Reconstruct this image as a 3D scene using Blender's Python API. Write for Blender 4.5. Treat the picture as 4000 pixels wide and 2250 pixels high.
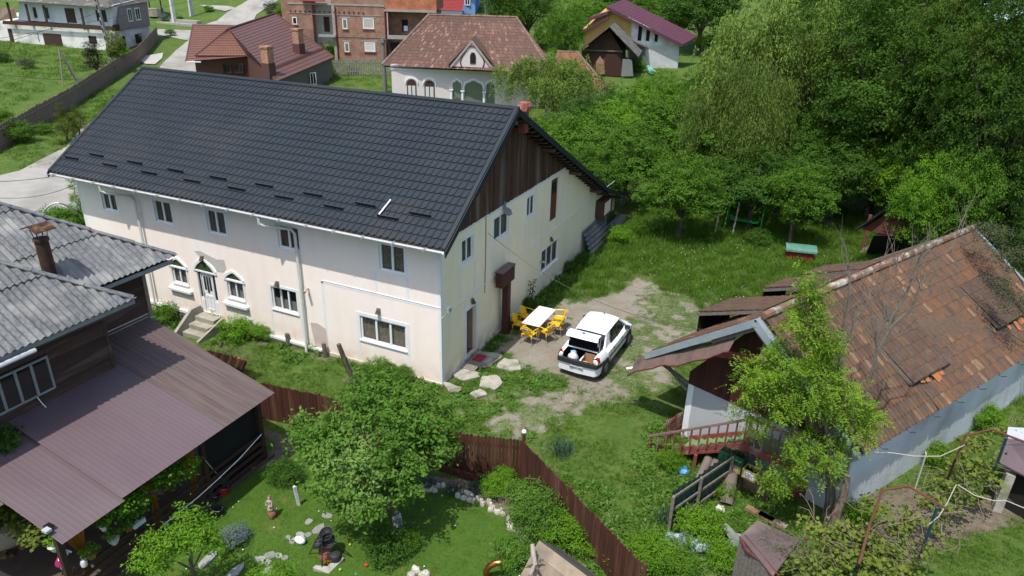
import bpy, bmesh, math, random
import numpy as np
from mathutils import Vector, Matrix, noise as mnoise
random.seed(7); RS = np.random.RandomState(11)
for o in list(bpy.data.objects): bpy.data.objects.remove(o)
SC = bpy.context.scene; COL = SC.collection
# ---------------------------------------------------------------- camera
cd = bpy.data.cameras.new('camera'); cam = bpy.data.objects.new('camera', cd); COL.objects.link(cam)
YAW, PITCH, ROLL = math.radians(24.275), math.radians(24.150), math.radians(1.618)
cd.sensor_width = 36; cd.lens = 36 * 2772.4 / 4000; cd.clip_start = .2; cd.clip_end = 3000
_fw = Vector((-math.sin(YAW)*math.cos(PITCH), math.cos(YAW)*math.cos(PITCH), -math.sin(PITCH)))
_r0 = Vector((math.cos(YAW), math.sin(YAW), 0)); _u0 = _r0.cross(_fw)
_r = math.cos(ROLL)*_r0 + math.sin(ROLL)*_u0; _u = -math.sin(ROLL)*_r0 + math.cos(ROLL)*_u0
cam.matrix_world = Matrix(((_r.x,_u.x,-_fw.x,11.282),(_r.y,_u.y,-_fw.y,-19.101),(_r.z,_u.z,-_fw.z,13.820),(0,0,0,1)))
SC.camera = cam
# ---------------------------------------------------------------- sky, sun, exposure
W = bpy.data.worlds.new('World'); SC.world = W; W.use_nodes = True
nt = W.node_tree; nt.nodes.clear()
sky = nt.nodes.new('ShaderNodeTexSky'); sky.sky_type = 'NISHITA'; sky.sun_disc = False
sky.sun_elevation = math.radians(65.4); sky.sun_rotation = math.atan2(-.06, -.45); sky.dust_density = 2.0
bg = nt.nodes.new('ShaderNodeBackground'); bg.inputs[1].default_value = .15
wo = nt.nodes.new('ShaderNodeOutputWorld'); nt.links.new(sky.outputs[0], bg.inputs[0]); nt.links.new(bg.outputs[0], wo.inputs[0])
sd = bpy.data.lights.new('sun', 'SUN'); sd.energy = 3.5; sd.angle = math.radians(.53); sd.color = (1, .955, .88)
sun = bpy.data.objects.new('sun', sd); COL.objects.link(sun); sun.location = (0, -20, 40)
sun.rotation_euler = Vector((.06, .45, -1)).to_track_quat('-Z', 'Y').to_euler()
SC.view_settings.view_transform = 'Standard'; SC.view_settings.look = 'None'
SC.view_settings.exposure = 0.52; SC.view_settings.gamma = 1; SC.view_settings.use_curve_mapping = False
SC.cycles.max_bounces = 6; SC.cycles.transparent_max_bounces = 8; SC.cycles.diffuse_bounces = 3
# ---------------------------------------------------------------- materials
MATS = {}
def mat(name, c, rough=.8, c2=None, sc=3., var=.0, bump=0., bsc=None, stretch=None, metal=0., c3=None, sc3=.6, detail=6, spec=.35, contrast=.35, kind='noise', trans=0., dist=0., streak=None, base=None):
    """procedural: two noise-mixed tones, an optional third broad tone, per-object brightness change, bump"""
    if name in MATS: return MATS[name]
    m = bpy.data.materials.new(name); m.use_nodes = True; n = m.node_tree.nodes; l = m.node_tree.links
    b = n['Principled BSDF']; b.inputs['Roughness'].default_value = rough; b.inputs['Metallic'].default_value = metal
    b.inputs['Specular IOR Level'].default_value = spec
    tc = n.new('ShaderNodeTexCoord'); mp = n.new('ShaderNodeMapping'); l.new(tc.outputs['Object'], mp.inputs[0])
    if stretch: mp.inputs['Scale'].default_value = stretch
    col = None
    def rgb(v): return (*v, 1) if len(v) == 3 else v
    c2 = c2 or tuple(x*.82 for x in c)
    if kind == 'noise':
        t = n.new('ShaderNodeTexNoise'); t.inputs['Scale'].default_value = sc; t.inputs['Detail'].default_value = detail; t.inputs['Roughness'].default_value = .65
        t.inputs['Distortion'].default_value = dist
        l.new(mp.outputs[0], t.inputs[0]); fac = t.outputs[0]
    elif kind == 'brick':
        t = n.new('ShaderNodeTexBrick'); fac = None
    r = n.new('ShaderNodeMapRange'); r.inputs[1].default_value = .5-contrast/2; r.inputs[2].default_value = .5+contrast/2
    l.new(fac, r.inputs[0])
    mx = n.new('ShaderNodeMix'); mx.data_type = 'RGBA'; mx.inputs[6].default_value = rgb(c); mx.inputs[7].default_value = rgb(c2)
    l.new(r.outputs[0], mx.inputs[0]); col = mx.outputs[2]
    if c3:
        t3 = n.new('ShaderNodeTexNoise'); t3.inputs['Scale'].default_value = sc3; t3.inputs['Detail'].default_value = 5; l.new(mp.outputs[0], t3.inputs[0])
        r3 = n.new('ShaderNodeMapRange'); r3.inputs[1].default_value = .5; r3.inputs[2].default_value = .68; l.new(t3.outputs[0], r3.inputs[0])
        m3 = n.new('ShaderNodeMix'); m3.data_type = 'RGBA'; l.new(r3.outputs[0], m3.inputs[0]); l.new(col, m3.inputs[6]); m3.inputs[7].default_value = rgb(c3); col = m3.outputs[2]
    for q_, st in ((streak, 1), (base, 0)):   # weathering: rain streaks, splash dirt near the ground
        if not q_: continue
        tq = n.new('ShaderNodeTexNoise'); tq.inputs['Scale'].default_value = 1.; tq.inputs['Detail'].default_value = 6; mq = n.new('ShaderNodeMapping'); mq.inputs['Scale'].default_value = (2.6,2.6,.35) if st else (2.2,2.2,2.2)
        l.new(tc.outputs['Object'], mq.inputs[0]); l.new(mq.outputs[0], tq.inputs[0]); rq = n.new('ShaderNodeMapRange'); rq.inputs[1].default_value = .5 if st else .32; rq.inputs[2].default_value = .78 if st else .62; rq.inputs[4].default_value = q_[1]; l.new(tq.outputs[0], rq.inputs[0]); fq = rq.outputs[0]
        if not st:
            sz_ = n.new('ShaderNodeSeparateXYZ'); l.new(tc.outputs['Object'], sz_.inputs[0]); rz_ = n.new('ShaderNodeMapRange'); rz_.inputs[1].default_value = .9; rz_.inputs[2].default_value = -.1; l.new(sz_.outputs[2], rz_.inputs[0]); mm_ = n.new('ShaderNodeMath'); mm_.operation = 'MULTIPLY'; l.new(fq, mm_.inputs[0]); l.new(rz_.outputs[0], mm_.inputs[1]); fq = mm_.outputs[0]
        mq2 = n.new('ShaderNodeMix'); mq2.data_type = 'RGBA'; l.new(fq, mq2.inputs[0]); l.new(col, mq2.inputs[6]); mq2.inputs[7].default_value = rgb(q_[0]); col = mq2.outputs[2]
    if var:
        oi = n.new('ShaderNodeObjectInfo'); rr = n.new('ShaderNodeMapRange'); rr.inputs[3].default_value = 1-var; rr.inputs[4].default_value = 1+var
        l.new(oi.outputs['Random'], rr.inputs[0]); hs = n.new('ShaderNodeHueSaturation'); l.new(rr.outputs[0], hs.inputs['Value']); l.new(col, hs.inputs['Color']); col = hs.outputs[0]
    l.new(col, b.inputs['Base Color'])
    if bump:
        bt = n.new('ShaderNodeTexNoise'); bt.inputs['Scale'].default_value = bsc or sc*4; bt.inputs['Detail'].default_value = 5; l.new(mp.outputs[0], bt.inputs[0])
        bp = n.new('ShaderNodeBump'); bp.inputs['Strength'].default_value = min(1, bump); bp.inputs['Distance'].default_value = .02
        l.new(bt.outputs[0], bp.inputs['Height']); l.new(bp.outputs[0], b.inputs['Normal'])
    if trans:
        tr = n.new('ShaderNodeBsdfTranslucent'); ms = n.new('ShaderNodeMixShader'); ms.inputs[0].default_value = trans
        l.new(col, tr.inputs[0]); l.new(b.outputs[0], ms.inputs[1]); l.new(tr.outputs[0], ms.inputs[2]); l.new(ms.outputs[0], n['Material Output'].inputs[0])
    MATS[name] = m; return m
def brick_mat(name, c1, c2, mortar, bw=.25, bh=.075, rough=.85):
    m = bpy.data.materials.new(name); m.use_nodes = True; n = m.node_tree.nodes; l = m.node_tree.links; b = n['Principled BSDF']; b.inputs['Roughness'].default_value = rough
    tc = n.new('ShaderNodeTexCoord'); sx = n.new('ShaderNodeSeparateXYZ'); l.new(tc.outputs['Object'], sx.inputs[0])
    ad = n.new('ShaderNodeMath'); l.new(sx.outputs[0], ad.inputs[0]); l.new(sx.outputs[1], ad.inputs[1])
    cx = n.new('ShaderNodeCombineXYZ'); l.new(ad.outputs[0], cx.inputs[0]); l.new(sx.outputs[2], cx.inputs[1])
    t = n.new('ShaderNodeTexBrick'); l.new(cx.outputs[0], t.inputs[0]); t.inputs['Color1'].default_value = (*c1, 1); t.inputs['Color2'].default_value = (*c2, 1); t.inputs['Mortar'].default_value = (*mortar, 1)
    t.inputs['Scale'].default_value = 1; t.inputs['Brick Width'].default_value = bw; t.inputs['Row Height'].default_value = bh; t.inputs['Mortar Size'].default_value = .006; t.inputs['Mortar Smooth'].default_value = .3
    nz = n.new('ShaderNodeTexNoise'); nz.inputs['Scale'].default_value = 1.2; l.new(tc.outputs['Object'], nz.inputs[0])
    hs = n.new('ShaderNodeHueSaturation'); mr = n.new('ShaderNodeMapRange'); mr.inputs[1].default_value = .3; mr.inputs[2].default_value = .7; mr.inputs[3].default_value = .75; mr.inputs[4].default_value = 1.2
    l.new(nz.outputs[0], mr.inputs[0]); l.new(mr.outputs[0], hs.inputs['Value']); l.new(t.outputs[0], hs.inputs['Color']); l.new(hs.outputs[0], b.inputs['Base Color'])
    bp = n.new('ShaderNodeBump'); bp.inputs['Strength'].default_value = .5; bp.inputs['Distance'].default_value = .01; bp.invert = True; l.new(t.outputs['Fac'], bp.inputs['Height']); l.new(bp.outputs[0], b.inputs['Normal'])
    MATS[name] = m; return m
def glass_mat(name, tint=(.02,.025,.03), op=.5):
    m = bpy.data.materials.new(name); m.use_nodes = True; n = m.node_tree.nodes; l = m.node_tree.links
    b = n['Principled BSDF']; b.inputs['Base Color'].default_value = (*tint, 1); b.inputs['Roughness'].default_value = .06; b.inputs['Specular IOR Level'].default_value = .6
    tr = n.new('ShaderNodeBsdfTransparent'); ms = n.new('ShaderNodeMixShader'); ms.inputs[0].default_value = op
    l.new(tr.outputs[0], ms.inputs[1]); l.new(b.outputs[0], ms.inputs[2]); l.new(ms.outputs[0], n['Material Output'].inputs[0]); MATS[name] = m; return m
# ---------------------------------------------------------------- mesh builder
class MB:
    def __init__(s): s.v = []; s.f = []; s.uvs = None
    def add(s, vs, fs):
        n = len(s.v); s.v += [tuple(v) for v in vs]; s.f += [tuple(i+n for i in f) for f in fs]; return s
    def hexa(s, p):  # 8 corners: bottom 4 ccw, top 4 ccw
        return s.add(p, [(3,2,1,0),(4,5,6,7),(0,1,5,4),(1,2,6,5),(2,3,7,6),(3,0,4,7)])
    def box(s, a, b):
        (x0,y0,z0),(x1,y1,z1) = a, b
        if x1 < x0: x0, x1 = x1, x0
        if y1 < y0: y0, y1 = y1, y0
        if z1 < z0: z0, z1 = z1, z0
        return s.hexa([(x0,y0,z0),(x1,y0,z0),(x1,y1,z0),(x0,y1,z0),(x0,y0,z1),(x1,y0,z1),(x1,y1,z1),(x0,y1,z1)])
    def fbox(s, F, u0, u1, z0, z1, d0, d1):
        O, U, N = F; Z = Vector((0,0,1)); P = lambda u, z, d: O + U*u + Z*z + N*d
        if u1 < u0: u0, u1 = u1, u0
        return s.hexa([P(u0,z0,d0),P(u0,z0,d1),P(u1,z0,d1),P(u1,z0,d0),P(u0,z1,d0),P(u0,z1,d1),P(u1,z1,d1),P(u1,z1,d0)]) if U.cross(N).z > 0 or 1 else s
    def beam(s, a, b, w, h, up=(0,0,1), w2=None, h2=None):
        a, b = Vector(a), Vector(b); d = (b-a).normalized(); up = Vector(up)
        if abs(d.dot(up)) > .98: up = Vector((1,0,0))
        x = d.cross(up).normalized(); y = x.cross(d); w2 = w2 or w; h2 = h2 or h; q = []
        for p, ww, hh in ((a,w,h),(b,w2,h2)):
            q += [p-x*ww/2-y*hh/2, p+x*ww/2-y*hh/2, p+x*ww/2+y*hh/2, p-x*ww/2+y*hh/2]
        return s.hexa([q[0],q[1],q[2],q[3],q[4],q[5],q[6],q[7]])
    def tube(s, pts, r, n=8, caps=True):
        pts = [Vector(p) for p in pts]; rs = r if isinstance(r, (list,tuple)) else [r]*len(pts); base = len(s.v); prev = None
        for i, p in enumerate(pts):
            d = (pts[min(i+1,len(pts)-1)]-pts[max(i-1,0)]); d = d.normalized() if d.length > 1e-9 else Vector((0,0,1))
            if prev is None: x = d.cross(Vector((0,0,1)) if abs(d.z) < .95 else Vector((1,0,0))).normalized()
            else:
                x = prev - d*prev.dot(d); x = x.normalized() if x.length > 1e-6 else d.orthogonal().normalized()
            prev = x; y = d.cross(x)
            for k in range(n):
                a = 2*math.pi*k/n; s.v.append(tuple(p + x*math.cos(a)*rs[i] + y*math.sin(a)*rs[i]))
        for i in range(len(pts)-1):
            for k in range(n):
                s.f.append((base+i*n+k, base+i*n+(k+1)%n, base+(i+1)*n+(k+1)%n, base+(i+1)*n+k))
        if caps:
            s.f.append(tuple(base+k for k in range(n))[::-1]); s.f.append(tuple(base+(len(pts)-1)*n+k for k in range(n)))
        return s
    def prism(s, poly, off):
        off = Vector(off); n = len(poly); p = [Vector(q) for q in poly]
        return s.add(p+[q+off for q in p], [tuple(range(n))[::-1], tuple(range(n,2*n))]+[(i,(i+1)%n,n+(i+1)%n,n+i) for i in range(n)])
    def lathe(s, c, prof, n=12, squash=1.):
        c = Vector(c); base = len(s.v)
        for (r, z) in prof:
            for k in range(n):
                a = 2*math.pi*k/n; s.v.append((c.x+r*math.cos(a), c.y+r*math.sin(a)*squash, c.z+z))
        for i in range(len(prof)-1):
            for k in range(n): s.f.append((base+i*n+k, base+i*n+(k+1)%n, base+(i+1)*n+(k+1)%n, base+(i+1)*n+k))
        s.f.append(tuple(base+k for k in range(n))[::-1]); s.f.append(tuple(base+(len(prof)-1)*n+k for k in range(n))); return s
    def mesh(s, name='mesh', smooth=False):
        me = bpy.data.meshes.new(name); me.from_pydata([tuple(v) for v in s.v], [], s.f)
        bm = bmesh.new(); bm.from_mesh(me); bmesh.ops.recalc_face_normals(bm, faces=bm.faces); bm.to_mesh(me); bm.free()
        if smooth:
            me.polygons.foreach_set('use_smooth', [True]*len(me.polygons))
            try: me.set_sharp_from_angle(angle=math.radians(40))
            except Exception: pass
        return me
def FR(o, u, n): return (Vector(o), Vector(u).normalized(), Vector(n).normalized())
def tag(o, label=None, cat=None, group=None, kind=None):
    if label: o['label'] = label
    if cat: o['category'] = cat
    if group: o['group'] = group
    if kind: o['kind'] = kind
    return o
def thing(name, label, cat, loc=(0,0,0), group=None, rz=0.):
    o = bpy.data.objects.new(name, None); COL.objects.link(o); o.location = loc; o.rotation_euler = (0,0,rz); o.empty_display_size = .3
    return tag(o, label, cat, group)
def wloc(p):
    l = Vector((0,0,0))
    while p is not None: l = l + p.location; p = p.parent
    return l
def part(name, mb, m, parent=None, label=None, smooth=False, loc=(0,0,0), local=False, kind=None, bevel=0.):
    """geometry in world coordinates unless local (then in the parent's frame)"""
    me = mb if isinstance(mb, bpy.types.Mesh) else mb.mesh(name, smooth)
    if not me.materials: me.materials.append(m)
    o = bpy.data.objects.new(name, me); COL.objects.link(o)
    if parent is not None:
        o.parent = parent; o.location = Vector(loc) if local else Vector(loc) - wloc(parent)
    else: o.location = loc
    if label: o['label'] = label
    if kind: o['kind'] = kind
    if bevel:
        md = o.modifiers.new('bevel', 'BEVEL'); md.width = bevel; md.segments = 2; md.limit_method = 'ANGLE'
    return o
def solo(name, mb, m, label, cat, group=None, smooth=False, kind=None, origin=None):
    me = mb.mesh(name, smooth) if isinstance(mb, MB) else mb
    if origin is not None: me.transform(Matrix.Translation(-Vector(origin)))
    o = part(name, me, m, None, smooth=smooth)
    if origin is not None: o.location = origin
    return tag(o, label, cat, group, kind)
def copy_tree(o, parent=None):
    c = o.copy(); COL.objects.link(c); c.parent = parent
    for ch in o.children: copy_tree(ch, c)
    return c
def ss(a, b, x): t = min(max((x-a)/(b-a), 0), 1); return t*t*(3-2*t)
CX, CY = 11.282, -19.101
def terr(x, y):
    s = (x-CX)*-.411+(y-CY)*.9116; z = 0.
    if s > 50: z = .06*(s-50)
    if s > 130: z = 4.8+.25*(s-130)
    return z - .4*min(max((-x-3)/12, 0), 1)*ss(-4, -2.5, y)
def clip_mesh(me, planes):
    bm = bmesh.new(); bm.from_mesh(me)
    for co, no in planes:
        if not bm.verts: break
        bmesh.ops.bisect_plane(bm, geom=list(bm.verts)+list(bm.edges)+list(bm.faces), plane_co=co, plane_no=no, clear_outer=True)
    ok = len(bm.faces) > 0; bm.to_mesh(me); bm.free(); return ok

# ---------------------------------------------------------------- ground
def vnoise(x, y, sc, seed=0, oct=3):
    x = np.asarray(x, float)*sc; y = np.asarray(y, float)*sc; out = 0; amp = 1; tot = 0
    for o in range(oct):
        rs = np.random.RandomState(seed+o*17); g = rs.rand(256, 256)
        xi = np.floor(x).astype(int); yi = np.floor(y).astype(int); fx = x-xi; fy = y-yi; fx = fx*fx*(3-2*fx); fy = fy*fy*(3-2*fy)
        G = lambda a, b: g[a % 256, b % 256]
        out = out + amp*((G(xi,yi)*(1-fx)+G(xi+1,yi)*fx)*(1-fy)+(G(xi,yi+1)*(1-fx)+G(xi+1,yi+1)*fx)*fy)
        tot += amp; amp *= .5; x = x*2.1; y = y*2.1
    return out/tot
def sdist(X, Y, poly):
    """signed distance to polygon, positive inside"""
    P = np.array([p[:2] for p in poly]); d = np.full(X.shape, 1e9); ins = np.zeros(X.shape, bool)
    for i in range(len(P)):
        a, b = P[i], P[(i+1) % len(P)]; e = b-a; t = np.clip(((X-a[0])*e[0]+(Y-a[1])*e[1])/(e@e+1e-12), 0, 1)
        d = np.minimum(d, np.hypot(X-a[0]-t*e[0], Y-a[1]-t*e[1]))
        c = ((a[1] > Y) != (b[1] > Y)) & (X < (b[0]-a[0])*(Y-a[1])/(b[1]-a[1]+1e-12)+a[0]); ins ^= c
    return np.where(ins, d, -d)
def sst(a, b, x): t = np.clip((x-a)/(b-a), 0, 1); return t*t*(3-2*t)
def terr_np(X, Y):
    s = (X-CX)*-.411+(Y-CY)*.9116; z = np.where(s > 50, .06*(s-50), 0); z = np.where(s > 130, 4.8+.25*(s-130), z)
    return z - .4*np.clip((-X-3)/12, 0, 1)*sst(-4, -2.5, Y)
GRAVEL = [(0.30,3.40,-0.00),(1.40,2.50,-0.00),(2.50,2.10,-0.00),(3.50,2.20,-0.00),(4.20,1.70,-0.00),(3.10,0.70,-0.00),(2.50,-0.50,-0.00),(2.20,-1.70,-0.00),(2.90,-2.20,-0.00),(3.80,-1.80,-0.00),(4.50,-1.10,-0.00),(5.00,0.50,-0.10),(6.10,1.80,-0.00),(7.60,3.40,-0.00),(7.40,5.00,-0.00),(6.60,5.60,-0.00),(8.10,8.30,-0.00),(7.80,10.80,-0.00),(6.80,12.10,-0.00),(5.50,12.20,-0.00),(4.40,13.50,-0.00),(3.40,13.30,-0.00),(3.20,11.00,-0.00),(2.50,9.90,-0.00),(1.30,9.00,-0.00),(0.70,7.60,-0.00),(0.40,5.60,-0.00)]
CORE = [(0.50,5.00,-0.00),(0.60,3.70,-0.00),(2.10,2.60,-0.00),(3.40,2.60,-0.00),(4.50,2.80,-0.00),(4.30,4.60,-0.00),(4.80,6.20,-0.00),(4.40,8.60,-0.00),(4.30,10.30,-0.00),(4.50,12.80,-0.00),(3.50,13.00,-0.00),(3.30,10.70,-0.00),(2.60,9.70,-0.00),(1.30,8.40,-0.00),(0.70,7.00,-0.00)]
GARDEN = [(-2.2,-5.2),(1.9,-4.5),(4.9,-4.0),(8.3,-6.6),(9.5,-9),(8,-16),(-2,-16),(-2.6,-8)]
DIRT = [(15.00,-2.40,-0.00),(15.50,-1.50,-0.00),(15.90,-0.80,-0.00),(16.90,0.00,-0.00),(18.20,1.40,-0.00),(18.30,2.50,-0.00),(17.50,2.00,-0.00),(16.40,1.20,-0.00),(15.40,1.70,-0.00),(14.40,0.60,-0.10),(13.70,-0.80,-0.00),(14.20,-2.90,-0.00)]
LAWNR = [(15.60,-2.20,-0.00),(16.30,-1.00,-0.00),(16.90,-0.10,-0.10),(17.40,-0.20,-0.00),(17.90,-0.30,-0.00),(17.80,-1.10,-0.00),(18.6,-2.2),(16,-4)]
BED = [(-4.10,-5.00,-0.00),(-2.40,-4.90,-0.00),(-2.00,-5.40,-0.10),(-2.30,-6.20,-0.00),(-2.50,-6.80,-0.10),(-2.4,-7.2),(-2.9,-5.4)]
BED2 = [(2.00,-4.70,-0.00),(3.40,-4.10,-0.10),(4.60,-4.00,-0.00),(5.50,-4.20,-0.00),(6.00,-5.70,-0.00),(5.30,-5.20,-0.00),(4.10,-4.90,-0.00),(3.20,-4.90,-0.00),(2.30,-5.20,-0.00)]
def gravel_np(X, Y):
    d = sdist(X, Y, GRAVEL); c = sdist(X, Y, CORE); n = vnoise(X, Y, .9, 3); n2 = vnoise(X, Y, 3., 9)
    g = .85*sst(-.25, .35, d+(n2-.5)*.9)*sst(.46, .62, n*.55+n2*.45+.03)
    g = np.maximum(g, sst(-.2, .25, c+(n2-.5)*.8)*sst(.22, .30, n*.5+n2*.5))
    g = np.maximum(g, .40*sst(-.5, .5, d+(n2-.5)*1.2))
    g = np.maximum(g, .55*sst(-2.2, -.2, d)*sst(.52, .62, n*.4+n2*.6)*(X > 1.2)*(X < 9))
    return g*np.where(X > .35, 1, 0)
xs = np.concatenate([-np.geomspace(20, 420, 46)[::-1], np.arange(-19.8, 22, .14), np.geomspace(22.2, 420, 40)])
ys = np.concatenate([-np.geomspace(15, 60, 8)[::-1], np.arange(-14.8, 32, .14), np.geomspace(32.3, 620, 70)])
GX, GY = np.meshgrid(xs, ys); nx_, ny_ = len(xs), len(ys)
lum = (vnoise(GX, GY, .5, 21)-.5)*.10*sst(60, 20, np.hypot(GX, GY)) + (vnoise(GX, GY, 3, 22)-.5)*.04
GZ = terr_np(GX, GY)+lum
GZ = np.where((GX < -.0) & (GX > -17.9) & (GY > .1) & (GY < 20.3), GZ-.25, GZ)
me = bpy.data.meshes.new('ground'); me.vertices.add(nx_*ny_)
me.vertices.foreach_set('co', np.stack([GX, GY, GZ], -1).astype('f').ravel())
I = np.arange(nx_*ny_).reshape(ny_, nx_); Q = np.stack([I[:-1,:-1], I[:-1,1:], I[1:,1:], I[1:,:-1]], -1).reshape(-1, 4)
me.loops.add(Q.size); me.loops.foreach_set('vertex_index', Q.ravel().astype('i')); me.polygons.add(len(Q))
me.polygons.foreach_set('loop_start', np.arange(0, Q.size, 4).astype('i')); me.polygons.foreach_set('use_smooth', [True]*len(Q)); me.update(calc_edges=True)
gar = sst(-.1, .1, sdist(GX, GY, GARDEN)); grv = gravel_np(GX, GY)
drt = np.maximum.reduce([sst(-.3, .3, sdist(GX, GY, DIRT)+(vnoise(GX, GY, 2, 5)-.5)*.8), sst(-.2,.2,sdist(GX, GY, BED)), .85*sst(-.2,.2,sdist(GX, GY, BED2))])
drt = drt*(1-sst(-.3, .3, sdist(GX, GY, LAWNR)+(vnoise(GX, GY, 2, 15)-.5)*.8))
drt = np.maximum(drt, sst(.3, -.2, GY)*sst(-.9, -.3, GY)*(GX > -18)*(GX < .2)*.6*sst(.4, .6, vnoise(GX, GY, 2, 31)))
for nm, A in (('gravel', grv), ('lawn', gar), ('dirt', drt)):
    at = me.attributes.new(nm, 'FLOAT', 'POINT'); at.data.foreach_set('value', A.astype('f').ravel())
m = bpy.data.materials.new('ground_soil'); m.use_nodes = True; n = m.node_tree.nodes; l = m.node_tree.links; b = n['Principled BSDF']; b.inputs['Roughness'].default_value = .95; b.inputs['Specular IOR Level'].default_value = .15
tc = n.new('ShaderNodeTexCoord')
def nz(sc, det=6, rough=.65): t = n.new('ShaderNodeTexNoise'); t.inputs['Scale'].default_value = sc; t.inputs['Detail'].default_value = det; t.inputs['Roughness'].default_value = rough; l.new(tc.outputs['Object'], t.inputs[0]); return t.outputs[0]
def mr(x, a, b_, c=0., d=1.): r = n.new('ShaderNodeMapRange'); r.inputs[1].default_value = a; r.inputs[2].default_value = b_; r.inputs[3].default_value = c; r.inputs[4].default_value = d; l.new(x, r.inputs[0]); return r.outputs[0]
def mx(f, a, b_):
    x = n.new('ShaderNodeMix'); x.data_type = 'RGBA'; l.new(f, x.inputs[0])
    for k, v in ((6, a), (7, b_)):
        if isinstance(v, tuple): x.inputs[k].default_value = (*v, 1)
        else: l.new(v, x.inputs[k])
    return x.outputs[2]
def at_(nm): a = n.new('ShaderNodeAttribute'); a.attribute_name = nm; return a.outputs['Fac']
def ma(op, a, b_):
    x = n.new('ShaderNodeMath'); x.operation = op
    for k, v in ((0, a), (1, b_)):
        if isinstance(v, (int, float)): x.inputs[k].default_value = v
        else: l.new(v, x.inputs[k])
    return x.outputs[0]
grass = mx(mr(nz(.35), .35, .65), (.060,.112,.020), (.105,.155,.032)); grass = mx(mr(nz(5), .4, .7), grass, (.040,.080,.013)); grass = mx(mr(nz(.9, 4), .56, .74), grass, (.13,.14,.045))
lawn = mx(mr(nz(1.3), .35, .65), (.055,.115,.014), (.075,.135,.020)); lawn = mx(mr(nz(14), .4, .7), lawn, (.035,.085,.010)); lawn = mx(mr(nz(.8, 3), .6, .75), lawn, (.13,.125,.035))
col = mx(at_('lawn'), grass, lawn)
dirt = mx(mr(nz(4), .35, .65), (.105,.082,.060), (.175,.145,.11)); dirt = mx(mr(nz(30), .55, .7), dirt, (.30,.27,.22))
col = mx(mr(ma('ADD', at_('dirt'), ma('MULTIPLY', ma('SUBTRACT', nz(5), .5), .8)), .4, .6), col, dirt)
grav = mx(mr(nz(42, 3, .8), .36, .66), (.135,.12,.098), (.36,.33,.275)); grav = mx(mr(nz(1.1), .35, .7), grav, (.18,.155,.115)); grav = mx(mr(nz(90, 2), .6, .7), grav, (.48,.47,.43))
gf = mr(ma('ADD', at_('gravel'), ma('MULTIPLY', ma('SUBTRACT', nz(9, 8, .75), .5), 1.7)), .3, .75)
col = mx(gf, col, grav); l.new(col, b.inputs['Base Color'])
bp = n.new('ShaderNodeBump'); bp.inputs['Strength'].default_value = .9; bp.inputs['Distance'].default_value = .03; l.new(nz(38, 4), bp.inputs['Height']); l.new(bp.outputs[0], b.inputs['Normal'])
gro = part('ground', me, m, kind='structure')
# road sheets
def draped(name, poly, m, off=.05, cell=2., edge=None):
    P = [p[:2] for p in poly]; bm = bmesh.new(); f = bm.faces.new([bm.verts.new((x, y, 0)) for x, y in P])
    x0, x1 = min(p[0] for p in P), max(p[0] for p in P); y0, y1 = min(p[1] for p in P), max(p[1] for p in P)
    for k in np.arange(x0, x1, cell): bmesh.ops.bisect_plane(bm, geom=list(bm.verts)+list(bm.edges)+list(bm.faces), plane_co=(k,0,0), plane_no=(1,0,0))
    for k in np.arange(y0, y1, cell): bmesh.ops.bisect_plane(bm, geom=list(bm.verts)+list(bm.edges)+list(bm.faces), plane_co=(0,k,0), plane_no=(0,1,0))
    bmesh.ops.triangulate(bm, faces=bm.faces)
    for v in bm.verts: v.co.z = terr(v.co.x, v.co.y)+off+.03*math.sin(v.co.x*.7)*math.sin(v.co.y*.6)*(off > .06)
    me = bpy.data.meshes.new(name); bm.normal_update(); bm.to_mesh(me); bm.free(); return part(name, me, m, kind='structure')
road_m = mat('concrete_road', (.33,.315,.28), .9, (.27,.26,.235), 1.2, c3=(.22,.21,.19), sc3=.25, bump=.3, bsc=25)
draped('road', [(-37.00,4.10,-0.40),(-43.40,8.40,-0.40),(-41.70,10.10,-0.40),(-41.70,11.50,-0.40),(-44.40,17.10,-0.10),(-48.70,21.70,0.30),(-52,31),(-65.30,44.60,2.00),(-72.50,53.60,2.60),(-77.30,60.10,3.10),(-85.40,61.50,3.40),(-89.50,65.40,3.70),(-84.70,67.50,3.70),(-89.10,76.20,4.30),(-91.40,82.30,5.50),(-93.10,89.60,7.40),(-112,112),(-104,118),(-88.40,92.30,7.50),(-86.10,83.60,5.30),(-82.50,78.30,4.20),(-72.10,58.20,2.90),(-58,46),(-44,30),(-28.60,6.90,-0.40),(-30.20,6.10,-0.40),(-34.20,5.00,-0.40),(-26,-6),(-36,-12)], road_m, .09, 3.)
draped('path', [(-98.80,82.80,6.40),(-93.80,84.90,6.40),(-91.60,84.80,6.10),(-92.10,82.40,5.60),(-96.50,82.50,6.10)], road_m, .1)
draped('roadside_slab', [(-69.40,45.20,2.10),(-72.00,47.90,2.30),(-71.90,50.90,2.50),(-68.70,47.80,2.20),(-66.50,44.90,2.00),(-67.40,44.30,2.00)], mat('slab', (.42,.41,.37), .9, (.3,.3,.27), 2), .12)
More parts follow.
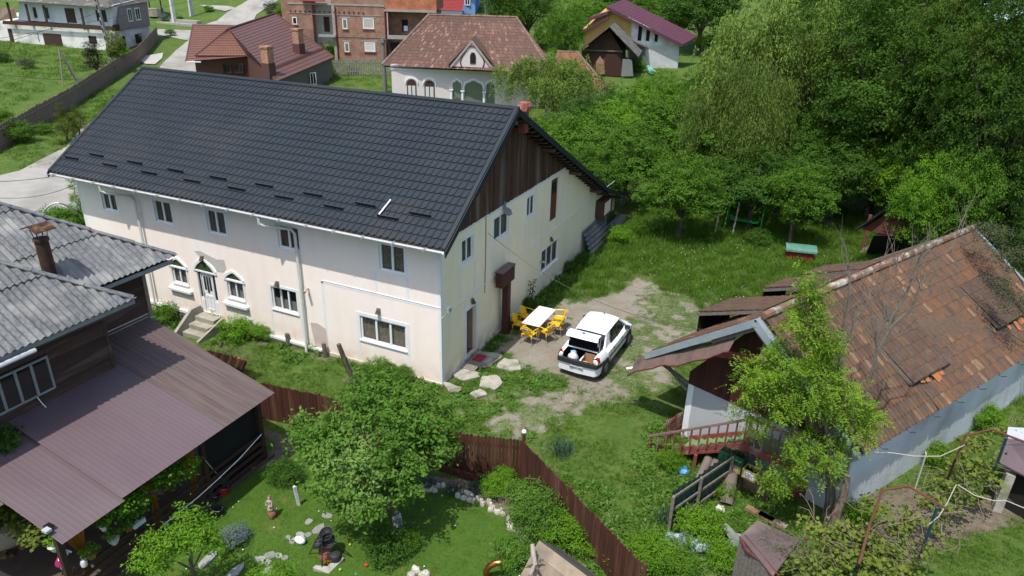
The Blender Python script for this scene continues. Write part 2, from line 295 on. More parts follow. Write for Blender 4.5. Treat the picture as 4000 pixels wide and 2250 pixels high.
# concrete pads outside the gable door
pad_m = mat('old_concrete', (.40,.375,.32), .9, (.26,.25,.21), 4, c3=(.16,.17,.11), sc3=2.2, bump=.4, bsc=30)
PADS = [[(0.10,1.70,-0.00),(0.30,2.20,-0.00),(0.00,2.70,-0.00),(1.00,2.90,-0.00),(1.10,2.60,-0.00),(1.00,1.90,-0.00),(0.70,1.60,-0.00)],[(1.20,1.90,-0.00),(1.20,2.70,-0.00),(1.80,2.80,-0.00),(2.10,2.20,-0.00),(1.80,1.90,-0.00)],[(0.00,0.70,-0.00),(0.10,1.40,-0.00),(0.80,1.30,-0.00),(1.00,1.00,-0.00),(0.60,0.50,-0.00)],[(1.10,1.10,-0.10),(1.50,1.40,-0.00),(1.90,1.10,-0.00),(1.90,0.50,-0.00),(1.30,0.50,-0.00)],[(0.00,0.10,-0.00),(0.80,0.10,-0.00),(0.80,-0.20,-0.00),(0.50,-0.40,-0.00)],[(1.20,-0.10,-0.00),(1.40,0.30,-0.10),(1.80,0.10,-0.00),(1.50,-0.30,-0.00)]]
for i, P in enumerate(PADS):
    mb = MB(); Q = []
    for k in range(len(P)):
        a, c = Vector(P[k]), Vector(P[(k+1)%len(P)])
        for t in (0, .33, .66): v = a.lerp(c, t)+Vector((random.uniform(-.05,.05), random.uniform(-.05,.05), 0)); v.z = .025; Q.append(v)
    mb.prism(Q, (0,0,.06)); part('pavement_slab', mb, pad_m, kind='structure')

SNOW = [(-17.76, 0.8), (-16.6, 1.17), (-15.46, 0.8), (-14.32, 1.15), (-13.2, 0.78), (-12.04, 1.12), (-10.89, 0.78), (-9.81, 1.13), (-8.66, 0.8), (-7.58, 1.17), (-6.41, 0.8), (-5.32, 1.15), (-4.19, 0.78), (-3.04, 1.12), (-1.94, 0.77), (-0.84, 1.13)]
WLATH = ((-2.2, 0.478, 6.523), (-2.31, -0.122, 6.123))

# ---------------------------------------------------------------- shared window builder
M = MATS
mat('white_paint', (.74,.76,.78), .55, (.66,.68,.70), 3); mat('pvc_white', (.80,.82,.84), .35, (.74,.76,.78), 3)
mat('dark_inside', (.012,.011,.010), .9); glass_mat('glass', (.015,.02,.022), .28); glass_mat('dark_glass', (.012,.016,.018), .85)
mat('curtain_dark', (.26,.20,.16), .9, (.48,.40,.32), 6, stretch=(5,5,.3)); mat('curtain_grey', (.60,.58,.55), .9, (.25,.25,.25), 3, stretch=(8,8,.4), contrast=.4); mat('curtain_white', (.62,.62,.58), .9, (.42,.42,.40), 3, stretch=(12,12,.4), contrast=.5)
mat('curtain_lace', (.62,.56,.42), .95, (.28,.24,.17), 22, contrast=.12); mat('curtain_green', (.36,.42,.29), .9, (.15,.19,.12), 3, stretch=(9,9,.3))
def window(parent, F, u0, u1, z0, z1, n=2, frame='pvc_white', glass='dark_glass', curtain=None, depth=.10, fw=.06, surround=None, sw=.11, sill=True, name='window', mull=None, cur_z=None, proud=.012):
    """frame ring + mullions (part), panes, curtain and sill (sub-parts) on wall frame F; the opening is depth deep"""
    d0 = -depth; mb = MB(); D0, D1 = d0, d0+.05
    mb.fbox(F, u0, u1, z0, z0+fw, D0, D1); mb.fbox(F, u0, u1, z1-fw, z1, D0, D1); mb.fbox(F, u0, u0+fw, z0+fw, z1-fw, D0, D1); mb.fbox(F, u1-fw, u1, z0+fw, z1-fw, D0, D1)
    us = [u0+fw+(u1-u0-2*fw)*k/n for k in range(n+1)] if mull is None else mull
    for u in us[1:-1]: mb.fbox(F, u-fw*.6, u+fw*.6, z0+fw, z1-fw, D0, D1+.008)
    if surround:
        for a in ((u0-sw,u1+sw,z0-sw,z0-.002),(u0-sw,u1+sw,z1+.002,z1+sw),(u0-sw,u0-.002,z0,z1),(u1+.002,u1+sw,z0,z1)): mb.fbox(F, *a, -.01, proud)
    w = part(name, mb, M[frame], parent)
    for k in range(len(us)-1):
        part('pane', MB().fbox(F, us[k]+.02, us[k+1]-.02, z0+fw-.01, z1-fw+.01, D0+.015, D0+.03), M[glass], w)
    if curtain:
        cz = cur_z or (z0, z1); O, U, N = F; Z = Vector((0,0,1)); q = MB(); vs = []; K = 24
        for k in range(K+1):
            u = u0+(u1-u0)*k/K; d = D0-.05+.02*math.sin(k*2.3)
            vs += [O+U*u+Z*cz[0]+N*d, O+U*u+Z*cz[1]+N*d]
        q.add(vs, [(2*k,2*k+2,2*k+3,2*k+1) for k in range(K)]); part('curtain', q, M[curtain], w)
    if sill: part('sill', MB().fbox(F, u0-.05, u1+.05, z0-.05, z0-.003, -.02, .05), M[frame], w)
    return w
def wall_holes(mb, F, u0, u1, z0, z1, holes, depth=.14, back=None):
    O, U, N = F; Z = Vector((0,0,1)); P = lambda u, z, d=0: O+U*u+Z*z+N*d
    us = sorted({u0,u1}|{h[0] for h in holes}|{h[1] for h in holes}); zs = sorted({z0,z1}|{h[2] for h in holes}|{h[3] for h in holes})
    for i in range(len(us)-1):
        for j in range(len(zs)-1):
            uc, zc = (us[i]+us[i+1])/2, (zs[j]+zs[j+1])/2
            if any(h[0] < uc < h[1] and h[2] < zc < h[3] for h in holes): continue
            mb.add([P(us[i],zs[j]),P(us[i+1],zs[j]),P(us[i+1],zs[j+1]),P(us[i],zs[j+1])], [(0,1,2,3)])
    for h in holes:
        a, b_, c, d = h; r = [(a,c),(b_,c),(b_,d),(a,d)]
        for k in range(4):
            p, q = r[k], r[(k+1)%4]; mb.add([P(*p),P(*q),P(*q,-depth),P(*p,-depth)], [(0,1,2,3)])
# ---------------------------------------------------------------- the long pink and cream house
H = thing('village_house', 'long two storey house with dark slate coloured metal roof, pink front and cream gable', 'house', (-9,10,0))
L = 18.0; WD = 20.4
pink = mat('pink_render', (.85,.765,.70), .9, (.82,.73,.66), 1.6, c3=(.84,.78,.72), sc3=.5, bump=.25, bsc=20, streak=((.70,.60,.55),.3), base=((.58,.46,.34),.75))
cream = mat('cream_render', (.89,.81,.57), .9, (.85,.77,.53), 1.4, c3=(.82,.75,.52), sc3=.4, bump=.25, bsc=20, streak=((.66,.62,.48),.35), base=((.48,.43,.30),.9))
FF = FR((0,0,0), (1,0,0), (0,-1,0)); FG = FR((0,0,0), (0,1,0), (1,0,0))
UP = [(-16.56,-15.68,4.02,4.92),(-13.46,-12.48,4.0,4.97),(-10.57,-9.6,4.02,5.02),(-7.0,-5.99,4.05,5.0),(-2.47,-1.41,4.03,5.08)]
BIG = (-3.48,-1.48,1.02,2.02); MID = (-7.66,-6.42,1.36,2.32); A1 = (-13.06,-12.24,1.36,2.1); A2 = (-9.98,-9.14,1.33,2.12); DR = (-11.62,-10.62,.34,2.2)
mb = MB(); wall_holes(mb, FF, -L, 0, -.9, 5.85, UP+[BIG,MID,A1,A2,DR]); part('front_wall', mb, pink, H)
G_UP = [(1.5,2.38,4.16,5.05),(4.06,5.42,4.18,5.12),(7.2,8.06,4.22,5.12)]; GD = (1.84,2.62,.18,2.16); GL3 = (9.1,11.22,.98,2.06); GUD = (9.92,10.78,3.24,5.22)
mb = MB(); wall_holes(mb, FG, 0, 11.5, -.6, 5.5, G_UP+[GD,GL3,GUD])
mb.add([(0,11.5,-.6),(0,WD,-.6),(0,WD,1.85),(0,16.8,2.95),(0,11.5,5.5)], [(0,1,2,3,4)])
part('gable_wall', mb, cream, H)
part('dark_core', MB().prism([(-.16,0.15,5.4),(-.16,11.8,5.4),(-.16,4.7,8.85)], (-.1,0,0)).prism([(-.9,.9,-.6),(-.9,19.5,-.6),(-.9,19.5,1.4),(-.9,4.7,8.5),(-.9,.9,5.4)], (-16.2,0,0)), M['dark_inside'], H)  # backing for the boards, plus a dark block standing in for unlit rooms
part('rear_wall', MB().add([(-L,0,-1),(-L,WD,-1),(-L,WD,1.85),(-L,11.5,5.5),(-L,4.7,8.9),(-L,0,5.9)], [(0,1,2,3,4,5)]).add([(-L,WD,-1),(0,WD,-1),(0,WD,1.9),(-L,WD,1.9)], [(0,1,2,3)]), cream, H)
wp = M['white_paint']   # painted bands
for a in [(-.10,0,-.3,5.8),(-L,-L+.16,-.2,5.8),(-5.15,-5.05,.25,3.04),(-5.15,-.1,2.98,3.08),(-2.72,-2.62,3.08,3.96),(-1.38,-1.28,3.08,3.96),(-3.62,-3.54,.0,.88),(-1.42,-1.34,-.05,.88),(-7.8,-7.73,.1,1.24),(-6.34,-6.26,.0,1.24),(-13.2,-13.14,.1,1.0),(-9.9,-9.82,.1,.95),(-9.14,-9.06,.1,.95)]: part('painted_band', MB().fbox(FF, *a, -.01, .006), wp, H)
for a in [(0,.09,-.3,5.45),(0,11.6,5.36,5.5),(0,1.36,2.74,2.775),(1.36,20,2.74,2.775),(1.34,1.42,2.78,4.02),(2.46,2.54,2.78,4.02),(3.88,3.95,2.78,4.04),(5.52,5.6,2.78,4.04),(7.02,7.09,2.78,4.1),(8.18,8.25,2.78,4.1),(9.78,9.85,2.78,5.36),(10.86,10.93,2.78,5.36),(1.68,1.75,2.2,2.74),(2.72,2.8,.1,2.74),(8.93,9.0,.2,.9),(11.32,11.4,.2,.9),(11.42,11.5,2.78,5.36)]: part('painted_band', MB().fbox(FG, *a, -.01, .0065), wp, H)

part('crack_ledge', MB().fbox(FG, 0, 18.5, 2.715, 2.738, 0, .03), cream, H); part('crack_ledge', MB().fbox(FF, -5.05, 0, 3.085, 3.1, 0, .02), wp, H)
for i, u in enumerate(UP): window(H, FF, *u, 2, surround=1, curtain=['curtain_grey','curtain_dark','curtain_grey','curtain_dark','curtain_lace'][i], glass='glass', sill=False, fw=.075, sw=.09)
for i, u in enumerate(G_UP): window(H, FG, *u, 2, surround=1, sw=.09, curtain='curtain_green', glass='glass', sill=False)
window(H, FG, *GL3, 3, surround=1, sw=.09, curtain='curtain_green', glass='glass')
window(H, FF, *MID, 3, frame='white_paint', surround=1, curtain='curtain_white', glass='glass', cur_z=(1.36,1.8))
window(H, FF, *BIG, 3, frame='white_paint', surround=1, sw=.14, curtain='curtain_lace', glass='glass', fw=.07)
# arched windows and entrance surround
def arch(u0, u1, z, rise, w, d, K=14, ogee=.18):
    c = (u0+u1)/2; hw = (u1-u0)/2; pts = []
    for k in range(K+1):
        t = -1+2*k/K; s = (1-abs(t)**2.2)*rise*(1-ogee)+ogee*rise*max(0, 1-abs(t)*2.2)
        pts.append((c+t*hw, z+s))
    return pts
def arch_band(mb, F, pts, w, d0, d1):
    O, U, N = F; Z = Vector((0,0,1)); c = sum(p[0] for p in pts)/len(pts)
    for k in range(len(pts)-1):
        a, b_ = pts[k], pts[k+1]; q = []
        for dd in (d0, d1):
            for (u, z) in (a, b_, (b_[0]+(b_[0]-c)*.12, b_[1]+w), (a[0]+(a[0]-c)*.12, a[1]+w)): q.append(O+U*u+Z*z+N*dd)
        mb.hexa(q)
green_glass = mat('fanlight_glass', (.03,.045,.02), .2, (.07,.09,.03), 4)
for (u0,u1,z0,z1,rise) in ((*A1,.36),(*A2,.34),(*DR,.5)):
    p = arch(u0-.06, u1+.06, z1+.03, rise, .1, 0); mb = MB(); arch_band(mb, FF, p, .10, -.01, .05)
    mb.fbox(FF, u0-.14, u1+.14, z1-.01, z1+.05, -.02, .045); f = part('arch_surround', mb, wp, H)
    g = MB(); g.add([Vector((u, -.006, z)) for u, z in p], [tuple(range(len(p)))]); part('fanlight', g, green_glass, f)
window(H, FF, *A1, 2, frame='white_paint', surround=1, sw=.08, curtain='curtain_white', glass='glass')
window(H, FF, *A2, 2, frame='white_paint', surround=1, sw=.08, curtain='curtain_white', glass='glass')
part('window_ledge', MB().fbox(FF, -13.32, -12.02, 1.05, 1.15, 0, .16).fbox(FF, -13.25, -12.1, .98, 1.05, 0, .1), wp, H); part('window_ledge', MB().fbox(FF, -10.25, -8.95, 1.02, 1.12, 0, .16).fbox(FF, -10.2, -9.05, .95, 1.02, 0, .1), wp, H)
# entrance door with side lights
mb = MB().fbox(FF, -11.42, -10.86, .36, 2.16, -.10, -.05); 
for a in ((-11.36,-10.92,1.04,1.14),(-11.36,-10.92,.46,.5),(-11.36,-11.3,.5,1.04),(-10.98,-10.92,.5,1.04),(-11.16,-11.12,.5,1.04)): mb.fbox(FF, *a, -.05, -.035)
d = part('door', mb, wp, H)
for k in range(3): part('door_pane', MB().fbox(FF, -11.33+k*.145, -11.22+k*.145, 1.25+(.12 if k != 1 else 0), 1.98, -.052, -.04), M['dark_glass'], d)
part('handle', MB().fbox(FF, -11.40, -11.38, 1.1, 1.22, -.05, 0), mat('brass', (.4,.3,.1), .4, metal=.8), d)
for (a, b_) in ((-11.6,-11.47),(-10.8,-10.66)):
    s_ = part('side_light', MB().fbox(FF, a-.03, b_+.03, .9, .98, -.1, -.03).fbox(FF, a-.03, a, .98, 2.1, -.1, -.03).fbox(FF, b_, b_+.03, .98, 2.1, -.1, -.03), wp, H)
    part('pane', MB().fbox(FF, a, b_, .98, 2.1, -.09, -.07), M['dark_glass'], s_)
part('door_panel', MB().fbox(FF, -11.62, -11.43, .34, .9, -.1, -.02), wp, H); part('door_panel', MB().fbox(FF, -10.85, -10.62, .34, .9, -.1, -.02), wp, H)
# repair patch of grey plaster above the door: thin skim coat with torn outline
def patch(pts, d, m, parent, name='plaster_patch'):
    q = [Vector((p[0], -d, p[1])) for p in pts]; return part(name, MB().prism(q, (0,.004,0)), m, parent)
plg = mat('grey_plaster', (.42,.41,.38), .95, (.5,.48,.44), 3)
patch([(-11.55,3.05),(-11.2,3.12),(-10.75,3.0),(-10.35,2.92),(-9.95,2.98),(-9.9,2.62),(-10.1,2.4),(-10.45,2.38),(-10.6,2.62),(-10.9,2.74),(-11.3,2.86)], .009, plg, H)
patch([(-5.85,1.15),(-5.5,1.2),(-5.12,1.05),(-5.06,.2),(-5.5,.1),(-5.7,.12),(-5.8,.7)], .008, mat('stained_render', (.55,.46,.42), .95, (.48,.41,.38), 3), H)
# plinth ledge, stone base
part('plinth_ledge', MB().fbox(FF, -14.9, -12.2, .04, .16, 0, .12).fbox(FF, -10.4, -5.2, .02, .12, 0, .09), wp, H)
part('plinth', MB().fbox(FG, 0, 20.4, -.4, .07, 0, .035).fbox(FF, -5.1, 0, -.6, .05, 0, .035), mat('stained_plinth', (.60,.54,.44), .95, (.42,.38,.31), 2), H)
stone_m = mat('plinth_stone', (.36,.33,.27), .9, (.26,.24,.20), 5, var=.3, bump=.5)
part('mortar', MB().fbox(FF, -18, -11.9, -.9, .04, 0, .04), mat('mortar', (.3,.28,.25), .95), H)
u = -17.9
for row in range(4):
    u = -18+random.random()*.2
    while u < -12.1:
        w = random.uniform(.14,.34); h = .17; z = -.78+row*.2; c = (u+w/2, z+h/2); pts = []
        for k in range(7):
            a = 2*math.pi*k/7+random.uniform(-.2,.2); pts.append((c[0]+math.cos(a)*w*.5, -.04, c[1]+math.sin(a)*h*.52))
        part('stone', MB().prism([Vector(p) for p in pts], (0,-random.uniform(.02,.06),0)), stone_m, H); u += w+.02
# entrance steps
S = thing('entrance_steps', 'concrete steps with side wall up to the white front door', 'steps', (-11.1,-.8,-.3))
cs = mat('step_concrete', (.35,.33,.28), .9, (.26,.245,.2), 3, c3=(.24,.23,.18), sc3=2, bump=.3)
for k in range(4): part('step', MB().box((-11.6,-.12-(k+1)*.36,-.7),(-10.55,-.12-k*.36 if k else -.055,.30-k*.2)), cs, S)
part('side_wall', MB().prism([(-11.62,-.06,-.7),(-11.62,-1.5,-.7),(-11.62,-1.5,-.05),(-11.62,-.55,.62),(-11.62,-.06,.62)], (-.14,0,0)), cs, S)
part('side_wall', MB().prism([(-10.4,-.06,-.7),(-10.4,-1.5,-.7),(-10.4,-1.5,-.15),(-10.4,-.1,.3)], (-.1,0,0)), cs, S)
# roof sheets with stepped tile profile
slate = mat('slate_metal', (.015,.022,.028), .5, (.019,.027,.034), .5, spec=.3, bump=.12, bsc=30, c3=(.026,.031,.035), sc3=.35)
RX0, RX1 = -18.53, .63; E0 = Vector((0,-.72,5.60)); R0 = Vector((0,4.66,9.22)); SL = (R0-E0); SLn = SL.length; sd_ = SL.normalized(); nr = Vector((0,-sd_.z,sd_.y))
def tile_sheet(x0, x1, E, sdir, nrm, length, pitch=.36, wave=.25, wx=RX0):
    rows = int(math.ceil(length/pitch)); vs = []; fs = []
    prof = [(0,.0),(.10,.004),(.55,.004),(.66,.0),(.74,.026),(.84,.034),(.93,.024)]
    xs_ = []
    k0 = math.floor((x0-wx)/wave)-1
    k = k0
    while wx+k*wave < x1+wave:
        for (t, h) in prof: xs_.append((wx+(k+t)*wave, h, t))
        k += 1
    xs_ = [(min(max(x,x0),x1), h, t) for x, h, t in xs_ if x0-.001 <= x <= x1+.001]
    if not xs_: return None
    if xs_[0][0] > x0+.001: xs_.insert(0, (x0, xs_[0][1], 0))
    if xs_[-1][0] < x1-.001: xs_.append((x1, xs_[-1][1], 0))
    for r in range(rows):
        s0, s1 = r*pitch, min((r+1)*pitch, length)
        for (s, up) in ((s0, .044), (s1, .004)):
            for (x, h, t) in xs_:
                sag = .035*math.sin(math.pi*min(t/.66, 1)) if t < .66 else -.03*math.sin(math.pi*(t-.66)/.34)   # scalloped nose
                dd = s+(sag if up > .02 else 0)*(-1)
                if r > 0 and up > .02: dd = s-.0+(-sag)
                p = E+sdir*max(dd, -.02)+nrm*(h+up); vs.append((x, p.y, p.z))
    n_ = len(xs_)
    for r in range(rows*2-1):
        for k in range(n_-1): fs.append((r*n_+k, r*n_+k+1, (r+1)*n_+k+1, (r+1)*n_+k))
    me = bpy.data.meshes.new('roof_sheet'); me.from_pydata(vs, [], fs); return me
x = RX0
while x < RX1-.05:
    x2 = min(x+1.25, RX1); me = tile_sheet(x, x2, E0, sd_, nr, SLn); part('roof_sheet', me, slate, H); x = x2
BE = Vector((0,16.9,3.1)); BR = Vector((0,4.66,9.2)); bs = (BR-BE)
mb = MB(); mb.prism([(RX0,4.66,9.22),(RX0,16.9,3.12),(RX0,21.4,1.72),(RX0,21.4,1.62),(RX0,16.9,3.0),(RX0,4.66,9.08)], (RX1-RX0,0,0)); part('rear_roof_slope', mb, slate, H)
part('roof_deck', MB().prism([(RX0+.05,-.70,5.58),(RX0+.05,4.66,9.19),(RX0+.05,4.66,9.05),(RX0+.05,-.70,5.44)], (RX1-RX0-.1,0,0)), mat('old_timber', (.075,.05,.035), .9, (.13,.09,.06), 3, stretch=(1,6,6)), H)
mb = MB(); mb.tube([(RX0-.02,4.66,9.24),(RX1+.02,4.66,9.24)], .09, 8); part('ridge_cap', mb, slate, H)
for X in (RX0, RX1): part('verge_flashing', MB().prism([(X,-.78,5.56),(X,4.66,9.26),(X,16.95,3.14),(X,21.45,1.74),(X,21.45,1.5),(X,16.95,2.9),(X,4.66,9.0),(X,-.78,5.34)], (.035 if X > 0 else -.035,0,0)).prism([(X,-.74,5.66),(X,4.66,9.31),(X,4.66,9.26),(X,-.74,5.61)], (-.14 if X > 0 else .14,0,0)), slate, H)
# soffit boards under the rear slope, purlins
tb = M['old_timber']
for k in range(26):
    y = 5.2+k*.46; z = 9.2-(y-4.66)*.498-.16; part('soffit_board', MB().box((.01,y,z-.02-.2),(.60,y+.42,z-.22+.02)), tb, H)
for (y, z) in ((4.66,8.75),(8.6,6.95),(12.2,5.1),(15.6,3.35),(19.8,1.9)): part('purlin', MB().box((-.1,y-.08,z-.1),(.58,y+.08,z+.04)), tb, H)
# gable boards
gb = mat('gable_board', (.085,.034,.017), .8, (.05,.028,.018), 3, stretch=(4,4,.5), var=.35, c3=(.16,.13,.10), sc3=.35, bump=.3)
y = -.30
while y < 11.5:
    w = random.uniform(.13,.17); zt = lambda yy: (5.60+(yy+.72)*.6729-.2) if yy < 4.66 else 9.2-(yy-4.66)*.498-.24
    y2 = min(y+w, 11.52); j = random.uniform(0,.012); zb = 5.5-random.uniform(0,.03)
    if min(zt(y), zt(y2)) > zb+.02: part('board', MB().prism([(.012+j,y+.004,zb),(.012+j,y2-.004,zb),(.012+j,y2-.004,zt(y2)),(.012+j,y+.004,zt(y))], (.022,0,0)), gb, H)
    y = y2
# gutter, downpipes
zinc = mat('gutter_metal', (.62,.64,.66), .35, (.5,.52,.54), 4, metal=.35)
mb = MB(); pts = []
for X in np.linspace(RX0+.05, RX1-.05, 12):
    for k in range(9):
        a = math.pi*k/8; mb.v.append((X, -.80-.075*math.cos(a), 5.535-.075*math.sin(a)+.01*math.sin(X*.5)))
for i in range(11):
    for k in range(8): mb.f.append((i*9+k, i*9+k+1, (i+1)*9+k+1, (i+1)*9+k))
g = part('gutter', mb, zinc, H)
for X in np.arange(RX0+.4, RX1, 1.2): part('bracket', MB().box((X,-.88,5.45),(X+.03,-.70,5.55)), zinc, g)
pipe_m = mat('pipe_white', (.62,.64,.60), .5, (.55,.57,.53), 3)
for (xa, xb) in ((-15.35,-14.33),(-7.05,-6.05)):
    p = part('downpipe', MB().tube([(xa,-.80,5.45),(xa,-.80,5.22),(xa+.12,-.68,5.12),(xb-.1,-.2,4.98),(xb,-.14,4.8),(xb,-.13,2),(xb-.02,-.14,-.1),(xb-.03,-.2,-.25)], .055, 10), pipe_m, H, smooth=True)
    part('pipe_clamp', MB().tube([(xb,-.13,4.2),(xb,-.13,4.26)], .07).tube([(xb,-.13,2.0),(xb,-.13,2.06)], .07), pipe_m, p)
# snow guards
def roof_pt(x, s): p = E0+sd_*s; return Vector((x, p.y, p.z))
for (x, s) in SNOW:
    g = part('snow_guard', MB().beam(roof_pt(x-.42,s)+nr*.11, roof_pt(x+.42,s)+nr*.11, .03, .11, up=nr), slate, H)
    for q in (-.3, 0, .3): part('foot', MB().beam(roof_pt(x+q,s+.08)+nr*.04, roof_pt(x+q,s-.05)+nr*.1, .03, .02, up=nr), slate, g)
lst = MB().beam(WLATH[0], WLATH[1], .05, .03, up=nr); solo('lath', lst, M['white_paint'], 'loose white lath lying on the slate metal roof', 'lath')
# chimney with rusty metal hood
ch = thing('chimney', 'short rusty red chimney with metal hood beyond the slate roof ridge', 'chimney', (0.42,5.60,8.99)); cx_, cy_, _ = ch.location
rr = mat('rust_red', (.32,.10,.07), .7, (.22,.07,.05), 5, c3=(.42,.25,.2), sc3=3, bump=.3)
part('stack', MB().box((cx_-.15,cy_-.15,8.2),(cx_+.15,cy_+.15,9.05)), mat('red_stack', (.22,.06,.04), .8), ch)
part('hood', MB().prism([(cx_-.22,cy_-.2,9.02),(cx_+.19,cy_-.2,9.02),(cx_+.23,cy_-.2,9.18),(cx_+.17,cy_-.2,9.32),(cx_-.17,cy_-.2,9.32),(cx_-.23,cy_-.2,9.18)], (0,.42,0)), rr, ch)
# gable details: doors, lamp, loudspeaker, duct
gm = mat('grey_metal', (.3,.31,.32), .5, metal=.3); mdoor = mat('door_wood', (.16,.05,.035), .5, (.11,.035,.025), 4, stretch=(6,6,.6))
d = part('loft_door', MB().fbox(FG, 9.95, 10.75, 3.26, 5.2, -.10, -.04).fbox(FG, 10.05, 10.65, 3.4, 3.95, -.04, -.025).fbox(FG, 10.05, 10.65, 4.05, 4.4, -.04, -.025), mdoor, H)
part('pane', MB().fbox(FG, 10.08, 10.35, 4.5, 5.05, -.045, -.03), M['dark_glass'], d); part('pane', MB().fbox(FG, 10.4, 10.62, 4.5, 5.05, -.045, -.03), M['dark_glass'], d)
d = part('open_door', MB().hexa([Vector(p) for p in [(-.14,2.58,.2),(-.75,2.45,.2),(-.75,2.5,.2),(-.14,2.62,.2),(-.14,2.58,2.12),(-.75,2.45,2.12),(-.75,2.5,2.12),(-.14,2.62,2.12)]]), mat('door_tan', (.30,.22,.16), .6), H, label='open brown door leaf inside the dark doorway')
part('door_frame', MB().fbox(FG, 1.72, 1.836, .18, 2.27, -.03, .02).fbox(FG, 2.624, 2.73, .18, 2.27, -.03, .02).fbox(FG, 1.836, 2.624, 2.164, 2.27, -.03, .02), wp, H)
part('doorstep', MB().fbox(FG, 1.7, 2.8, -.1, .17, -.3, .06), M['old_concrete'], H); part('tile_floor', MB().box((-.9,1.3,.1),(-.142,2.9,.178)), mat('tile_floor', (.05,.055,.06), .3, (.16,.16,.16), 6), H)
def wall_lamp(F, u, z, lab):
    O, U, N = F; t = thing('wall_lamp', lab, 'lamp', O+U*u+Vector((0,0,z)), 'small wedge lamps on the house walls')
    part('lamp_body', MB().fbox(F, u-.07, u+.07, z-.06, z+.10, .003, .05), M['grey_metal'], t); part('lamp_shade', MB().hexa([O+U*a+Vector((0,0,c))+N*d for (a,c,d) in ((u-.08,z-.1,.05),(u-.08,z-.1,.16),(u+.08,z-.1,.16),(u+.08,z-.1,.05),(u-.05,z+.1,.05),(u-.05,z+.06,.09),(u+.05,z+.06,.09),(u+.05,z+.1,.05))]), mat('bronze', (.10,.07,.05), .5), t)
wall_lamp(FG, 2.25, 2.45, 'dark wedge lamp above the open gable doorway'); wall_lamp(FG, 10.1, 2.38, 'dark wedge lamp above the three pane gable window')
wall_lamp(FF, -2.6, 2.42, 'dark wedge lamp above the big lace curtained window'); wall_lamp(FF, -7.28, 2.52, 'dark wedge lamp over the white curtained window'); wall_lamp(FF, -11.12, 2.85, 'dark wedge lamp above the arched white front door')
def flood(F, u, z, lab):
    O, U, N = F; t = thing('floodlight', lab, 'floodlight', O+U*u+Vector((0,0,z)))
    part('bracket', MB().fbox(F, u-.02, u+.02, z, z+.3, .004, .12), M['grey_metal'], t)
    part('lamp_head', MB().hexa([O+U*a+Vector((0,0,c))+N*d for (a,c,d) in ((u-.16,z-.12,.1),(u-.16,z-.2,.34),(u+.16,z-.2,.34),(u+.16,z-.12,.1),(u-.12,z+.06,.1),(u-.12,z-.02,.3),(u+.12,z-.02,.3),(u+.12,z+.06,.1))]), M['grey_metal'], t)
flood(FG, 4.85, 5.32, 'grey floodlight at the top of the middle gable window')
def tubecam(F, u, z, lab, m):
    O, U, N = F; p = O+U*u+Vector((0,0,z)); t = thing('security_camera', lab, 'camera', p, 'cameras on the house walls')
    part('mount', MB().tube([p+N*.004,p+N*.12], .03), m, t); part('camera_body', MB().tube([p+N*.1-U*.02+Vector((0,0,.02)),p+N*.3+U*.06+Vector((0,0,-.04))], .055), m, t)
tubecam(FG, 8.95, 1.65, 'beige tube camera left of the three pane gable window', mat('beige_plastic', (.5,.4,.33), .5)); tubecam(FF, -5.78, 2.62, 'small camera beside the right white downpipe', M['beige_plastic'])
al = thing('alarm_box', 'small white alarm siren near the house corner', 'alarm', (0,.44,2.86)); part('body', MB().fbox(FG,.34,.54,2.76,2.96,.004,.1), M['pvc_white'], al, bevel=.02); part('siren', MB().fbox(FG,.37,.51,2.8,2.92,.1,.13), M['grey_metal'], al)
du = thing('wall_duct', 'rusty box frame duct opening on the cream wall near the back eave', 'duct', (0.3,17.3,1.9))
mb = MB()
for (a, b_, c, e) in ((16.7,18.2,2.36,2.44),(16.7,18.2,1.5,1.58),(16.7,16.8,1.58,2.36),(18.1,18.2,1.58,2.36)): mb.fbox(FG, a, b_, c, e, .005, .5)
part('frame', mb, mat('rust_dark', (.07,.035,.022), .8, (.12,.05,.03), 6), du); part('screen', MB().fbox(FG, 16.8, 18.1, 1.58, 2.36, .42, .44), cream, du)

# ---------------------------------------------------------------- dark wooden house with fibre cement roof
N = thing('wooden_house', 'dark timber house with grey corrugated hipped roof and purple porch roof', 'house', (-9,-9,0))
asb = mat('fibre_cement', (.19,.20,.205), .95, (.085,.09,.095), 9, c3=(.26,.26,.25), sc3=1.4, var=.12, bump=.6, bsc=40)
sid = mat('siding_board', (.045,.020,.015), .85, (.065,.040,.032), 3, stretch=(6,.7,6), var=.25, bump=.4, c3=(.095,.072,.06), sc3=.6)
def corr_sheet(o, across, down, w, ln, wave=.18, amp=.036, t=.008, sub=6, nz=1, sag=0.):
    across = Vector(across).normalized(); down = Vector(down).normalized(); n = across.cross(down); n = n if n.z > 0 else -n
    K = max(3, int(w/wave*sub)); vs = []
    for (dd) in np.linspace(0, ln, nz+1):
        for k in range(K+1):
            a = w*k/K; h = amp*math.sin(2*math.pi*a/wave); vs.append(Vector(o)+across*a+down*dd+n*h)
    me = bpy.data.meshes.new('sheet'); me.from_pydata([tuple(v) for v in vs], [], [(r*(K+1)+k, r*(K+1)+k+1, (r+1)*(K+1)+k+1, (r+1)*(K+1)+k) for r in range(nz) for k in range(K)])
    me.polygons.foreach_set('use_smooth', [True]*len(me.polygons)); return me
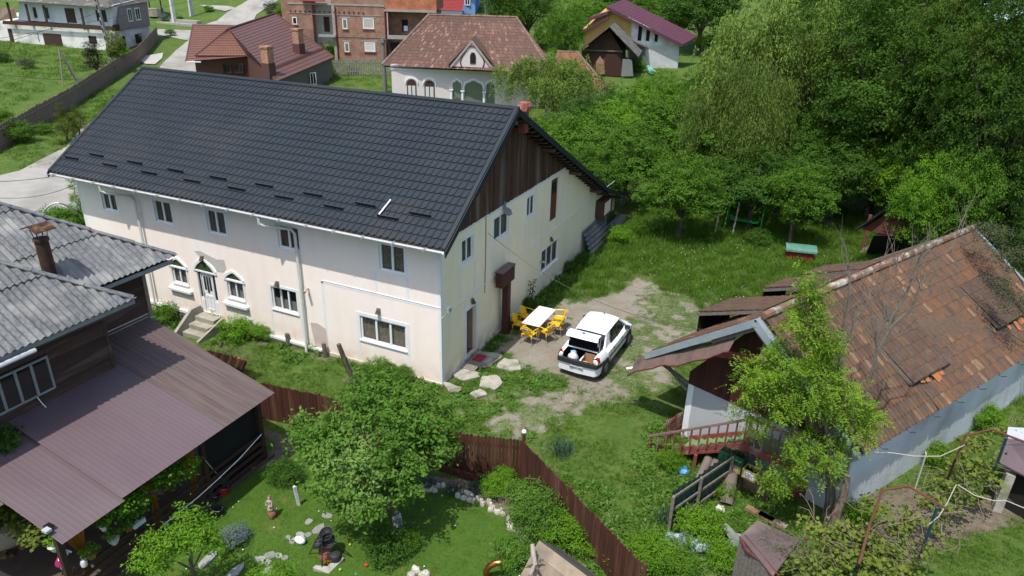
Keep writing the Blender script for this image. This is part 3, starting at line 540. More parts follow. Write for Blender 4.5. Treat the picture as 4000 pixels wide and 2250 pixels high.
def sheet_roof(parent, eave0, across, up, W_, Ls, m, clips, w=1.1, ln=1.65, name='roof_sheet', **kw):
    across = Vector(across).normalized(); up = Vector(up).normalized(); n = across.cross(up); n = n if n.z > 0 else -n
    r = 0; s = 0.
    while s < Ls:
        a = 0.
        while a < W_:
            ww = min(w, W_-a); top = min(s+ln+.12, Ls)
            o = Vector(eave0)+across*a+up*top+n*(.028+random.uniform(0,.006))
            me = corr_sheet(o, across, (-up*(top-s)+n*(.035 if True else 0)), ww+.06, (top-s), **kw)
            if clip_mesh(me, clips): part(name, me, m, parent)
            a += w
        s += ln; r += 1
T1 = Vector((-6.67,-4.78,5.4)); T2 = Vector((-5.13,-7.55,5.4))
h2 = (T2, Vector((-1,1,0))); vly = Vector((-6.67,-7.55,5.4))
sheet_roof(N, (-5.13,-20,5.4), (0,1,0), (-1,0,.70), 12.45, 8, asb, [h2])
sheet_roof(N, (-6.67,-16,5.4), (0,1,0), (-1,0,.68), 11.22, 8, asb, [(T1, Vector((-1,1,0))), (vly, Vector((1,-1,0)))])
sheet_roof(N, (-15,-7.55,5.4), (1,0,0), (0,-1,.70), 9.87, 7, asb, [(T2, Vector((1,-1,0))), (vly, Vector((-1,1,0)))])
sheet_roof(N, (-17,-4.78,5.4), (1,0,0), (0,-1,.68), 10.33, 5, asb, [(T1, Vector((1,-1,0)))])
for T_, k, ln in ((T1,.68,7),(T2,.70,7)):
    s = 0
    while s < ln:
        a = T_+Vector((-1,-1,k))*s+Vector((0,0,.085)); b = T_+Vector((-1,-1,k))*(s+.78)+Vector((0,0,.065)); part('hip_cap', MB().beam(a, b, .22, .03, w2=.17), asb, N); s += .76
part('valley_board', MB().prism([vly+Vector((.1,.1,-.05)),vly+Vector((-.25,.05,.05)),vly+Vector((-3.3,-3.0,2.16)),vly+Vector((-3,-3.15,2.1))], (0,0,.03)), mat('ochre_board', (.28,.17,.06), .9, (.13,.10,.07), 3), N)
# walls: boards laid one over another
part('wall_core', MB().box((-14,-20,-.1),(-5.96,-8.05,5.2)).box((-17,-12,-.1),(-7.2,-5.7,5.2)), mat('house_core', (.03,.022,.018), .9), N)
def siding(F, u0, u1, z0, z1, hole=None, h=.115, split=None):
    z = z0
    while z < z1:
        segs = [(u0,u1)]
        if hole and hole[2]-h < z < hole[3]: segs = [(u0,hole[0]),(hole[1],u1)]
        for a, b_ in segs:
            if b_-a < .05: continue
            O, U, Nn = F; Z = Vector((0,0,1)); q = [O+U*u+Z*zz+Nn*d for (u,zz,d) in ((a,z,.0),(b_,z,.0),(b_,z+h*1.04,.0),(a,z+h*1.04,.0),(a,z,.05),(b_,z,.05),(b_,z+h*1.04,.014),(a,z+h*1.04,.014))]
            part('board', MB().hexa(q), sid, N)
        z += h
NE = FR((-5.95,0,0), (0,1,0), (1,0,0)); NN_ = FR((0,-8.04,0), (1,0,0), (0,1,0)); FE = FR((-7.19,0,0), (0,1,0), (1,0,0)); FN = FR((0,-5.69,0), (1,0,0), (0,1,0))
siding(NE, -10.6, -8.0, 2.9, 5.3, None); siding(NE, -14.5, -10.604, 2.9, 5.3, None)
siding(NN_, -7.2, -5.93, 2.9, 5.3); siding(FE, -8.04, -5.66, 3.2, 5.3); siding(FN, -12, -7.17, .2, 5.3)
part('corner_board', MB().box((-7.24,-5.74,.2),(-7.12,-5.62,5.3)), mat('pale_board', (.22,.19,.14), .9), N); part('corner_board', MB().box((-5.98,-8.06,2.8),(-5.9,-7.98,5.3)), sid, N)
# window on the east face
part('window_recess', MB().fbox(NE, -11.6, -9.68, 3.6, 4.6, .036, .045), M['dark_inside'], N)
fwm = mat('weathered_frame', (.26,.28,.28), .8, (.18,.19,.19), 4)
window(N, FR((-5.86,0,0),(0,1,0),(1,0,0)), -11.4, -9.7, 3.62, 4.58, 4, frame='weathered_frame', curtain=None, depth=.03, fw=.055, sill=False)
part('fascia', MB().beam((-5.2,-20,5.33),(-5.2,-7.5,5.33),.03,.12).beam((-6.7,-7.6,5.3),(-6.7,-4.9,5.3),.03,.12), fwm, N)
mb = MB(); mb.tube([(-5.08,-20,5.22),(-5.08,-10.35,5.26)], .06, 8); part('gutter', mb, M['gutter_metal'], N)
for a in ((-5.9,-10.55,3.62),): part('cable', MB().tube([(-5.9,-10.2,3.66),(-5.8,-10.15,3.4),(-5.75,-10.1,3.25)], .012, 5), M['pvc_white'], N)
part('soffit', MB().box((-6.7,-20,5.22),(-5.2,-7.6,5.25)).box((-12,-7.6,5.22),(-6.7,-4.85,5.25)), M['siding_board'], N)
# porch roof
pur = mat('purple_metal', (.125,.090,.099), .5, (.108,.076,.085), .7, stretch=(.4,1.2,1), c3=(.125,.098,.10), sc3=.5, spec=.4, bump=.1)
pur2 = mat('stained_metal', (.125,.098,.080), .55, (.085,.055,.060), 1.6, stretch=(.3,9,1), contrast=.25)
up = Vector((-1,0,.25)).normalized()
def trap_sheet(y0, y1, x0, x1, z_off, m, clips=(), lab=None):
    vs = []; y = y0; ys_ = []
    while y < y1-.01:
        for (t, h) in ((0,0),(.02,.0025),(.035,.0025),(.055,0)): ys_.append((min(y+t,y1), h))
        y += .125
    ys_.append((y1, 0))
    P = lambda x, y, h: (x, y, 2.3+.25*(-2.2-x)+z_off+h)
    for (yy, h) in ys_: vs += [P(x0,yy,h), P(x1,yy,h)]
    me = bpy.data.meshes.new('metal_sheet'); me.from_pydata(vs, [], [(2*k,2*k+2,2*k+3,2*k+1) for k in range(len(ys_)-1)])
    if not clips or clip_mesh(me, clips): part('metal_sheet', me, m, N, lab)
edgeclip = [(Vector((-2.29,-5.91,2)), Vector((.036,1,0)))]
for (ya, yb, zo) in [(-12.47,-11.7,0),(-11.7,-10.9,.0)]+[(-10.98+i*1.04, -10.98+(i+1)*1.04+.02, .11) for i in range(5)]:
    mm = pur2 if -7.9 < ya < -6.8 else pur
    trap_sheet(ya, yb, -2.15, -3.95, zo, mm, edgeclip); trap_sheet(ya, yb, -3.8, -5.92, zo-.012, mm, edgeclip)
    if ya > -9: trap_sheet(max(ya,-8.02), yb, -5.7, -7.16, zo-.02, mm, edgeclip)
trap_sheet(-14, -12.49, -3.9, -5.9, 0, pur, [(Vector((-3.85,-12.61,2)), Vector((.9,-.43,0)))])
part('flashing', MB().beam((-7.13,-8.0,3.60),(-7.13,-5.62,3.60),.10,.02).beam((-7.17,-8.0,3.68),(-7.17,-5.62,3.68),.02,.16), M['gutter_metal'], N)
dw = mat('dark_wood', (.035,.018,.012), .75, (.06,.03,.02), 4, stretch=(4,1,4), bump=.3)
part('eave_beam', MB().beam((-2.5,-12.4,2.28),(-2.5,-6.0,2.28),.12,.14), dw, N)
for y in (-12.3,-10.3,-8.3,-6.2): part('post', MB().beam((-2.62,y,0),(-2.62,y,2.25),.13,.13), dw, N)
for k, z in enumerate((.25,.5,.75,1.0)):
    part('rail', MB().beam((-2.56,-12.3,z),(-2.56,-6.2,z),.05,.09), dw, N)
part('porch_floor', MB().box((-5.9,-12.4,.02),(-2.5,-5.9,.09)), mat('porch_tiles', (.10,.075,.055), .7, (.07,.05,.04), 5), N)
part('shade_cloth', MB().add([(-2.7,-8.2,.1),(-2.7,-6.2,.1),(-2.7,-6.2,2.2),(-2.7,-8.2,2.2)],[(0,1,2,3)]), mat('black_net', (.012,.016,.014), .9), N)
oc = mat('orange_cloth', (.42,.17,.015), .8, (.30,.11,.01), 4, stretch=(14,14,.5), trans=.25)
def curtain(x, y, w, lab):
    mb = MB(); vs = []; K = 14; Z = [(2.2,1),( 1.75,.8),(1.35,.35),(1.2,.22),(1.05,.3),(.5,.42)]
    for (z, s) in Z:
        for k in range(K+1): vs.append((x+.03*math.sin(k*1.9), y-w*s*.5*(1)+w*s*k/K+(1-s)*w*.25, z))
    mb.add(vs, [(r*(K+1)+k, r*(K+1)+k+1, (r+1)*(K+1)+k+1, (r+1)*(K+1)+k) for r in range(len(Z)-1) for k in range(K)])
    solo('curtain', mb, oc, lab, 'curtain', 'orange curtains tied along the porch', smooth=True)
curtain(-2.75,-8.7,.5,'orange curtain at the porch post nearest the brown fence'); curtain(-2.75,-9.95,.55,'orange curtain beside the patterned pink cloth'); curtain(-2.75,-11.9,.5,'orange curtain at the porch corner by the patio')
tx = MB(); vs = []
for k in range(13):
    y = -10.7+k*.09; d = .04*math.sin(k*1.1); vs += [(-2.68+d,y,1.25+.16*math.sin(k*.25)),(-2.68-d,y+.02,1.62+.1*math.sin(k*.3))]
tx.add(vs, [(2*k,2*k+2,2*k+3,2*k+1) for k in range(12)]); solo('rug', tx, mat('pink_pattern', (.30,.03,.12), .9, (.08,.03,.16), 22, contrast=.1), 'pink and violet patterned rug hung on the porch rail', 'rug')
# garden chimney of the wooden house
ch = thing('stove_pipe', 'rusty stove pipe with black rain cap on the grey corrugated roof', 'chimney', (-7.38,-8.22,5.8))
rust = mat('burnt_rust', (.055,.026,.018), .85, (.02,.014,.012), 6, stretch=(2,2,.6), c3=(.22,.09,.03), sc3=2.2, bump=.3)
part('pipe', MB().tube([(-7.38,-8.22,5.6),(-7.4,-8.22,6.95)], .17, 16), rust, ch, smooth=True)
c = part('rain_cap', MB().prism([(-7.72,-8.5,7.28),(-7.4,-8.5,7.40),(-7.08,-8.5,7.26),(-7.08,-8.5,7.24),(-7.4,-8.5,7.37),(-7.72,-8.5,7.25)], (0,.56,0)), M['burnt_rust'], ch)
part('cap_ring', MB().tube([(-7.4,-8.22,6.93),(-7.4,-8.22,6.99)], .20, 16), rust, ch)
for a in range(4): part('cap_leg', MB().beam((-7.4+.15*math.cos(a*1.57+.6),-8.22+.15*math.sin(a*1.57+.6),6.95),(-7.4+.26*math.cos(a*1.57+.6),-8.22+.2*math.sin(a*1.57+.6),7.3),.025,.01), rust, ch)
part('lead_skirt', MB().lathe((-7.38,-8.22,5.62), [(.34,.0),(.26,.12),(.18,.3)], 14), M['burnt_rust'], ch)
sl = thing('solar_lamp', 'small solar lamp lying on the purple porch roof edge', 'lamp', (-2.63,-12.38,2.46)); p = sl.location
part('solar_panel', MB().box(p+Vector((-.14,-.05,.02)),p+Vector((.06,.09,.05))), M['dark_glass'], sl); part('lamp_body', MB().box(p+Vector((-.02,-.16,.02)),p+Vector((.14,-.03,.08))), M['gutter_metal'], sl)
# ---------------------------------------------------------------- brown board fence
fb = mat('fence_board', (.070,.022,.013), .8, (.042,.014,.009), 3, stretch=(5,5,.5), var=.22, bump=.35, c3=(.12,.055,.035), sc3=.5)
FP = [(-4.6,-4.58),(-2.12,-4.23),(2.56,-4.10),(4.72,-3.50),(6.6,-4.80),(9.1,-6.52)]
fe = thing('board_fence', 'brown vertical board fence between lawn garden and gravel yard', 'fence', (4.72,-3.5,0))
for i in range(len(FP)-1):
    a, b_ = Vector((*FP[i],0)), Vector((*FP[i+1],0)); d = (b_-a); ln = d.length; d.normalize(); nn = Vector((-d.y,d.x,0)); k = 0; s = 0
    while s < ln-.03:
        w = random.uniform(.095,.12); w = min(w, ln-s); h = 1.42+random.uniform(-.03,.03); p = a+d*(s+.004); q = a+d*(s+w-.006); o = nn*random.uniform(-.006,.006)
        part('board', MB().prism([p+o+Vector((0,0,-.1)), q+o+Vector((0,0,-.1)), q+o+Vector((0,0,h-.05)), (p+q)/2+o+Vector((0,0,h)), p+o+Vector((0,0,h-.05))], nn*.02), fb, fe); s += w
    for z in (.35,1.1): part('rail', MB().beam(a+nn*.045+Vector((0,0,z)), b_+nn*.045+Vector((0,0,z)), .04, .08), fb, fe)
    part('post', MB().beam(b_+nn*.1+Vector((0,0,-.2)), b_+nn*.1+Vector((0,0,1.35)), .09,.09), fb, fe)
mb = MB(); mb.tube([(4.72,-3.42,1.3),(4.72,-3.42,1.6)], .05, 8); part('corner_pole', mb, fb, fe)
fc = thing('ball_finial', 'white ball on the corner pole of the brown fence', 'finial', (4.72,-3.42,1.6)); part('ball', MB().lathe((4.72,-3.42,1.6), [(.01,0),(.05,.02),(.07,.07),(.05,.12),(.01,.14)], 10), M['pvc_white'], fc, smooth=True)
# ---------------------------------------------------------------- white saloon car
CAR = thing('parked_car', 'white four door saloon car parked on gravel with its boot open', 'car', (4.2,2.55,.06), rz=-.035)
cw = mat('car_white', (.80,.82,.85), .22, (.78,.80,.83), 1, spec=.5); blk = mat('black_plastic', (.022,.023,.025), .55, (.03,.03,.032), 9); tire = mat('tyre_rubber', (.02,.02,.02), .85)
gls = mat('car_glass', (.008,.010,.012), .05, spec=.7); cav = mat('boot_lining', (.012,.012,.013), 1., spec=0.)
def loft(mb, secs, close=True):
    n = len(secs[0]); base = len(mb.v)
    for s in secs: mb.v += [tuple(p) for p in s]
    for i in range(len(secs)-1):
        for k in range(n-1): mb.f.append((base+i*n+k, base+i*n+k+1, base+(i+1)*n+k+1, base+(i+1)*n+k))
    if close: mb.f.append(tuple(range(base, base+n))); mb.f.append(tuple(range(base+(len(secs)-1)*n, base+len(secs)*n))[::-1])
    return mb
def sec(y, hb, hm, ht, zb, zm, zt, crown):   # closed ring of body points
    r = [(hb,y,zb),(hm,y,zb+.14),(hm+.005,y,zm-.12),(hm-.015,y,zm),(ht+.04,y,zt-.03),(ht,y,zt)]
    return [( -x,y,z) for (x,y,z) in r[::-1]][::-1] and [(-x,yy,z) for (x,yy,z) in r]+[(-ht*.5,y,zt+crown),(0,y,zt+crown*1.3),(ht*.5,y,zt+crown)]+r[::-1]+[(-hb,y,zb)]
secs = [sec(.98,.80,.865,.70,.22,.84,.93,.01),sec(1.7,.80,.87,.72,.22,.84,.92,.0),sec(2.6,.80,.87,.72,.22,.84,.90,.0),sec(3.2,.80,.865,.74,.22,.83,.93,.02),sec(3.6,.79,.855,.70,.22,.78,.88,.035),sec(3.95,.74,.83,.62,.24,.70,.78,.03),sec(4.15,.66,.76,.56,.27,.62,.70,.02),sec(4.25,.55,.62,.50,.30,.48,.56,.0)]
body = part('body', loft(MB(), secs), cw, CAR, smooth=True, local=True)
for s in (-1, 1):   # rear wings round the boot opening
    mb = MB(); rings = []
    for (y, xo, zt, xi) in ((.10,.76,.90,.60),(.18,.81,.96,.60),(.5,.845,.965,.60),(.98,.862,.95,.60)):
        rings.append([(s*xi,y,.45),(s*xo*.97,y,.24),(s*xo,y,.45),(s*xo,y,.72),(s*(xo-.03),y,.84),(s*(xo-.10),y,zt-.01),(s*(xi+.03),y,zt),(s*xi,y,zt-.02),(s*xi,y,.45)])
    loft(mb, rings); part('rear_wing', mb, cw, CAR, smooth=True, local=True)
    tl = part('tail_light', MB().prism([(s*.605,.085,.70),(s*.79,.12,.72),(s*.80,.15,.80),(s*.76,.15,.95),(s*.66,.13,.97),(s*.605,.11,.93)], (s*.02,.12,0)), mat('lamp_red', (.35,.008,.01), .15, (.25,.004,.006), 12, spec=.6), CAR, local=True)
    part('reverse_lamp', MB().prism([(s*.65,.077,.79),(s*.72,.09,.79),(s*.72,.10,.86),(s*.65,.085,.86)], (0,.03,0)), mat('lamp_clear', (.8,.75,.7), .2), tl, local=True)
    part('headlight', MB().prism([(s*.42,4.2,.56),(s*.68,4.1,.56),(s*.70,3.98,.68),(s*.45,4.1,.68)], (0,.04,0)), M['lamp_clear'], CAR, local=True)
part('bumper', loft(MB(), [[(-.83,.55,.40),(-.845,.55,.66),(-.83,.30,.68),(-.74,.04,.69),(0,-.02,.70),(.74,.04,.69),(.83,.30,.68),(.845,.55,.66),(.83,.55,.40)],[(-.80,.55,.22),(-.80,.55,.22),(-.80,.30,.22),(-.70,.08,.22),(0,.03,.22),(.70,.08,.22),(.80,.30,.22),(.80,.55,.22),(.80,.55,.22)]], False), cw, CAR, smooth=True, local=True)
part('bumper_strip', loft(MB(), [[(-.875,.62,.58),(-.86,.30,.58),(-.77,.01,.58),(0,-.05,.58),(.77,.01,.58),(.86,.30,.58),(.875,.62,.58)],[(-.875,.62,.72),(-.86,.30,.73),(-.77,.01,.74),(0,-.045,.74),(.77,.01,.74),(.86,.30,.73),(.875,.62,.72)],[(-.60,.62,.72),(-.60,.30,.735),(-.58,.12,.74),(0,.10,.74),(.58,.12,.74),(.60,.30,.735),(.60,.62,.72)]], False), blk, CAR, local=True)
part('boot_floor', MB().box((-.6,.10,.40),(.6,1.3,.44)).box((-.6,1.28,.44),(.6,1.32,.93)).box((-.62,.1,.3),(.62,.14,.70)), cav, CAR, local=True)
part('boot_dark_panel', MB().box((-.66,.955,.40),(.66,.975,.955)), cav, CAR, local=True); part('boot_side', MB().box((-.60,.12,.44),(-.585,1.3,.93)), cav, CAR, local=True); part('boot_side', MB().box((.585,.12,.44),(.60,1.3,.93)), cav, CAR, local=True)  # black sheet added across the boot, darkening the pale body end behind
# cabin
A = {'rl':(-.64,1.02,.95),'rr':(.64,1.02,.95),'tl':(-.57,1.34,1.40),'tr':(.57,1.34,1.40),'fl':(-.55,2.75,1.46),'fr':(.55,2.75,1.46),'wl':(-.68,3.42,.93),'wr':(.68,3.42,.93)}
V_ = lambda k: Vector(A[k])
part('rear_window', MB().prism([V_('rl'),V_('rr'),V_('tr'),V_('tl')], (0,.02,-.01)), gls, CAR, local=True)
part('windscreen', MB().prism([V_('wl'),V_('wr'),V_('fr'),V_('fl')], (0,-.02,-.01)), gls, CAR, local=True)
for s in (-1, 1):
    sx_ = lambda p: Vector((s*abs(p[0]), p[1], p[2]))
    part('side_window', MB().prism([sx_((.735,1.62,.92)), sx_((.735,2.30,.92)), sx_((.60,2.33,1.37)), sx_((.585,1.85,1.37)), sx_((.68,1.55,1.12))], (s*-.02,0,0)), gls, CAR, local=True)
    part('side_window', MB().prism([sx_((.735,2.36,.92)), sx_((.72,3.18,.93)), sx_((.585,2.74,1.38)), sx_((.60,2.38,1.38))], (s*-.02,0,0)), gls, CAR, local=True)
    part('pillar', MB().prism([sx_((.72,.98,.90)),sx_((.72,1.62,.90)),sx_((.665,1.55,1.12)),sx_((.57,1.85,1.38)),sx_((.60,1.40,1.40)),sx_((.66,1.02,.96))], (s*-.05,0,-.005)), cw, CAR, local=True)
    part('pillar', MB().beam((s*.70,3.40,.92),(s*.56,2.74,1.43),.07,.06), cw, CAR, local=True); part('pillar', MB().beam((s*.728,2.33,.92),(s*.60,2.355,1.40),.05,.04,up=(0,1,0)), blk, CAR, local=True)
    part('side_trim', MB().beam((s*.882,1.15,.60),(s*.880,3.25,.60),.02,.06), blk, CAR, local=True)
    mir = part('mirror', MB().hexa([(s*.78,3.05,.93),(s*.98,3.02,.94),(s*.98,3.12,.94),(s*.78,3.15,.93),(s*.78,3.05,1.05),(s*.97,3.02,1.07),(s*.97,3.12,1.07),(s*.78,3.15,1.05)]), blk, CAR, local=True)
    for y in (1.55,2.45): part('door_handle', MB().beam((s*.875,y,.78),(s*.875,y+.16,.78),.03,.03), blk, CAR, local=True)
    for y in (1.28,2.28,3.18): part('door_seam', MB().beam((s*.874,y,.30),(s*.868,y,.84),.008,.012,up=(0,1,0)), blk, CAR, local=True)
    for y in (.82,3.45):
        part('wheel_arch', MB().tube([(s*.70,y,.33),(s*.874,y,.33)], .375, 20), blk, CAR, local=True)
        wh = part('wheel', MB().tube([(s*.72,y,.30),(s*.885,y,.30)], .30, 22), tire, CAR, local=True)
        part('hubcap', MB().tube([(s*.885,y,.30),(s*.895,y,.30)], .20, 12), mat('hub_grey', (.18,.18,.19), .4, (.05,.05,.05), 18), wh, local=True)
part('roof', loft(MB(), [[(-.60,1.28,1.38),(-.30,1.23,1.42),(0,1.22,1.43),(.30,1.23,1.42),(.60,1.28,1.38)],[(-.62,2.1,1.455),(-.32,2.1,1.515),(0,2.1,1.525),(.32,2.1,1.515),(.62,2.1,1.455)],[(-.62,2.6,1.455),(-.32,2.6,1.51),(0,2.6,1.52),(.32,2.6,1.51),(.62,2.6,1.455)],[(-.59,2.84,1.43),(-.30,2.87,1.46),(0,2.88,1.47),(.30,2.87,1.46),(.59,2.84,1.43)]], False), cw, CAR, smooth=True, local=True)
part('antenna', MB().tube([(0,2.75,1.5),(0,2.5,1.75)], .006, 4).tube([(0,2.75,1.49),(0,2.75,1.52)], .03, 6), blk, CAR, local=True)
# open boot lid
ld = part('boot_lid', MB().hexa([(-.60,.60,.97),(.60,.60,.97),(.60,.64,.97),(-.60,.64,.97),(-.60,.66,1.55),(.60,.66,1.55),(.60,.72,1.59),(-.60,.72,1.59)]), cav, CAR, local=True)
lo = []
for (t, yy, zz) in ((0,.76,1.59),(1,.62,1.63),(2,.42,1.61),(3,.34,1.50)):
    lo.append([(x, yy-.05*(1-(x/.62)**2), zz+.02*(1-(x/.62)**2)) for x in (-.62,-.4,-.2,0,.2,.4,.62)])
part('lid_tail', loft(MB(), lo, False), cw, ld, smooth=True, local=True); part('lid_back', MB().hexa([(-.61,.645,.96),(.61,.645,.96),(.61,.68,.96),(-.61,.68,.96),(-.61,.725,1.59),(.61,.725,1.59),(.61,.76,1.60),(-.61,.76,1.60)]), cw, ld, local=True)
part('emblem', MB().box((-.05,.50,1.655),(.05,.56,1.675)), blk, ld, local=True)
for s in (-1, 1): part('lid_arm', MB().tube([(s*.55,1.0,.86),(s*.56,.72,.98),(s*.57,.58,1.32),(s*.57,.58,1.50)], .022, 6), cw, ld, local=True)
part('boot_sill', MB().beam((-.58,.585,.965),(.58,.585,.965),.05,.035), cw, CAR, local=True)
# plate
pl_ = part('number_plate', MB().hexa([(-.26,.00,.42),(.26,.00,.42),(.26,.02,.42),(-.26,.02,.42),(-.26,-.035,.53),(.26,-.035,.53),(.26,.0,.53),(-.26,.0,.53)]), M['pvc_white'], CAR, local=True)
part('plate_band', MB().hexa([(-.258,-.008,.422),(-.22,-.008,.422),(-.22,.0,.422),(-.258,.0,.422),(-.258,-.043,.528),(-.22,-.043,.528),(-.22,-.035,.528),(-.258,-.035,.528)]), mat('plate_blue', (.02,.08,.4), .4), pl_, local=True)
def text_mesh(s, size, ext=.003):
    cu = bpy.data.curves.new('lettering', 'FONT'); cu.body = s; cu.size = size; cu.extrude = ext; cu.align_x = 'CENTER'; cu.align_y = 'CENTER'
    o = bpy.data.objects.new('tmp', cu); COL.objects.link(o); dg = bpy.context.evaluated_depsgraph_get(); me = bpy.data.meshes.new_from_object(o.evaluated_get(dg)); bpy.data.objects.remove(o); return me
def lettering(s, size, m, parent, mtx, name='lettering', local=True):
    me = text_mesh(s, size); me.transform(mtx); me.materials.clear(); me.materials.append(m)
    o = part(name, me, m, parent, local=local); return o
ink = mat('ink_black', (.01,.01,.012), .6)
lettering('AG 21 LND', .092, ink, pl_, Matrix.Translation((.02,-.022,.474)) @ Matrix.Rotation(math.radians(90+17), 4, 'X'))
# things in the boot
bgm = mat('bag_white', (.72,.72,.72), .5, (.5,.55,.6), 6, trans=.15)
carM = Matrix.Translation(CAR.location) @ Matrix.Rotation(-.035, 4, 'Z')
def inboot(x, y, z): return carM @ Vector((x, y, z))
def blob(mb, c, r, seed, sq=(1,1,1), n=10, amp=.18):
    rs = np.random.RandomState(seed); base = len(mb.v); c = Vector(c)
    for i in range(n+1):
        th = math.pi*i/n
        for k in range(n*2):
            ph = math.pi*k/n; d = 1+amp*(rs.rand()-.5)*(0 < i < n)+amp*.6*math.sin(3*ph+seed)*math.sin(th*2)
            mb.v.append((c.x+r*d*sq[0]*math.sin(th)*math.cos(ph), c.y+r*d*sq[1]*math.sin(th)*math.sin(ph), c.z+r*d*sq[2]*math.cos(th)))
    for i in range(n):
        for k in range(2*n): mb.f.append((base+i*2*n+k, base+i*2*n+(k+1)%(2*n), base+(i+1)*2*n+(k+1)%(2*n), base+(i+1)*2*n+k))
    return mb
b = thing('shopping_bag', 'white plastic shopping bag with blue top in the car boot', 'bag', inboot(-.30,.38,.44))
part('bag', blob(MB(), inboot(-.30,.40,.62), .22, 3, (.9,.9,1.0)), bgm, b, smooth=True); part('bag_content', blob(MB(), inboot(-.34,.52,.79), .11, 4, (1.1,.8,.5)), mat('sky_blue', (.12,.36,.55), .5, (.3,.5,.6), 6), b, smooth=True)
part('red_print', MB().prism([inboot(-.16,.195,.56),inboot(-.11,.20,.56),inboot(-.11,.22,.70),inboot(-.16,.215,.70)], (0,.01,0)), mat('print_red', (.6,.02,.04), .5), b)
b = thing('cardboard_box', 'open brown cardboard box at the right of the car boot', 'box', inboot(.34,.42,.44)); cb = mat('cardboard', (.33,.19,.10), .9, (.29,.165,.085), 3)
def obox(mb, x0, x1, y0, y1, z0, z1): return mb.hexa([inboot(x0,y0,z0),inboot(x1,y0,z0),inboot(x1,y1,z0),inboot(x0,y1,z0),inboot(x0,y0,z1),inboot(x1,y0,z1),inboot(x1,y1,z1),inboot(x0,y1,z1)])
for q in ((.10,.56,.18,.19,.44,.70),(.10,.56,.60,.61,.44,.84),(.10,.11,.19,.60,.44,.74),(.55,.56,.19,.60,.44,.74),(.11,.55,.19,.60,.44,.46)): part('box_side', obox(MB(), *q), cb, b)
b = thing('white_parcel', 'long white polystyrene strip beside the cardboard box in the boot', 'parcel', inboot(.02,.5,.44)); part('parcel', obox(MB(), -.04,.07,.16,.9,.44,.60), M['pvc_white'], b, bevel=.01)
b = thing('small_carton', 'small white carton lying inside the cardboard box', 'carton', inboot(.24,.3,.55)); part('carton', obox(MB(), .16,.30,.22,.28,.58,.66), M['pvc_white'], b)
# ---------------------------------------------------------------- table and six yellow chairs
yel = mat('yellow_plastic', (.72,.44,.008), .35, (.68,.40,.006), 2, spec=.5); leg_m = mat('chair_leg', (.34,.34,.33), .45, metal=.4)
tb_ = thing('garden_table', 'long white table made of two tops pushed together on gravel', 'table', (1.47,5.48,.03)); tbm = mat('table_white', (.80,.80,.80), .4, (.76,.76,.75), 2)
for (y0, y1) in ((4.58,5.475),(5.485,6.38)): 
    t = part('tabletop', MB().box((1.08,y0,.70),(1.86,y1,.735)), tbm, tb_, bevel=.008); part('parasol_cap', MB().tube([(1.47,(y0+y1)/2,.735),(1.47,(y0+y1)/2,.742)], .035, 12), mat('cap_grey', (.5,.5,.5), .5), t)
    for x in (1.13,1.81):
        for y in (y0+.05,y1-.05): part('leg', MB().tube([(x,y,.05),(x,y,.70)], .018, 8), leg_m, tb_)
def make_chair():
    t = thing('garden_chair', '', 'chair', (0,0,.03), 'yellow plastic armchairs round the white table')
    vs = []; K = 8; J_ = 7     # curved back
    for j in range(J_+1):
        v = j/J_; hw = .23+.03*math.sin(v*3)-.10*max(0,v-.75)/.25*.9
        for k in range(K+1):
            u = -1+2*k/K; vs.append((u*hw, -.20-.13*v+.06*u*u, .43+.42*v-.05*u*u*(v>.8)))
    f = [(j*(K+1)+k, j*(K+1)+k+1, (j+1)*(K+1)+k+1, (j+1)*(K+1)+k) for j in range(J_) for k in range(K)]
    o = part('backrest', MB().add(vs, f), yel, t, smooth=True, local=True); md = o.modifiers.new('t', 'SOLIDIFY'); md.thickness = .018
    part('sticker', MB().prism([(-.12,-.338,.70),(.12,-.338,.70),(.13,-.345,.735),(.12,-.352,.77),(-.12,-.352,.77),(-.13,-.345,.735)], (0,-.012,0)), M['pvc_white'], o, local=True)
    part('sticker_print', MB().prism([(-.10,-.352,.715),(.10,-.352,.715),(.10,-.362,.752),(-.10,-.362,.752)], (0,-.012,0)), mat('maroon', (.12,.02,.03), .5), o, local=True)
    vs = [];
    for j in range(6):
        for k in range(7):
            u = -1+k/3; v = j/5; vs.append((u*(.225+.01*v), -.20+.43*v, .425+.02*u*u-.012*math.sin(v*3.1)-(.02 if j == 5 else 0)))
    o = part('seat', MB().add(vs, [(j*7+k, j*7+k+1, (j+1)*7+k+1, (j+1)*7+k) for j in range(5) for k in range(6)]), yel, t, smooth=True, local=True); o.modifiers.new('t', 'SOLIDIFY').thickness = .02
    for s in (-1, 1):
        part('armrest', MB().tube([(s*.24,-.28,.62),(s*.285,-.18,.665),(s*.29,.05,.66),(s*.28,.19,.635),(s*.26,.22,.56),(s*.235,.20,.43)], [.018,.024,.026,.024,.018,.022], 7), yel, t, smooth=True, local=True)
        for y in (-.20, .19): part('leg_socket', MB().tube([(s*.22,y,.43),(s*.235,y*1.05,.30)], [.035,.022], 8), yel, t, smooth=True, local=True)
        for y in (-.20, .19): part('leg', MB().tube([(s*.232,y*1.03,.33),(s*.255,y*1.22,0.0)], .012, 6), leg_m, t, local=True)
    return t
C0 = make_chair(); CH = [(1.52,4.36,-.12,'yellow armchair at the near end of the table with its back to the camera'),(2.08,4.88,1.15,'yellow armchair at the near right corner beside the car'),(.80,4.98,-1.5,'yellow armchair on the wall side, nearer one of the two'),(.82,5.72,-1.62,'yellow armchair on the wall side, farther one of the two'),(2.22,5.62,1.75,'yellow armchair in the middle of the car side'),(2.08,6.22,1.9,'yellow armchair at the far right corner of the table')]
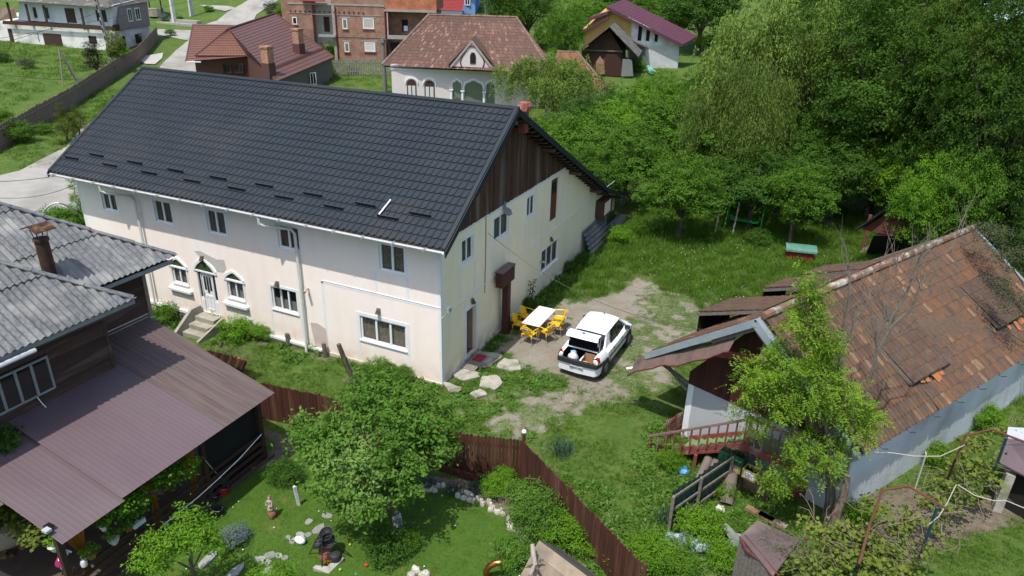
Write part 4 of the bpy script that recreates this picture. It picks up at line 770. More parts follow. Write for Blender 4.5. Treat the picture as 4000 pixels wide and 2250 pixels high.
for i, (x, y, rz, lab) in enumerate(CH):
    c = C0 if i == 0 else copy_tree(C0); c.location = (x, y, .03); c.rotation_euler = (0,0,rz); c['label'] = lab
# wooden T shaped frame against the gable
TP = thing('sign_post', 'dark red wooden post with boxed sign board standing by the gable', 'post', (.35,4.75,0))
dr_ = mat('dark_red_wood', (.085,.022,.018), .7, (.045,.014,.012), 3, stretch=(5,5,.5), bump=.3)
part('post', MB().beam((.30,4.72,-.1),(.30,4.72,2.3),.28,.26), dr_, TP); part('sign_box', MB().box((.12,4.06,2.30),(.42,5.22,2.93)), dr_, TP); part('sign_top', MB().box((.10,4.04,2.93),(.45,5.24,2.97)), mat('grey_cap', (.16,.13,.12), .8), TP)
# door mat, mesh grate
d = thing('door_mat', 'red and beige mat on a metal grate outside the gable door', 'mat', (.45,1.7,.1)); part('grate', MB().box((.12,1.25,.10),(.66,2.5,.125)), M['grey_metal'], d); part('mat_red', MB().box((.2,1.9,.126),(.6,2.42,.15)), mat('mat_red', (.22,.02,.03), .95, (.3,.04,.05), 30), d); part('mat_beige', MB().box((.2,1.32,.126),(.6,1.86,.145)), mat('mat_beige', (.28,.23,.17), .95, (.12,.1,.08), 20), d)
# leaning corrugated sheets
gs = mat('grey_sheet', (.16,.175,.18), .6, (.10,.11,.11), 3, c3=(.25,.24,.2), sc3=1)
lean = thing('leaning_sheet', 'grey corrugated sheet leaning on the cream gable wall', 'sheet', (.6,16.2,0)); me = corr_sheet((.12,14.7,1.25), (0,1,0), (.55,0,-1), 3.5, 1.35, .28, .045, nz=1)
me2 = corr_sheet((.02,14.7,1.15), (0,1,0), (.55,0,-1), 3.4, 1.1, .28, .045)
bm = bmesh.new(); 
mb = MB(); nrm = Vector((1,0,.55)).normalized(); vs = []
for k in range(25):
    s = k/24*1.35; h = .045*math.sin(k*1.4); p0 = Vector((.08,14.6,1.35))+Vector((.42,0,-1)).normalized()*s+nrm*h; vs += [p0, p0+Vector((0,3.5,.0))]
mb.add(vs, [(2*k,2*k+1,2*k+3,2*k+2) for k in range(24)]); part('sheet', mb, gs, lean, smooth=True); bm.free()
lean = thing('leaning_sheet', 'green framed barrel of grey sheet at the far end of the gable', 'sheet', (.5,19.6,0)); part('sheet', MB().tube([(.45,18.9,.35),(.45,20.6,.35)], .33, 14), gs, lean); part('green_board', MB().box((.02,18.9,.1),(.06,20.3,.95)), mat('green_paint', (.04,.12,.05), .7), lean)
# wires
wm = mat('black_cable', (.03,.03,.03), .6)
def sagged(a, b, sag, n=14): a, b = Vector(a), Vector(b); return [a.lerp(b, k/n)-Vector((0,0,sag*4*(k/n)*(1-k/n))) for k in range(n+1)]
solo('overhead_wire', MB().tube(sagged((.03,3.5,4.75), (9.6,1.9,3.6), .9), .009, 4), wm, 'thin cable from the cream gable across the yard to the barn', 'cable')
solo('wall_cable', MB().tube([(.02,3.35,5.45),(.02,3.36,4.2),(.02,3.32,2.6),(.03,3.3,2.35)], .012, 5), wm, 'black cable hanging down the cream gable wall', 'cable')

# ---------------------------------------------------------------- barn with the red tile roof
B = thing('tiled_barn', 'old white walled barn with weathered red tile roof and skylight hatches', 'barn', (13,5,0))
whw = mat('whitewash', (.70,.72,.73), .9, (.62,.65,.67), 1.5, bump=.3, bsc=12); gyw = mat('grey_whitewash', (.55,.59,.62), .95, (.48,.52,.55), 1.2, c3=(.36,.37,.36), sc3=.5, bump=.5, bsc=9)
Rf, Rb = Vector((10.40,-.50,5.40)), Vector((16.55,11.20,5.40)); Ef = Vector((13.52,-1.05,2.35)); Eb = Vector((20.29,10.5,2.35)); Lf, Lb = Vector((7.10,1.70,2.40)), Vector((13.2,13.5,2.40))
GL, GR = Vector((8.50,.88,-.3)), Vector((13.34,-.90,-.3)); BR_, BL_ = Vector((19.9,10.1,-.3)), Vector((14.2,13.0,-.3)); up_ = Vector((0,0,1))
pk = Vector((10.55,.10,0))
part('gable_wall_lower', MB().add([GL, GR, GR+up_*2.5, GL+up_*2.35], [(0,1,2,3)]).prism([GL+up_*.0, GR+up_*.0, GR+up_*2.5, GL+up_*2.35], Vector((.12,.25,0))), whw, B)
part('side_wall', MB().prism([GR, BR_, BR_+up_*2.45, GR+up_*2.45], Vector((-.2,.1,0))), gyw, B); part('side_wall', MB().prism([GL, BL_, BL_+up_*2.6, GL+up_*2.6], Vector((.2,-.1,0))), whw, B)
part('rear_wall', MB().prism([BL_, BR_, BR_+up_*2.4, Rb+Vector((-.2,-.4,-.25)), BL_+up_*2.6], Vector((-.1,-.2,0))), whw, B)
# red boarded gable
dk = mat('maroon_board', (.060,.014,.012), .7, (.038,.010,.009), 3, stretch=(5,5,.6), var=.2)
gd = (GR-GL); gl = gd.length; gd.normalize(); gn = Vector((gd.y,-gd.x,0)); s = 0
def roofz(s):  # underside along the gable
    sp = (pk-GL).dot(gd); return 2.45+(5.2-2.45)*s/sp if s < sp else 5.2-(5.2-2.1)*(s-sp)/(gl-sp)
while s < gl-.02:
    w = min(.13, gl-s); z0 = 2.02+.0*s; p = GL+gd*(s+.003); q = GL+gd*(s+w-.003); zz = lambda z: Vector((0,0,z+.3))
    part('board', MB().prism([p+zz(z0), q+zz(z0), q+zz(max(roofz(s+w),z0+.05)), p+zz(max(roofz(s),z0+.05))], gn*.03), dk, B); s += w
# roof decks
tmb = M['old_timber']
part('roof_deck', MB().prism([Rf+up_*-.12, Rb+up_*-.12, Eb+up_*-.12, Ef+up_*-.12], (0,0,.05)), tmb, B); part('roof_deck', MB().prism([Rf+up_*-.12, Lf+up_*-.12, Lb+up_*-.12, Rb+up_*-.12], (0,0,.05)), tmb, B)
tiles = [mat('tile_'+n_, c, .9, c2, 5, c3=c3, sc3=3, bump=.4, bsc=25, var=.12) for n_, c, c2, c3 in (('brown',(.135,.072,.042),(.09,.055,.036),(.07,.055,.046)),('orange',(.17,.083,.041),(.12,.063,.035),(.10,.072,.055)),('dark',(.105,.064,.048),(.072,.049,.039),(.11,.075,.052)),('pale',(.26,.15,.085),(.12,.075,.05),(.18,.125,.08)))]
def tile_mesh(w, l, t=.016):
    # flat clay tile with two raised edges and a central rib
    mb = MB(); prof = [(0,0),(0,t+.016),(.018,t+.016),(.03,t),(w*.5-.012,t),(w*.5,t+.010),(w*.5+.012,t),(w-.03,t),(w-.018,t+.016),(w,t+.016),(w,0)]
    n = len(prof)
    for y in (0, -l): mb.v += [(x, y, z+(.022 if y == -l else 0)) for x, z in prof]
    mb.f += [(k,k+1,n+k+1,n+k) for k in range(n-1)]+[tuple(range(n,2*n))]; return mb.mesh('tile')
def quadpt(A_, B_, C_, D_, u, v): return (A_*(1-u)+B_*u)*(1-v)+(D_*(1-u)+C_*u)*v     # u along ridge, v down the slope
SCn = CX, CY
def tile_roof(parent, A_, B_, C_, D_, cols, rows, keep, holes=(), off=.0, vary=.006, mats=tiles, seed=5):
    rs = np.random.RandomState(seed); ms = {}; ew = (B_-A_).length/cols; big = []; 
    for r in range(rows):
        for c in range(cols):
            u, v = (c+.5)/cols, (r+1)/rows
            if any(h[0] < u < h[1] and h[2] < (r+.5)/rows < h[3] for h in holes): continue
            p0 = quadpt(A_,B_,C_,D_, c/cols, r/rows); p1 = quadpt(A_,B_,C_,D_, (c+1)/cols, r/rows); q0 = quadpt(A_,B_,C_,D_, c/cols, v)
            x = (p1-p0); y = (p0-q0); ln = y.length; xw = x.length; x.normalize(); y.normalize(); z = x.cross(y); z = z if z.z > 0 else -z
            if x.cross(y).z < 0: p0, x = p1, -x
            mt = Matrix((( *[x.x,y.x,z.x],p0.x),(*[x.y,y.y,z.y],p0.y),(*[x.z,y.z,z.z],p0.z),(0,0,0,1)))
            dist = (p0-Vector((CX,CY,13.8))).length; big.append((dist, mt, xw, ln, v))
    big.sort(key=lambda t: t[0]); M0 = {}
    nmat = lambda q: (int(rs.choice(4, p=[[.62,.10,.25,.03],[.60,.24,.12,.04],[.36,.46,.06,.12]][0 if (w_ := float(vnoise(q[0],q[1],.55,seed))+rs.normal()*.06) < .44 else (1 if w_ < .56 else 2)])) if len(mats) == 4 else 0)
    stuff = {k: MB() for k in range(len(mats))}; w0, l0 = big[0][2], big[0][3]; base = tile_mesh(w0*.985, l0*1.16)
    for k in range(len(mats)): M0[k] = base.copy(); M0[k].materials.append(mats[k])
    for i, (dist, mt, xw, ln, v) in enumerate(big):
        k = nmat(mt.translation); j = Matrix.Translation((rs.uniform(-vary,vary), rs.uniform(-vary*2.5,vary*2.5), off+rs.uniform(0,vary)))@Matrix.Rotation(rs.uniform(-.012,.012),4,'Z')
        S_ = Matrix.Diagonal((xw/w0, ln/l0, 1, 1))
        if i < keep:
            o = bpy.data.objects.new('tile', M0[k]); COL.objects.link(o); o.parent = parent; o.matrix_local = Matrix.Translation(-wloc(parent))@mt@j@S_
        else:
            b_ = stuff[k]; W_ = mt@j@S_; n0 = len(b_.v); b_.v += [tuple(W_@vv.co) for vv in base.vertices]; b_.f += [tuple(n0+q for q in p.vertices) for p in base.polygons]
    for k, b_ in stuff.items():
        if b_.v:
            me = bpy.data.meshes.new('far_tiles'); me.from_pydata(b_.v, [], b_.f); part('far_tiles', me, mats[k], parent, kind='stuff')
# hatch openings on the near slope, in (u along ridge, v down slope)
HO = [(.27,.37,.74,.86),(.70,.79,.70,.86)]
tile_roof(B, Rf, Rb, Eb, Ef, 76, 12, 300, HO)
tile_roof(B, Rb, Rf, Lf, Lb, 64, 11, 0, seed=9)
for k in range(30):   # ridge tiles with lichen
    a = Rf.lerp(Rb, k/30); b_ = Rf.lerp(Rb, (k+1.12)/30); part('ridge_tile', MB().tube([a+up_*.03, b_+up_*.045], [.10,.12], 8), mat('ridge_clay', (.20,.105,.07), .9, (.12,.075,.055), 4, c3=(.34,.34,.28), sc3=2.5, var=.2, bump=.4), B)
# raised hatches (little lifted tile roofs)
def hatch(u0, u1, v0, v1, lift, n1, n2, seed, A_=Rf, B_=Rb, C_=Eb, D_=Ef):
    P = lambda u, v, h: quadpt(A_,B_,C_,D_, u, v)+up_*h
    a, b_, c, d = P(u0,v0,.05), P(u1,v0,.05), P(u1,v1,lift), P(u0,v1,lift)
    h = part('roof_hatch', MB().prism([a-up_*.04, b_-up_*.04, c-up_*.04, d-up_*.04], (0,0,.03)).beam(d-up_*.05,c-up_*.05,.06,.12).beam(P(u0,v0+.01,.02), d-up_*.06,.05,.10), mat('grey_timber', (.20,.18,.155), .9, (.10,.085,.07), 4, stretch=(3,3,3), bump=.4), B)
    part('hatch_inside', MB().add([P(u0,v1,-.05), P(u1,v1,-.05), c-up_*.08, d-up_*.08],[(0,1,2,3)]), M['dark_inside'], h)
    tile_roof(h, a, b_, c, d, n1, n2, 0 if seed < 0 else 0, off=.012, seed=abs(seed), mats=[tiles[2],tiles[0],tiles[2],tiles[0]])
hatch(.255,.43,.40,.80,.20,11,5,51); hatch(.70,.87,.36,.76,.24,11,5,52)
for (u0,u1,v0,v1,l_) in ((.16,.30,.34,.98,.80),(.43,.55,.38,.95,.74),(.60,.72,.34,.90,.66)): hatch(u0,u1,v0,v1,l_,14,9,60+int(u0*50), A_=Rf, B_=Rb, C_=Lb, D_=Lf)
# broken bright tiles around the opening
fresh = mat('fresh_tile', (.42,.16,.06), .9, (.3,.11,.045), 6)
rs = np.random.RandomState(3)
for k in range(12):
    u, v = (.28+rs.rand()*.14, .80+rs.rand()*.08) if k < 8 else (.73+rs.rand()*.1, .77+rs.rand()*.08); p = quadpt(Rf,Rb,Eb,Ef,u,v)+up_*.05
    x = (Rb-Rf).normalized(); y = ((Rf-Ef)).normalized(); a = rs.uniform(-.3,.3); X_ = x*math.cos(a)+y*math.sin(a); Y_ = y*math.cos(a)-x*math.sin(a)
    part('loose_tile', MB().prism([p, p+X_*.2, p+X_*.2+Y_*.34, p+Y_*.34], x.cross(y)*.018), fresh, B)
# zinc verge caps, wavy red felt strip below the front verge
zc = mat('zinc_cap', (.36,.42,.46), .4, (.28,.34,.38), 3, metal=.3)
fo = Vector((-.12,-.30,0)); 
for a, b_ in ((Rf,Lf),(Rf,Ef)): part('verge_cap', MB().beam(a+fo+up_*.06, b_+fo+up_*.06, .24, .03).beam(a+fo*1.45+up_*-.03, b_+fo*1.45+up_*-.03, .02, .20), zc, B)
part('verge_cap', MB().beam(Rb+up_*.05, Eb+up_*.05, .22, .03), zc, B)
part('verge_cap', MB().beam(Rb.lerp(Rf,.0)+up_*.05, Lb+up_*.05, .22, .03), zc, B)
felt = mat('felt_brown', (.10,.075,.065), .95, (.17,.10,.085), 4, c3=(.06,.05,.045), sc3=2, bump=.5); redf = mat('felt_red', (.16,.022,.024), .85, (.09,.03,.028), 9)
def felt_strip(a, b_, out, drop, n=26, seed=0):
    rs = np.random.RandomState(seed); vs = []; ed = []
    for k in range(n+1):
        t = k/n; p = a.lerp(b_, t); w = .03*math.sin(k*.83+seed)+.05*math.sin(k*.37+1)+rs.uniform(-.02,.02)
        i0 = p+fo*.5+up_*-.22; i1 = p+out*.5+up_*(-.30+w*.5); i2 = p+out+up_*(-drop+w); vs += [i0, i1, i2]; ed.append(i2)
    part('felt_canopy', MB().add(vs, [(3*k,3*k+3,3*k+4,3*k+1) for k in range(n)]+[(3*k+1,3*k+4,3*k+5,3*k+2) for k in range(n)]), felt, B, smooth=True)
    part('felt_edge', MB().tube(ed, .024, 6), redf, B)
Rm = Rf.lerp(Lf, .16)+up_*-.1
felt_strip(Rm, Lf+Vector((-.45,.15,-.18)), Vector((-.2,-.62,0)), .62, seed=1); felt_strip(Rf.lerp(Ef,.08)+up_*-.1, Rf.lerp(Ef,.75), Vector((-.15,-.55,0)), .6, 18, seed=2)
part('verge_board', MB().beam(Rf+fo*1.1+up_*-.2, Rf.lerp(Lf,.35)+fo*1.1+up_*-.22, .03, .16).beam(Rf+fo*1.1+up_*-.2, Rf.lerp(Ef,.2)+fo*1.1+up_*-.22, .03, .16), M['grey_timber'], B)
for k, t in enumerate((.72,.95)): part('bracket', MB().beam(GL+up_*(2.3-k*.25), Lf+Vector((.25+.2*k,-.2,-.2)), .09, .09), M['grey_timber'], B)
part('canopy_pipe', MB().tube([Lf+Vector((-.75,-.3,-.72)), Lf+Vector((-.45,-.25,-.62))], .045, 8), M['pvc_white'], B)
for k in range(9):
    p = Ef.lerp(Eb, .06+k*.105); part('gutter_hook', MB().tube([p+Vector((0,0,-.1)),p+Vector((.1,-.06,-.14)),p+Vector((.22,-.12,-.06))], .012, 4), M['black_cable'], B)
# ---------------------------------------------------------------- outside stairs with balustrade
ST = thing('outside_stairs', 'red timber balustrade stairs with green treads along the barn gable', 'stairs', (9.6,-.6,0))
rp = mat('worn_red_paint', (.20,.055,.040), .8, (.13,.04,.03), 5, c3=(.30,.22,.19), sc3=2.2, bump=.3); gp = mat('green_tread', (.16,.23,.10), .8, (.12,.18,.08), 4)
s0, s1 = Vector((8.62,-.32,.22)), Vector((10.62,-.92,1.48)); d = (s1-s0); dh = Vector((d.x,d.y,0)).normalized(); dn = Vector((dh.y,-dh.x,0))
part('stringer', MB().beam(s0, s1, .07, .26), rp, ST); part('stringer_moulding', MB().beam(s0+dn*.05+up_*-.08, s1+dn*.05+up_*-.08, .04, .06), rp, ST); part('stringer', MB().beam(s0-dn*.85, s1-dn*.85, .07, .24), rp, ST)
for k in range(8):
    p = s0.lerp(s1, (k+.3)/8)+up_*.02; part('tread', MB().hexa([p-dn*.8, p-dn*.03, p-dn*.03+dh*.30, p-dn*.8+dh*.30, p-dn*.8+up_*.04, p-dn*.03+up_*.04, p-dn*.03+dh*.30+up_*.04, p-dn*.8+dh*.30+up_*.04]), gp, ST)
    part('riser', MB().hexa([p-dn*.8+dh*.29-up_*.0, p-dn*.03+dh*.29, p-dn*.03+dh*.31, p-dn*.8+dh*.31, p-dn*.8+dh*.29+up_*.18, p-dn*.03+dh*.29+up_*.18, p-dn*.03+dh*.31+up_*.18, p-dn*.8+dh*.31+up_*.18]), gp, ST)
ra, rb_ = Vector((7.66,-.25,.42)), s1+up_*.95+dn*.0
part('handrail', MB().beam(ra, rb_, .10, .05, up=(0,0,1)), mat('grey_red_rail', (.19,.13,.115), .85, (.13,.08,.07), 6), ST)
for k in range(12):
    t = .03+k*.085; p = ra.lerp(rb_, t); zb = (s0.z+(p.x-s0.x)/(s1.x-s0.x)*(s1.z-s0.z)+.1) if p.x > s0.x else 0.; part('baluster', MB().beam((p.x,p.y,max(zb,0)), p-up_*.02, .07, .05), rp, ST)
part('landing', MB().prism([s1+Vector((0,0,-.02)), s1+dh*1.6, s1+dh*1.6-dn*.85, s1-dn*.85], (0,0,.05)), gp, ST)
part('landing_edge', MB().beam(s1+up_*-.03, s1+dh*1.7+up_*-.03, .06, .22), rp, ST); part('newel', MB().beam(s1+up_*-.1, s1+up_*1.0, .10, .10), rp, ST)
for (p, m_) in ((Vector((9.24,-.62,0)),rp),(Vector((10.66,-1.05,0)),M['dark_wood']),(Vector((11.4,-1.3,0)),M['dark_wood'])):
    top = min(s0.z+(p.x-s0.x)/(s1.x-s0.x)*(s1.z-s0.z), 1.45)-.1; part('post', MB().beam(p, (p.x,p.y,top), .10, .10), m_, ST)
part('handrail', MB().beam(rb_, rb_+dh*1.6, .10, .05), rp, ST)
for k in range(7): p = rb_+dh*(.2+k*.22); part('baluster', MB().beam(p-up_*.95, p, .07, .05), rp, ST)
# small gate fence at the foot
SF = thing('picket_gate', 'short worn red picket gate at the foot of the outside stairs', 'gate', (8.2,1.0,0))
ga, gb_ = Vector((8.10,.25,0)), Vector((8.50,1.15,0))
for k in range(9): p = ga.lerp(gb_, k/8); part('picket', MB().beam(p, p+up_*(.85+random.uniform(-.02,.02)), .07, .025, up=(.9,-.4,0)), rp, SF)
for z in (.3,.72): part('rail', MB().beam(ga+up_*z, gb_+up_*z, .03, .07), rp, SF)

# ---------------------------------------------------------------- houses and things behind
def pane_on(parent, P0, P1, n, name='window', frame='white_paint', glass='dark_glass', k=2, d=.04, fw=.07, sill=None, curtain=None):
    """flush far window between two corner points on a wall with outward normal n"""
    n = Vector(n).normalized(); U = Vector((-n.y, n.x, 0)); P0, P1 = Vector(P0), Vector(P1)
    if (P1-P0).dot(U) < 0: P0, P1 = Vector((P1.x,P1.y,P0.z)), Vector((P0.x,P0.y,P1.z))
    F = (Vector((P0.x,P0.y,0)), U, n); w = (P1-P0).dot(U); z0, z1 = min(P0.z,P1.z), max(P0.z,P1.z)
    mb = MB()
    for a in ((0,w,z0,z0+fw),(0,w,z1-fw,z1),(0,fw,z0+fw,z1-fw),(w-fw,w,z0+fw,z1-fw)): mb.fbox(F, *a, -.02, d)
    for j in range(1, k): mb.fbox(F, w*j/k-fw*.4, w*j/k+fw*.4, z0+fw, z1-fw, -.02, d)
    o = part(name, mb, M[frame], parent)
    for j in range(k): part('pane', MB().fbox(F, w*j/k+.02, w*(j+1)/k-.02, z0+fw*.5, z1-fw*.5, -.02, d*.5), M[curtain if curtain else glass], o)
    if sill: part('sill', MB().fbox(F, -.1, w+.1, z0-.1, z0-.01, -.02, .12), M[sill], o)
    return o
def dark_on(parent, P0, P1, n, name='opening', m='dark_inside', d=.02):
    n = Vector(n).normalized(); U = Vector((-n.y, n.x, 0)); P0, P1 = Vector(P0), Vector(P1); F = (Vector((P0.x,P0.y,0)), U, n); w = (P1-P0).dot(U)
    return part(name, MB().fbox(F, min(0,w), max(0,w), min(P0.z,P1.z), max(P0.z,P1.z), -.02, d), M[m], parent)
def wallbox(mb, A, B_, depth, z0, z1, n):
    A, B_ = Vector(A), Vector(B_); A.z = B_.z = 0; n = Vector(n).normalized(); k = -n*depth
    return mb.prism([A+up_*z0, B_+up_*z0, B_+up_*z1, A+up_*z1], k)
# white two storey house, upper left
wf0, wfn = ((-77.80,48.80,2.50),(0.1358,-0.9907,0)); ws0, wsn = ((-77.80,48.80,2.50),(0.8889,0.4582,0)); wfn = Vector(wfn); wsn = Vector(wsn)
if wfn.dot(Vector((CX,CY,0))-Vector(wf0)) < 0: wfn = -wfn
if wsn.dot(Vector((CX,CY,0))-Vector(ws0)) < 0: wsn = -wsn
WK, WL, WR = Vector((-77.80,48.80,2.50)), Vector((-100.00,45.80,2.90)), Vector((-82.80,58.50,3.20)); WB = WL+(WR-WK)
WH = thing('white_farmhouse', 'old white farmhouse with dark timber gallery and grey shingle roof', 'house', WK)
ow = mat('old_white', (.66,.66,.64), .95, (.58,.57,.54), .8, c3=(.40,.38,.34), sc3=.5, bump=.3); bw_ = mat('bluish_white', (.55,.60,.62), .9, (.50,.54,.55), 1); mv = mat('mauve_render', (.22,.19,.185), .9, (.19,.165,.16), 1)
zt = 2.62
part('lower_wall', MB().prism([WL+up_*-.5, WK+up_*-.5, WK+up_*zt, WL+up_*zt], WR-WK), ow, WH)
g1 = (-76.89,48.92,5.21); 
part('upper_wall', MB().prism([Vector((-94.23,46.95,5.75)), Vector((-78.40,49.12,5.61)), Vector((-77.74,49.21,8.24)), Vector((-93.44,47.06,8.16))], (WR-WK)*.9), bw_, WH)
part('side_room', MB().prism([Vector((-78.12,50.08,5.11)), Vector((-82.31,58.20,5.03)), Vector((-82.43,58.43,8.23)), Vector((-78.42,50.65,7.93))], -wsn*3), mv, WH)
part('gallery', MB().prism([Vector((-95.90,45.81,5.64)), Vector((-77.39,48.35,5.70)), Vector((-77.52,48.33,5.18)), Vector((-96.07,45.79,5.17))], -wfn*.08).prism([Vector((-77.54,48.51,5.88)), Vector((-78.82,51.00,5.83)), Vector((-78.71,50.79,5.01)), Vector((-77.47,48.37,5.11))], -wsn*.08), dw, WH)
for x in (10,150,290,420,690,830): part('gallery_post', MB().prism([Vector((-95.46,45.88,8.27)) if False else WK+(WL-WK)*((890-x)/970)+wfn*.45+up_*(2.5), WK+(WL-WK)*((890-x-14)/970)+wfn*.45+up_*2.5, WK+(WL-WK)*((890-x-14)/970)+wfn*.45+up_*5.2, WK+(WL-WK)*((890-x)/970)+wfn*.45+up_*5.2], -wfn*.12), dw, WH)
for a, b_ in (((-91.22,47.34,7.49),(-90.73,47.41,6.16)),((-89.50,47.58,7.55),(-88.68,47.69,6.16)),((-80.67,48.79,7.56),(-80.38,48.83,6.18)),((-79.58,48.94,7.61),(-79.10,49.01,6.16))): pane_on(WH, a, b_, wfn, frame='dark_wood', k=2)
dark_on(WH, (-85.79,48.09,7.61), (-84.21,48.30,5.77), wfn, 'gallery_door', 'dark_wood', .03)
pane_on(WH, (-79.32,52.43,7.67), (-79.91,53.57,5.99), wsn, k=2, fw=.12); pane_on(WH, (-80.37,54.46,7.65), (-81.07,55.81,6.01), wsn, k=2, fw=.12)
dark_on(WH, (-96.10,46.29,4.57), (-95.41,46.39,2.78), wfn, 'door', 'dark_wood'); dark_on(WH, (-90.05,47.12,4.25), (-86.94,47.55,2.49), wfn, 'garage_opening', 'dark_wood'); dark_on(WH, (-90.95,47.00,4.30), (-90.87,47.01,3.09), wfn, 'slit_window')
dark_on(WH, (-82.31,48.18,4.29), (-81.03,48.36,3.34), wfn, 'slit_window'); dark_on(WH, (-78.62,50.38,4.28), (-78.98,51.10,2.50), wsn, 'door'); pane_on(WH, (-80.35,53.75,4.23), (-81.22,55.44,3.01), wsn, frame='dark_wood')
shg = mat('grey_shingle', (.12,.115,.10), .95, (.06,.06,.055), 6, c3=(.2,.19,.16), sc3=1.5, bump=.6)
RA, RBq = Vector((-96.43,45.44,8.34)), Vector((-77.22,48.07,8.01)); RC = Vector((-82.28,59.23,8.35)); 
rz_ = up_*2.6; dfn = (WR-WK); ridA = RA+dfn*.6+rz_; ridB = RBq.lerp(RC,.5)+(WL-WK).normalized()*3+rz_
part('roof', MB().add([RA, RBq, RC, ridB, ridA, RA+dfn*1.2, RC+(RA-RBq)], [(0,1,3,4),(1,2,3),(2,6,5,4,3)]), shg, WH)
OUT = thing('outbuilding', 'small shed with rusty corrugated roof left of the white farmhouse', 'shed', (-101.10,48.10,3.00)); part('roof', MB().prism([Vector((-99.70,48.30,7.00)),Vector((-99.70,50.30,7.10)),Vector((-98.30,49.40,5.50)),Vector((-97.30,45.70,5.30))], (0,0,.06)), mat('rusty_sheet', (.16,.15,.12), .8, (.22,.15,.1), 3, stretch=(5,.5,1)), OUT); part('wall', MB().prism([Vector((-99.40,46.20,2.90)),Vector((-99.50,47.70,3.00)),Vector((-99.50,47.70,3.00))+up_*2.4,Vector((-99.40,46.20,2.90))+up_*2.4], (-2,3,0)), M['grey_timber'], OUT)
# pink arched house
pk0, pkn = ((-30.90,43.20,4.60),(0.3976,-0.9176,0)); pkn = Vector(pkn); pkn = pkn if pkn.dot(Vector((CX,CY,0))-Vector(pk0)) > 0 else -pkn
PK = thing('pink_villa', 'pale pink villa with arched windows and brown tiled hipped roof', 'house', pk0)
pp = mat('pale_pink', (.60,.535,.52), .9, (.56,.50,.485), 1.2, bump=.2)
PA, PB = Vector((-30.85,43.22,4.58)), Vector((-17.85,48.85,4.54)); pdir = Vector((PB.x-PA.x,PB.y-PA.y,0)).normalized(); PB = PA+pdir*15; PA.z = PB.z = 0
part('wall', MB().prism([PA+up_*.2, PB+up_*.2, PB+up_*4.85, PA+up_*4.85], -pkn*9), pp, PK)
FP_ = (PA.copy(), pdir, pkn); Zc = lambda P: P[2]
def qz(P): P = Vector(P); return (P-PA).dot(pdir), P.z
for (a, b_) in (((1135,600),(1215,730)),((1270,605),(1350,745))): pass
for P0, P1 in (((-29.45,43.83,3.40),(-28.56,44.21,1.65)),((-27.81,44.54,3.37),(-26.86,44.95,1.54))):
    (u0, z1), (u1, z0) = qz(P0), qz(P1); z0 -= .1; c = (u0+u1)/2; r = (u1-u0)/2
    ring = [(c+r*math.cos(t), z1-r+r*math.sin(t)) for t in np.linspace(0, math.pi, 13)]
    W_ = part('window', MB().prism([PA+pdir*u+up_*z+pkn*.03 for u, z in [(u0,z0),(u1,z0)]+ring], -pkn*.05), dw, PK)
    part('pane', MB().prism([PA+pdir*(u0+.12)+up_*(z0+.1)+pkn*.035, PA+pdir*(c-.05)+up_*(z0+.1)+pkn*.035, PA+pdir*(c-.05)+up_*(z1-r-.1)+pkn*.035, PA+pdir*(u0+.12)+up_*(z1-r-.1)+pkn*.035], pkn*.01), M['curtain_white'], W_)
    part('pane', MB().prism([PA+pdir*(c+.05)+up_*(z0+.1)+pkn*.035, PA+pdir*(u1-.12)+up_*(z0+.1)+pkn*.035, PA+pdir*(u1-.12)+up_*(z1-r-.1)+pkn*.035, PA+pdir*(c+.05)+up_*(z1-r-.1)+pkn*.035], pkn*.01), M['curtain_white'], W_)
    mb = MB(); arch_band(mb, FP_, [(c+(r+.12)*math.cos(t), z1-r+(r+.12)*math.sin(t)) for t in np.linspace(math.pi, 0, 13)], .22, -.02, .10); part('arch_moulding', mb, wp, PK)
for z, h, d in ((4.35,.10,.08),(4.62,.16,.14)): part('cornice', MB().fbox(FP_, -.05, 15, z, z+h, -.02, d), wp, PK)
for P0, P1 in (((-25.16,45.69,3.27),(-24.36,46.03,1.46)),((-24.05,46.17,3.31),(-22.37,46.90,1.52)),((-22.04,47.04,3.24),(-21.25,47.38,1.56))):
    (u0, z1), (u1, z0) = qz(P0), qz(P1); c = (u0+u1)/2; r = (u1-u0)/2; zs_ = z1-min(r,.7)
    part('porch_arch', MB().prism([PA+pdir*u+up_*z+pkn*.02 for u, z in [(u0,z0-1.5),(u1,z0-1.5)]+[(c+r*math.cos(t), zs_+(z1-zs_)*math.sin(t)+.12*abs(math.sin(3*t))) for t in np.linspace(0, math.pi, 15)]], -pkn*.04), mat('green_curtain', (.16,.19,.13), .8, (.10,.13,.09), 4, stretch=(9,9,.4)), PK)
    mb = MB(); arch_band(mb, FP_, [(c+(r+.05)*math.cos(t), zs_+(z1-zs_+.1)*math.sin(t)+.14*abs(math.sin(3*t))) for t in np.linspace(math.pi, 0, 17)], .16, -.02, .12); part('arch_moulding', mb, wp, PK)
for P in ((-25.29,45.63,2.48),(-24.24,46.09,2.39),(-22.23,46.96,2.32)): u, z = qz(P); part('column', MB().tube([PA+pdir*u+up_*(z-2)+pkn*.12, PA+pdir*u+up_*z+pkn*.12], .13, 10).fbox(FP_, u-.2, u+.2, z, z+.12, -.02, .28), wp, PK)
pt = [mat('pt_'+n_, c, .9, c2, 3, bump=.3, var=.1) for n_, c, c2 in (('a',(.14,.078,.056),(.095,.058,.045)),('b',(.175,.095,.068),(.125,.07,.052)),('c',(.13,.075,.058),(.10,.06,.05)),('d',(.27,.17,.135),(.2,.12,.09)))]
E1_, E2_ = Vector((-31.70,42.90,4.80)), Vector((-15.20,47.60,4.60)); e_d = (E2_-E1_); e_d.z = 0; e_d.normalize(); E1_.z = 4.72
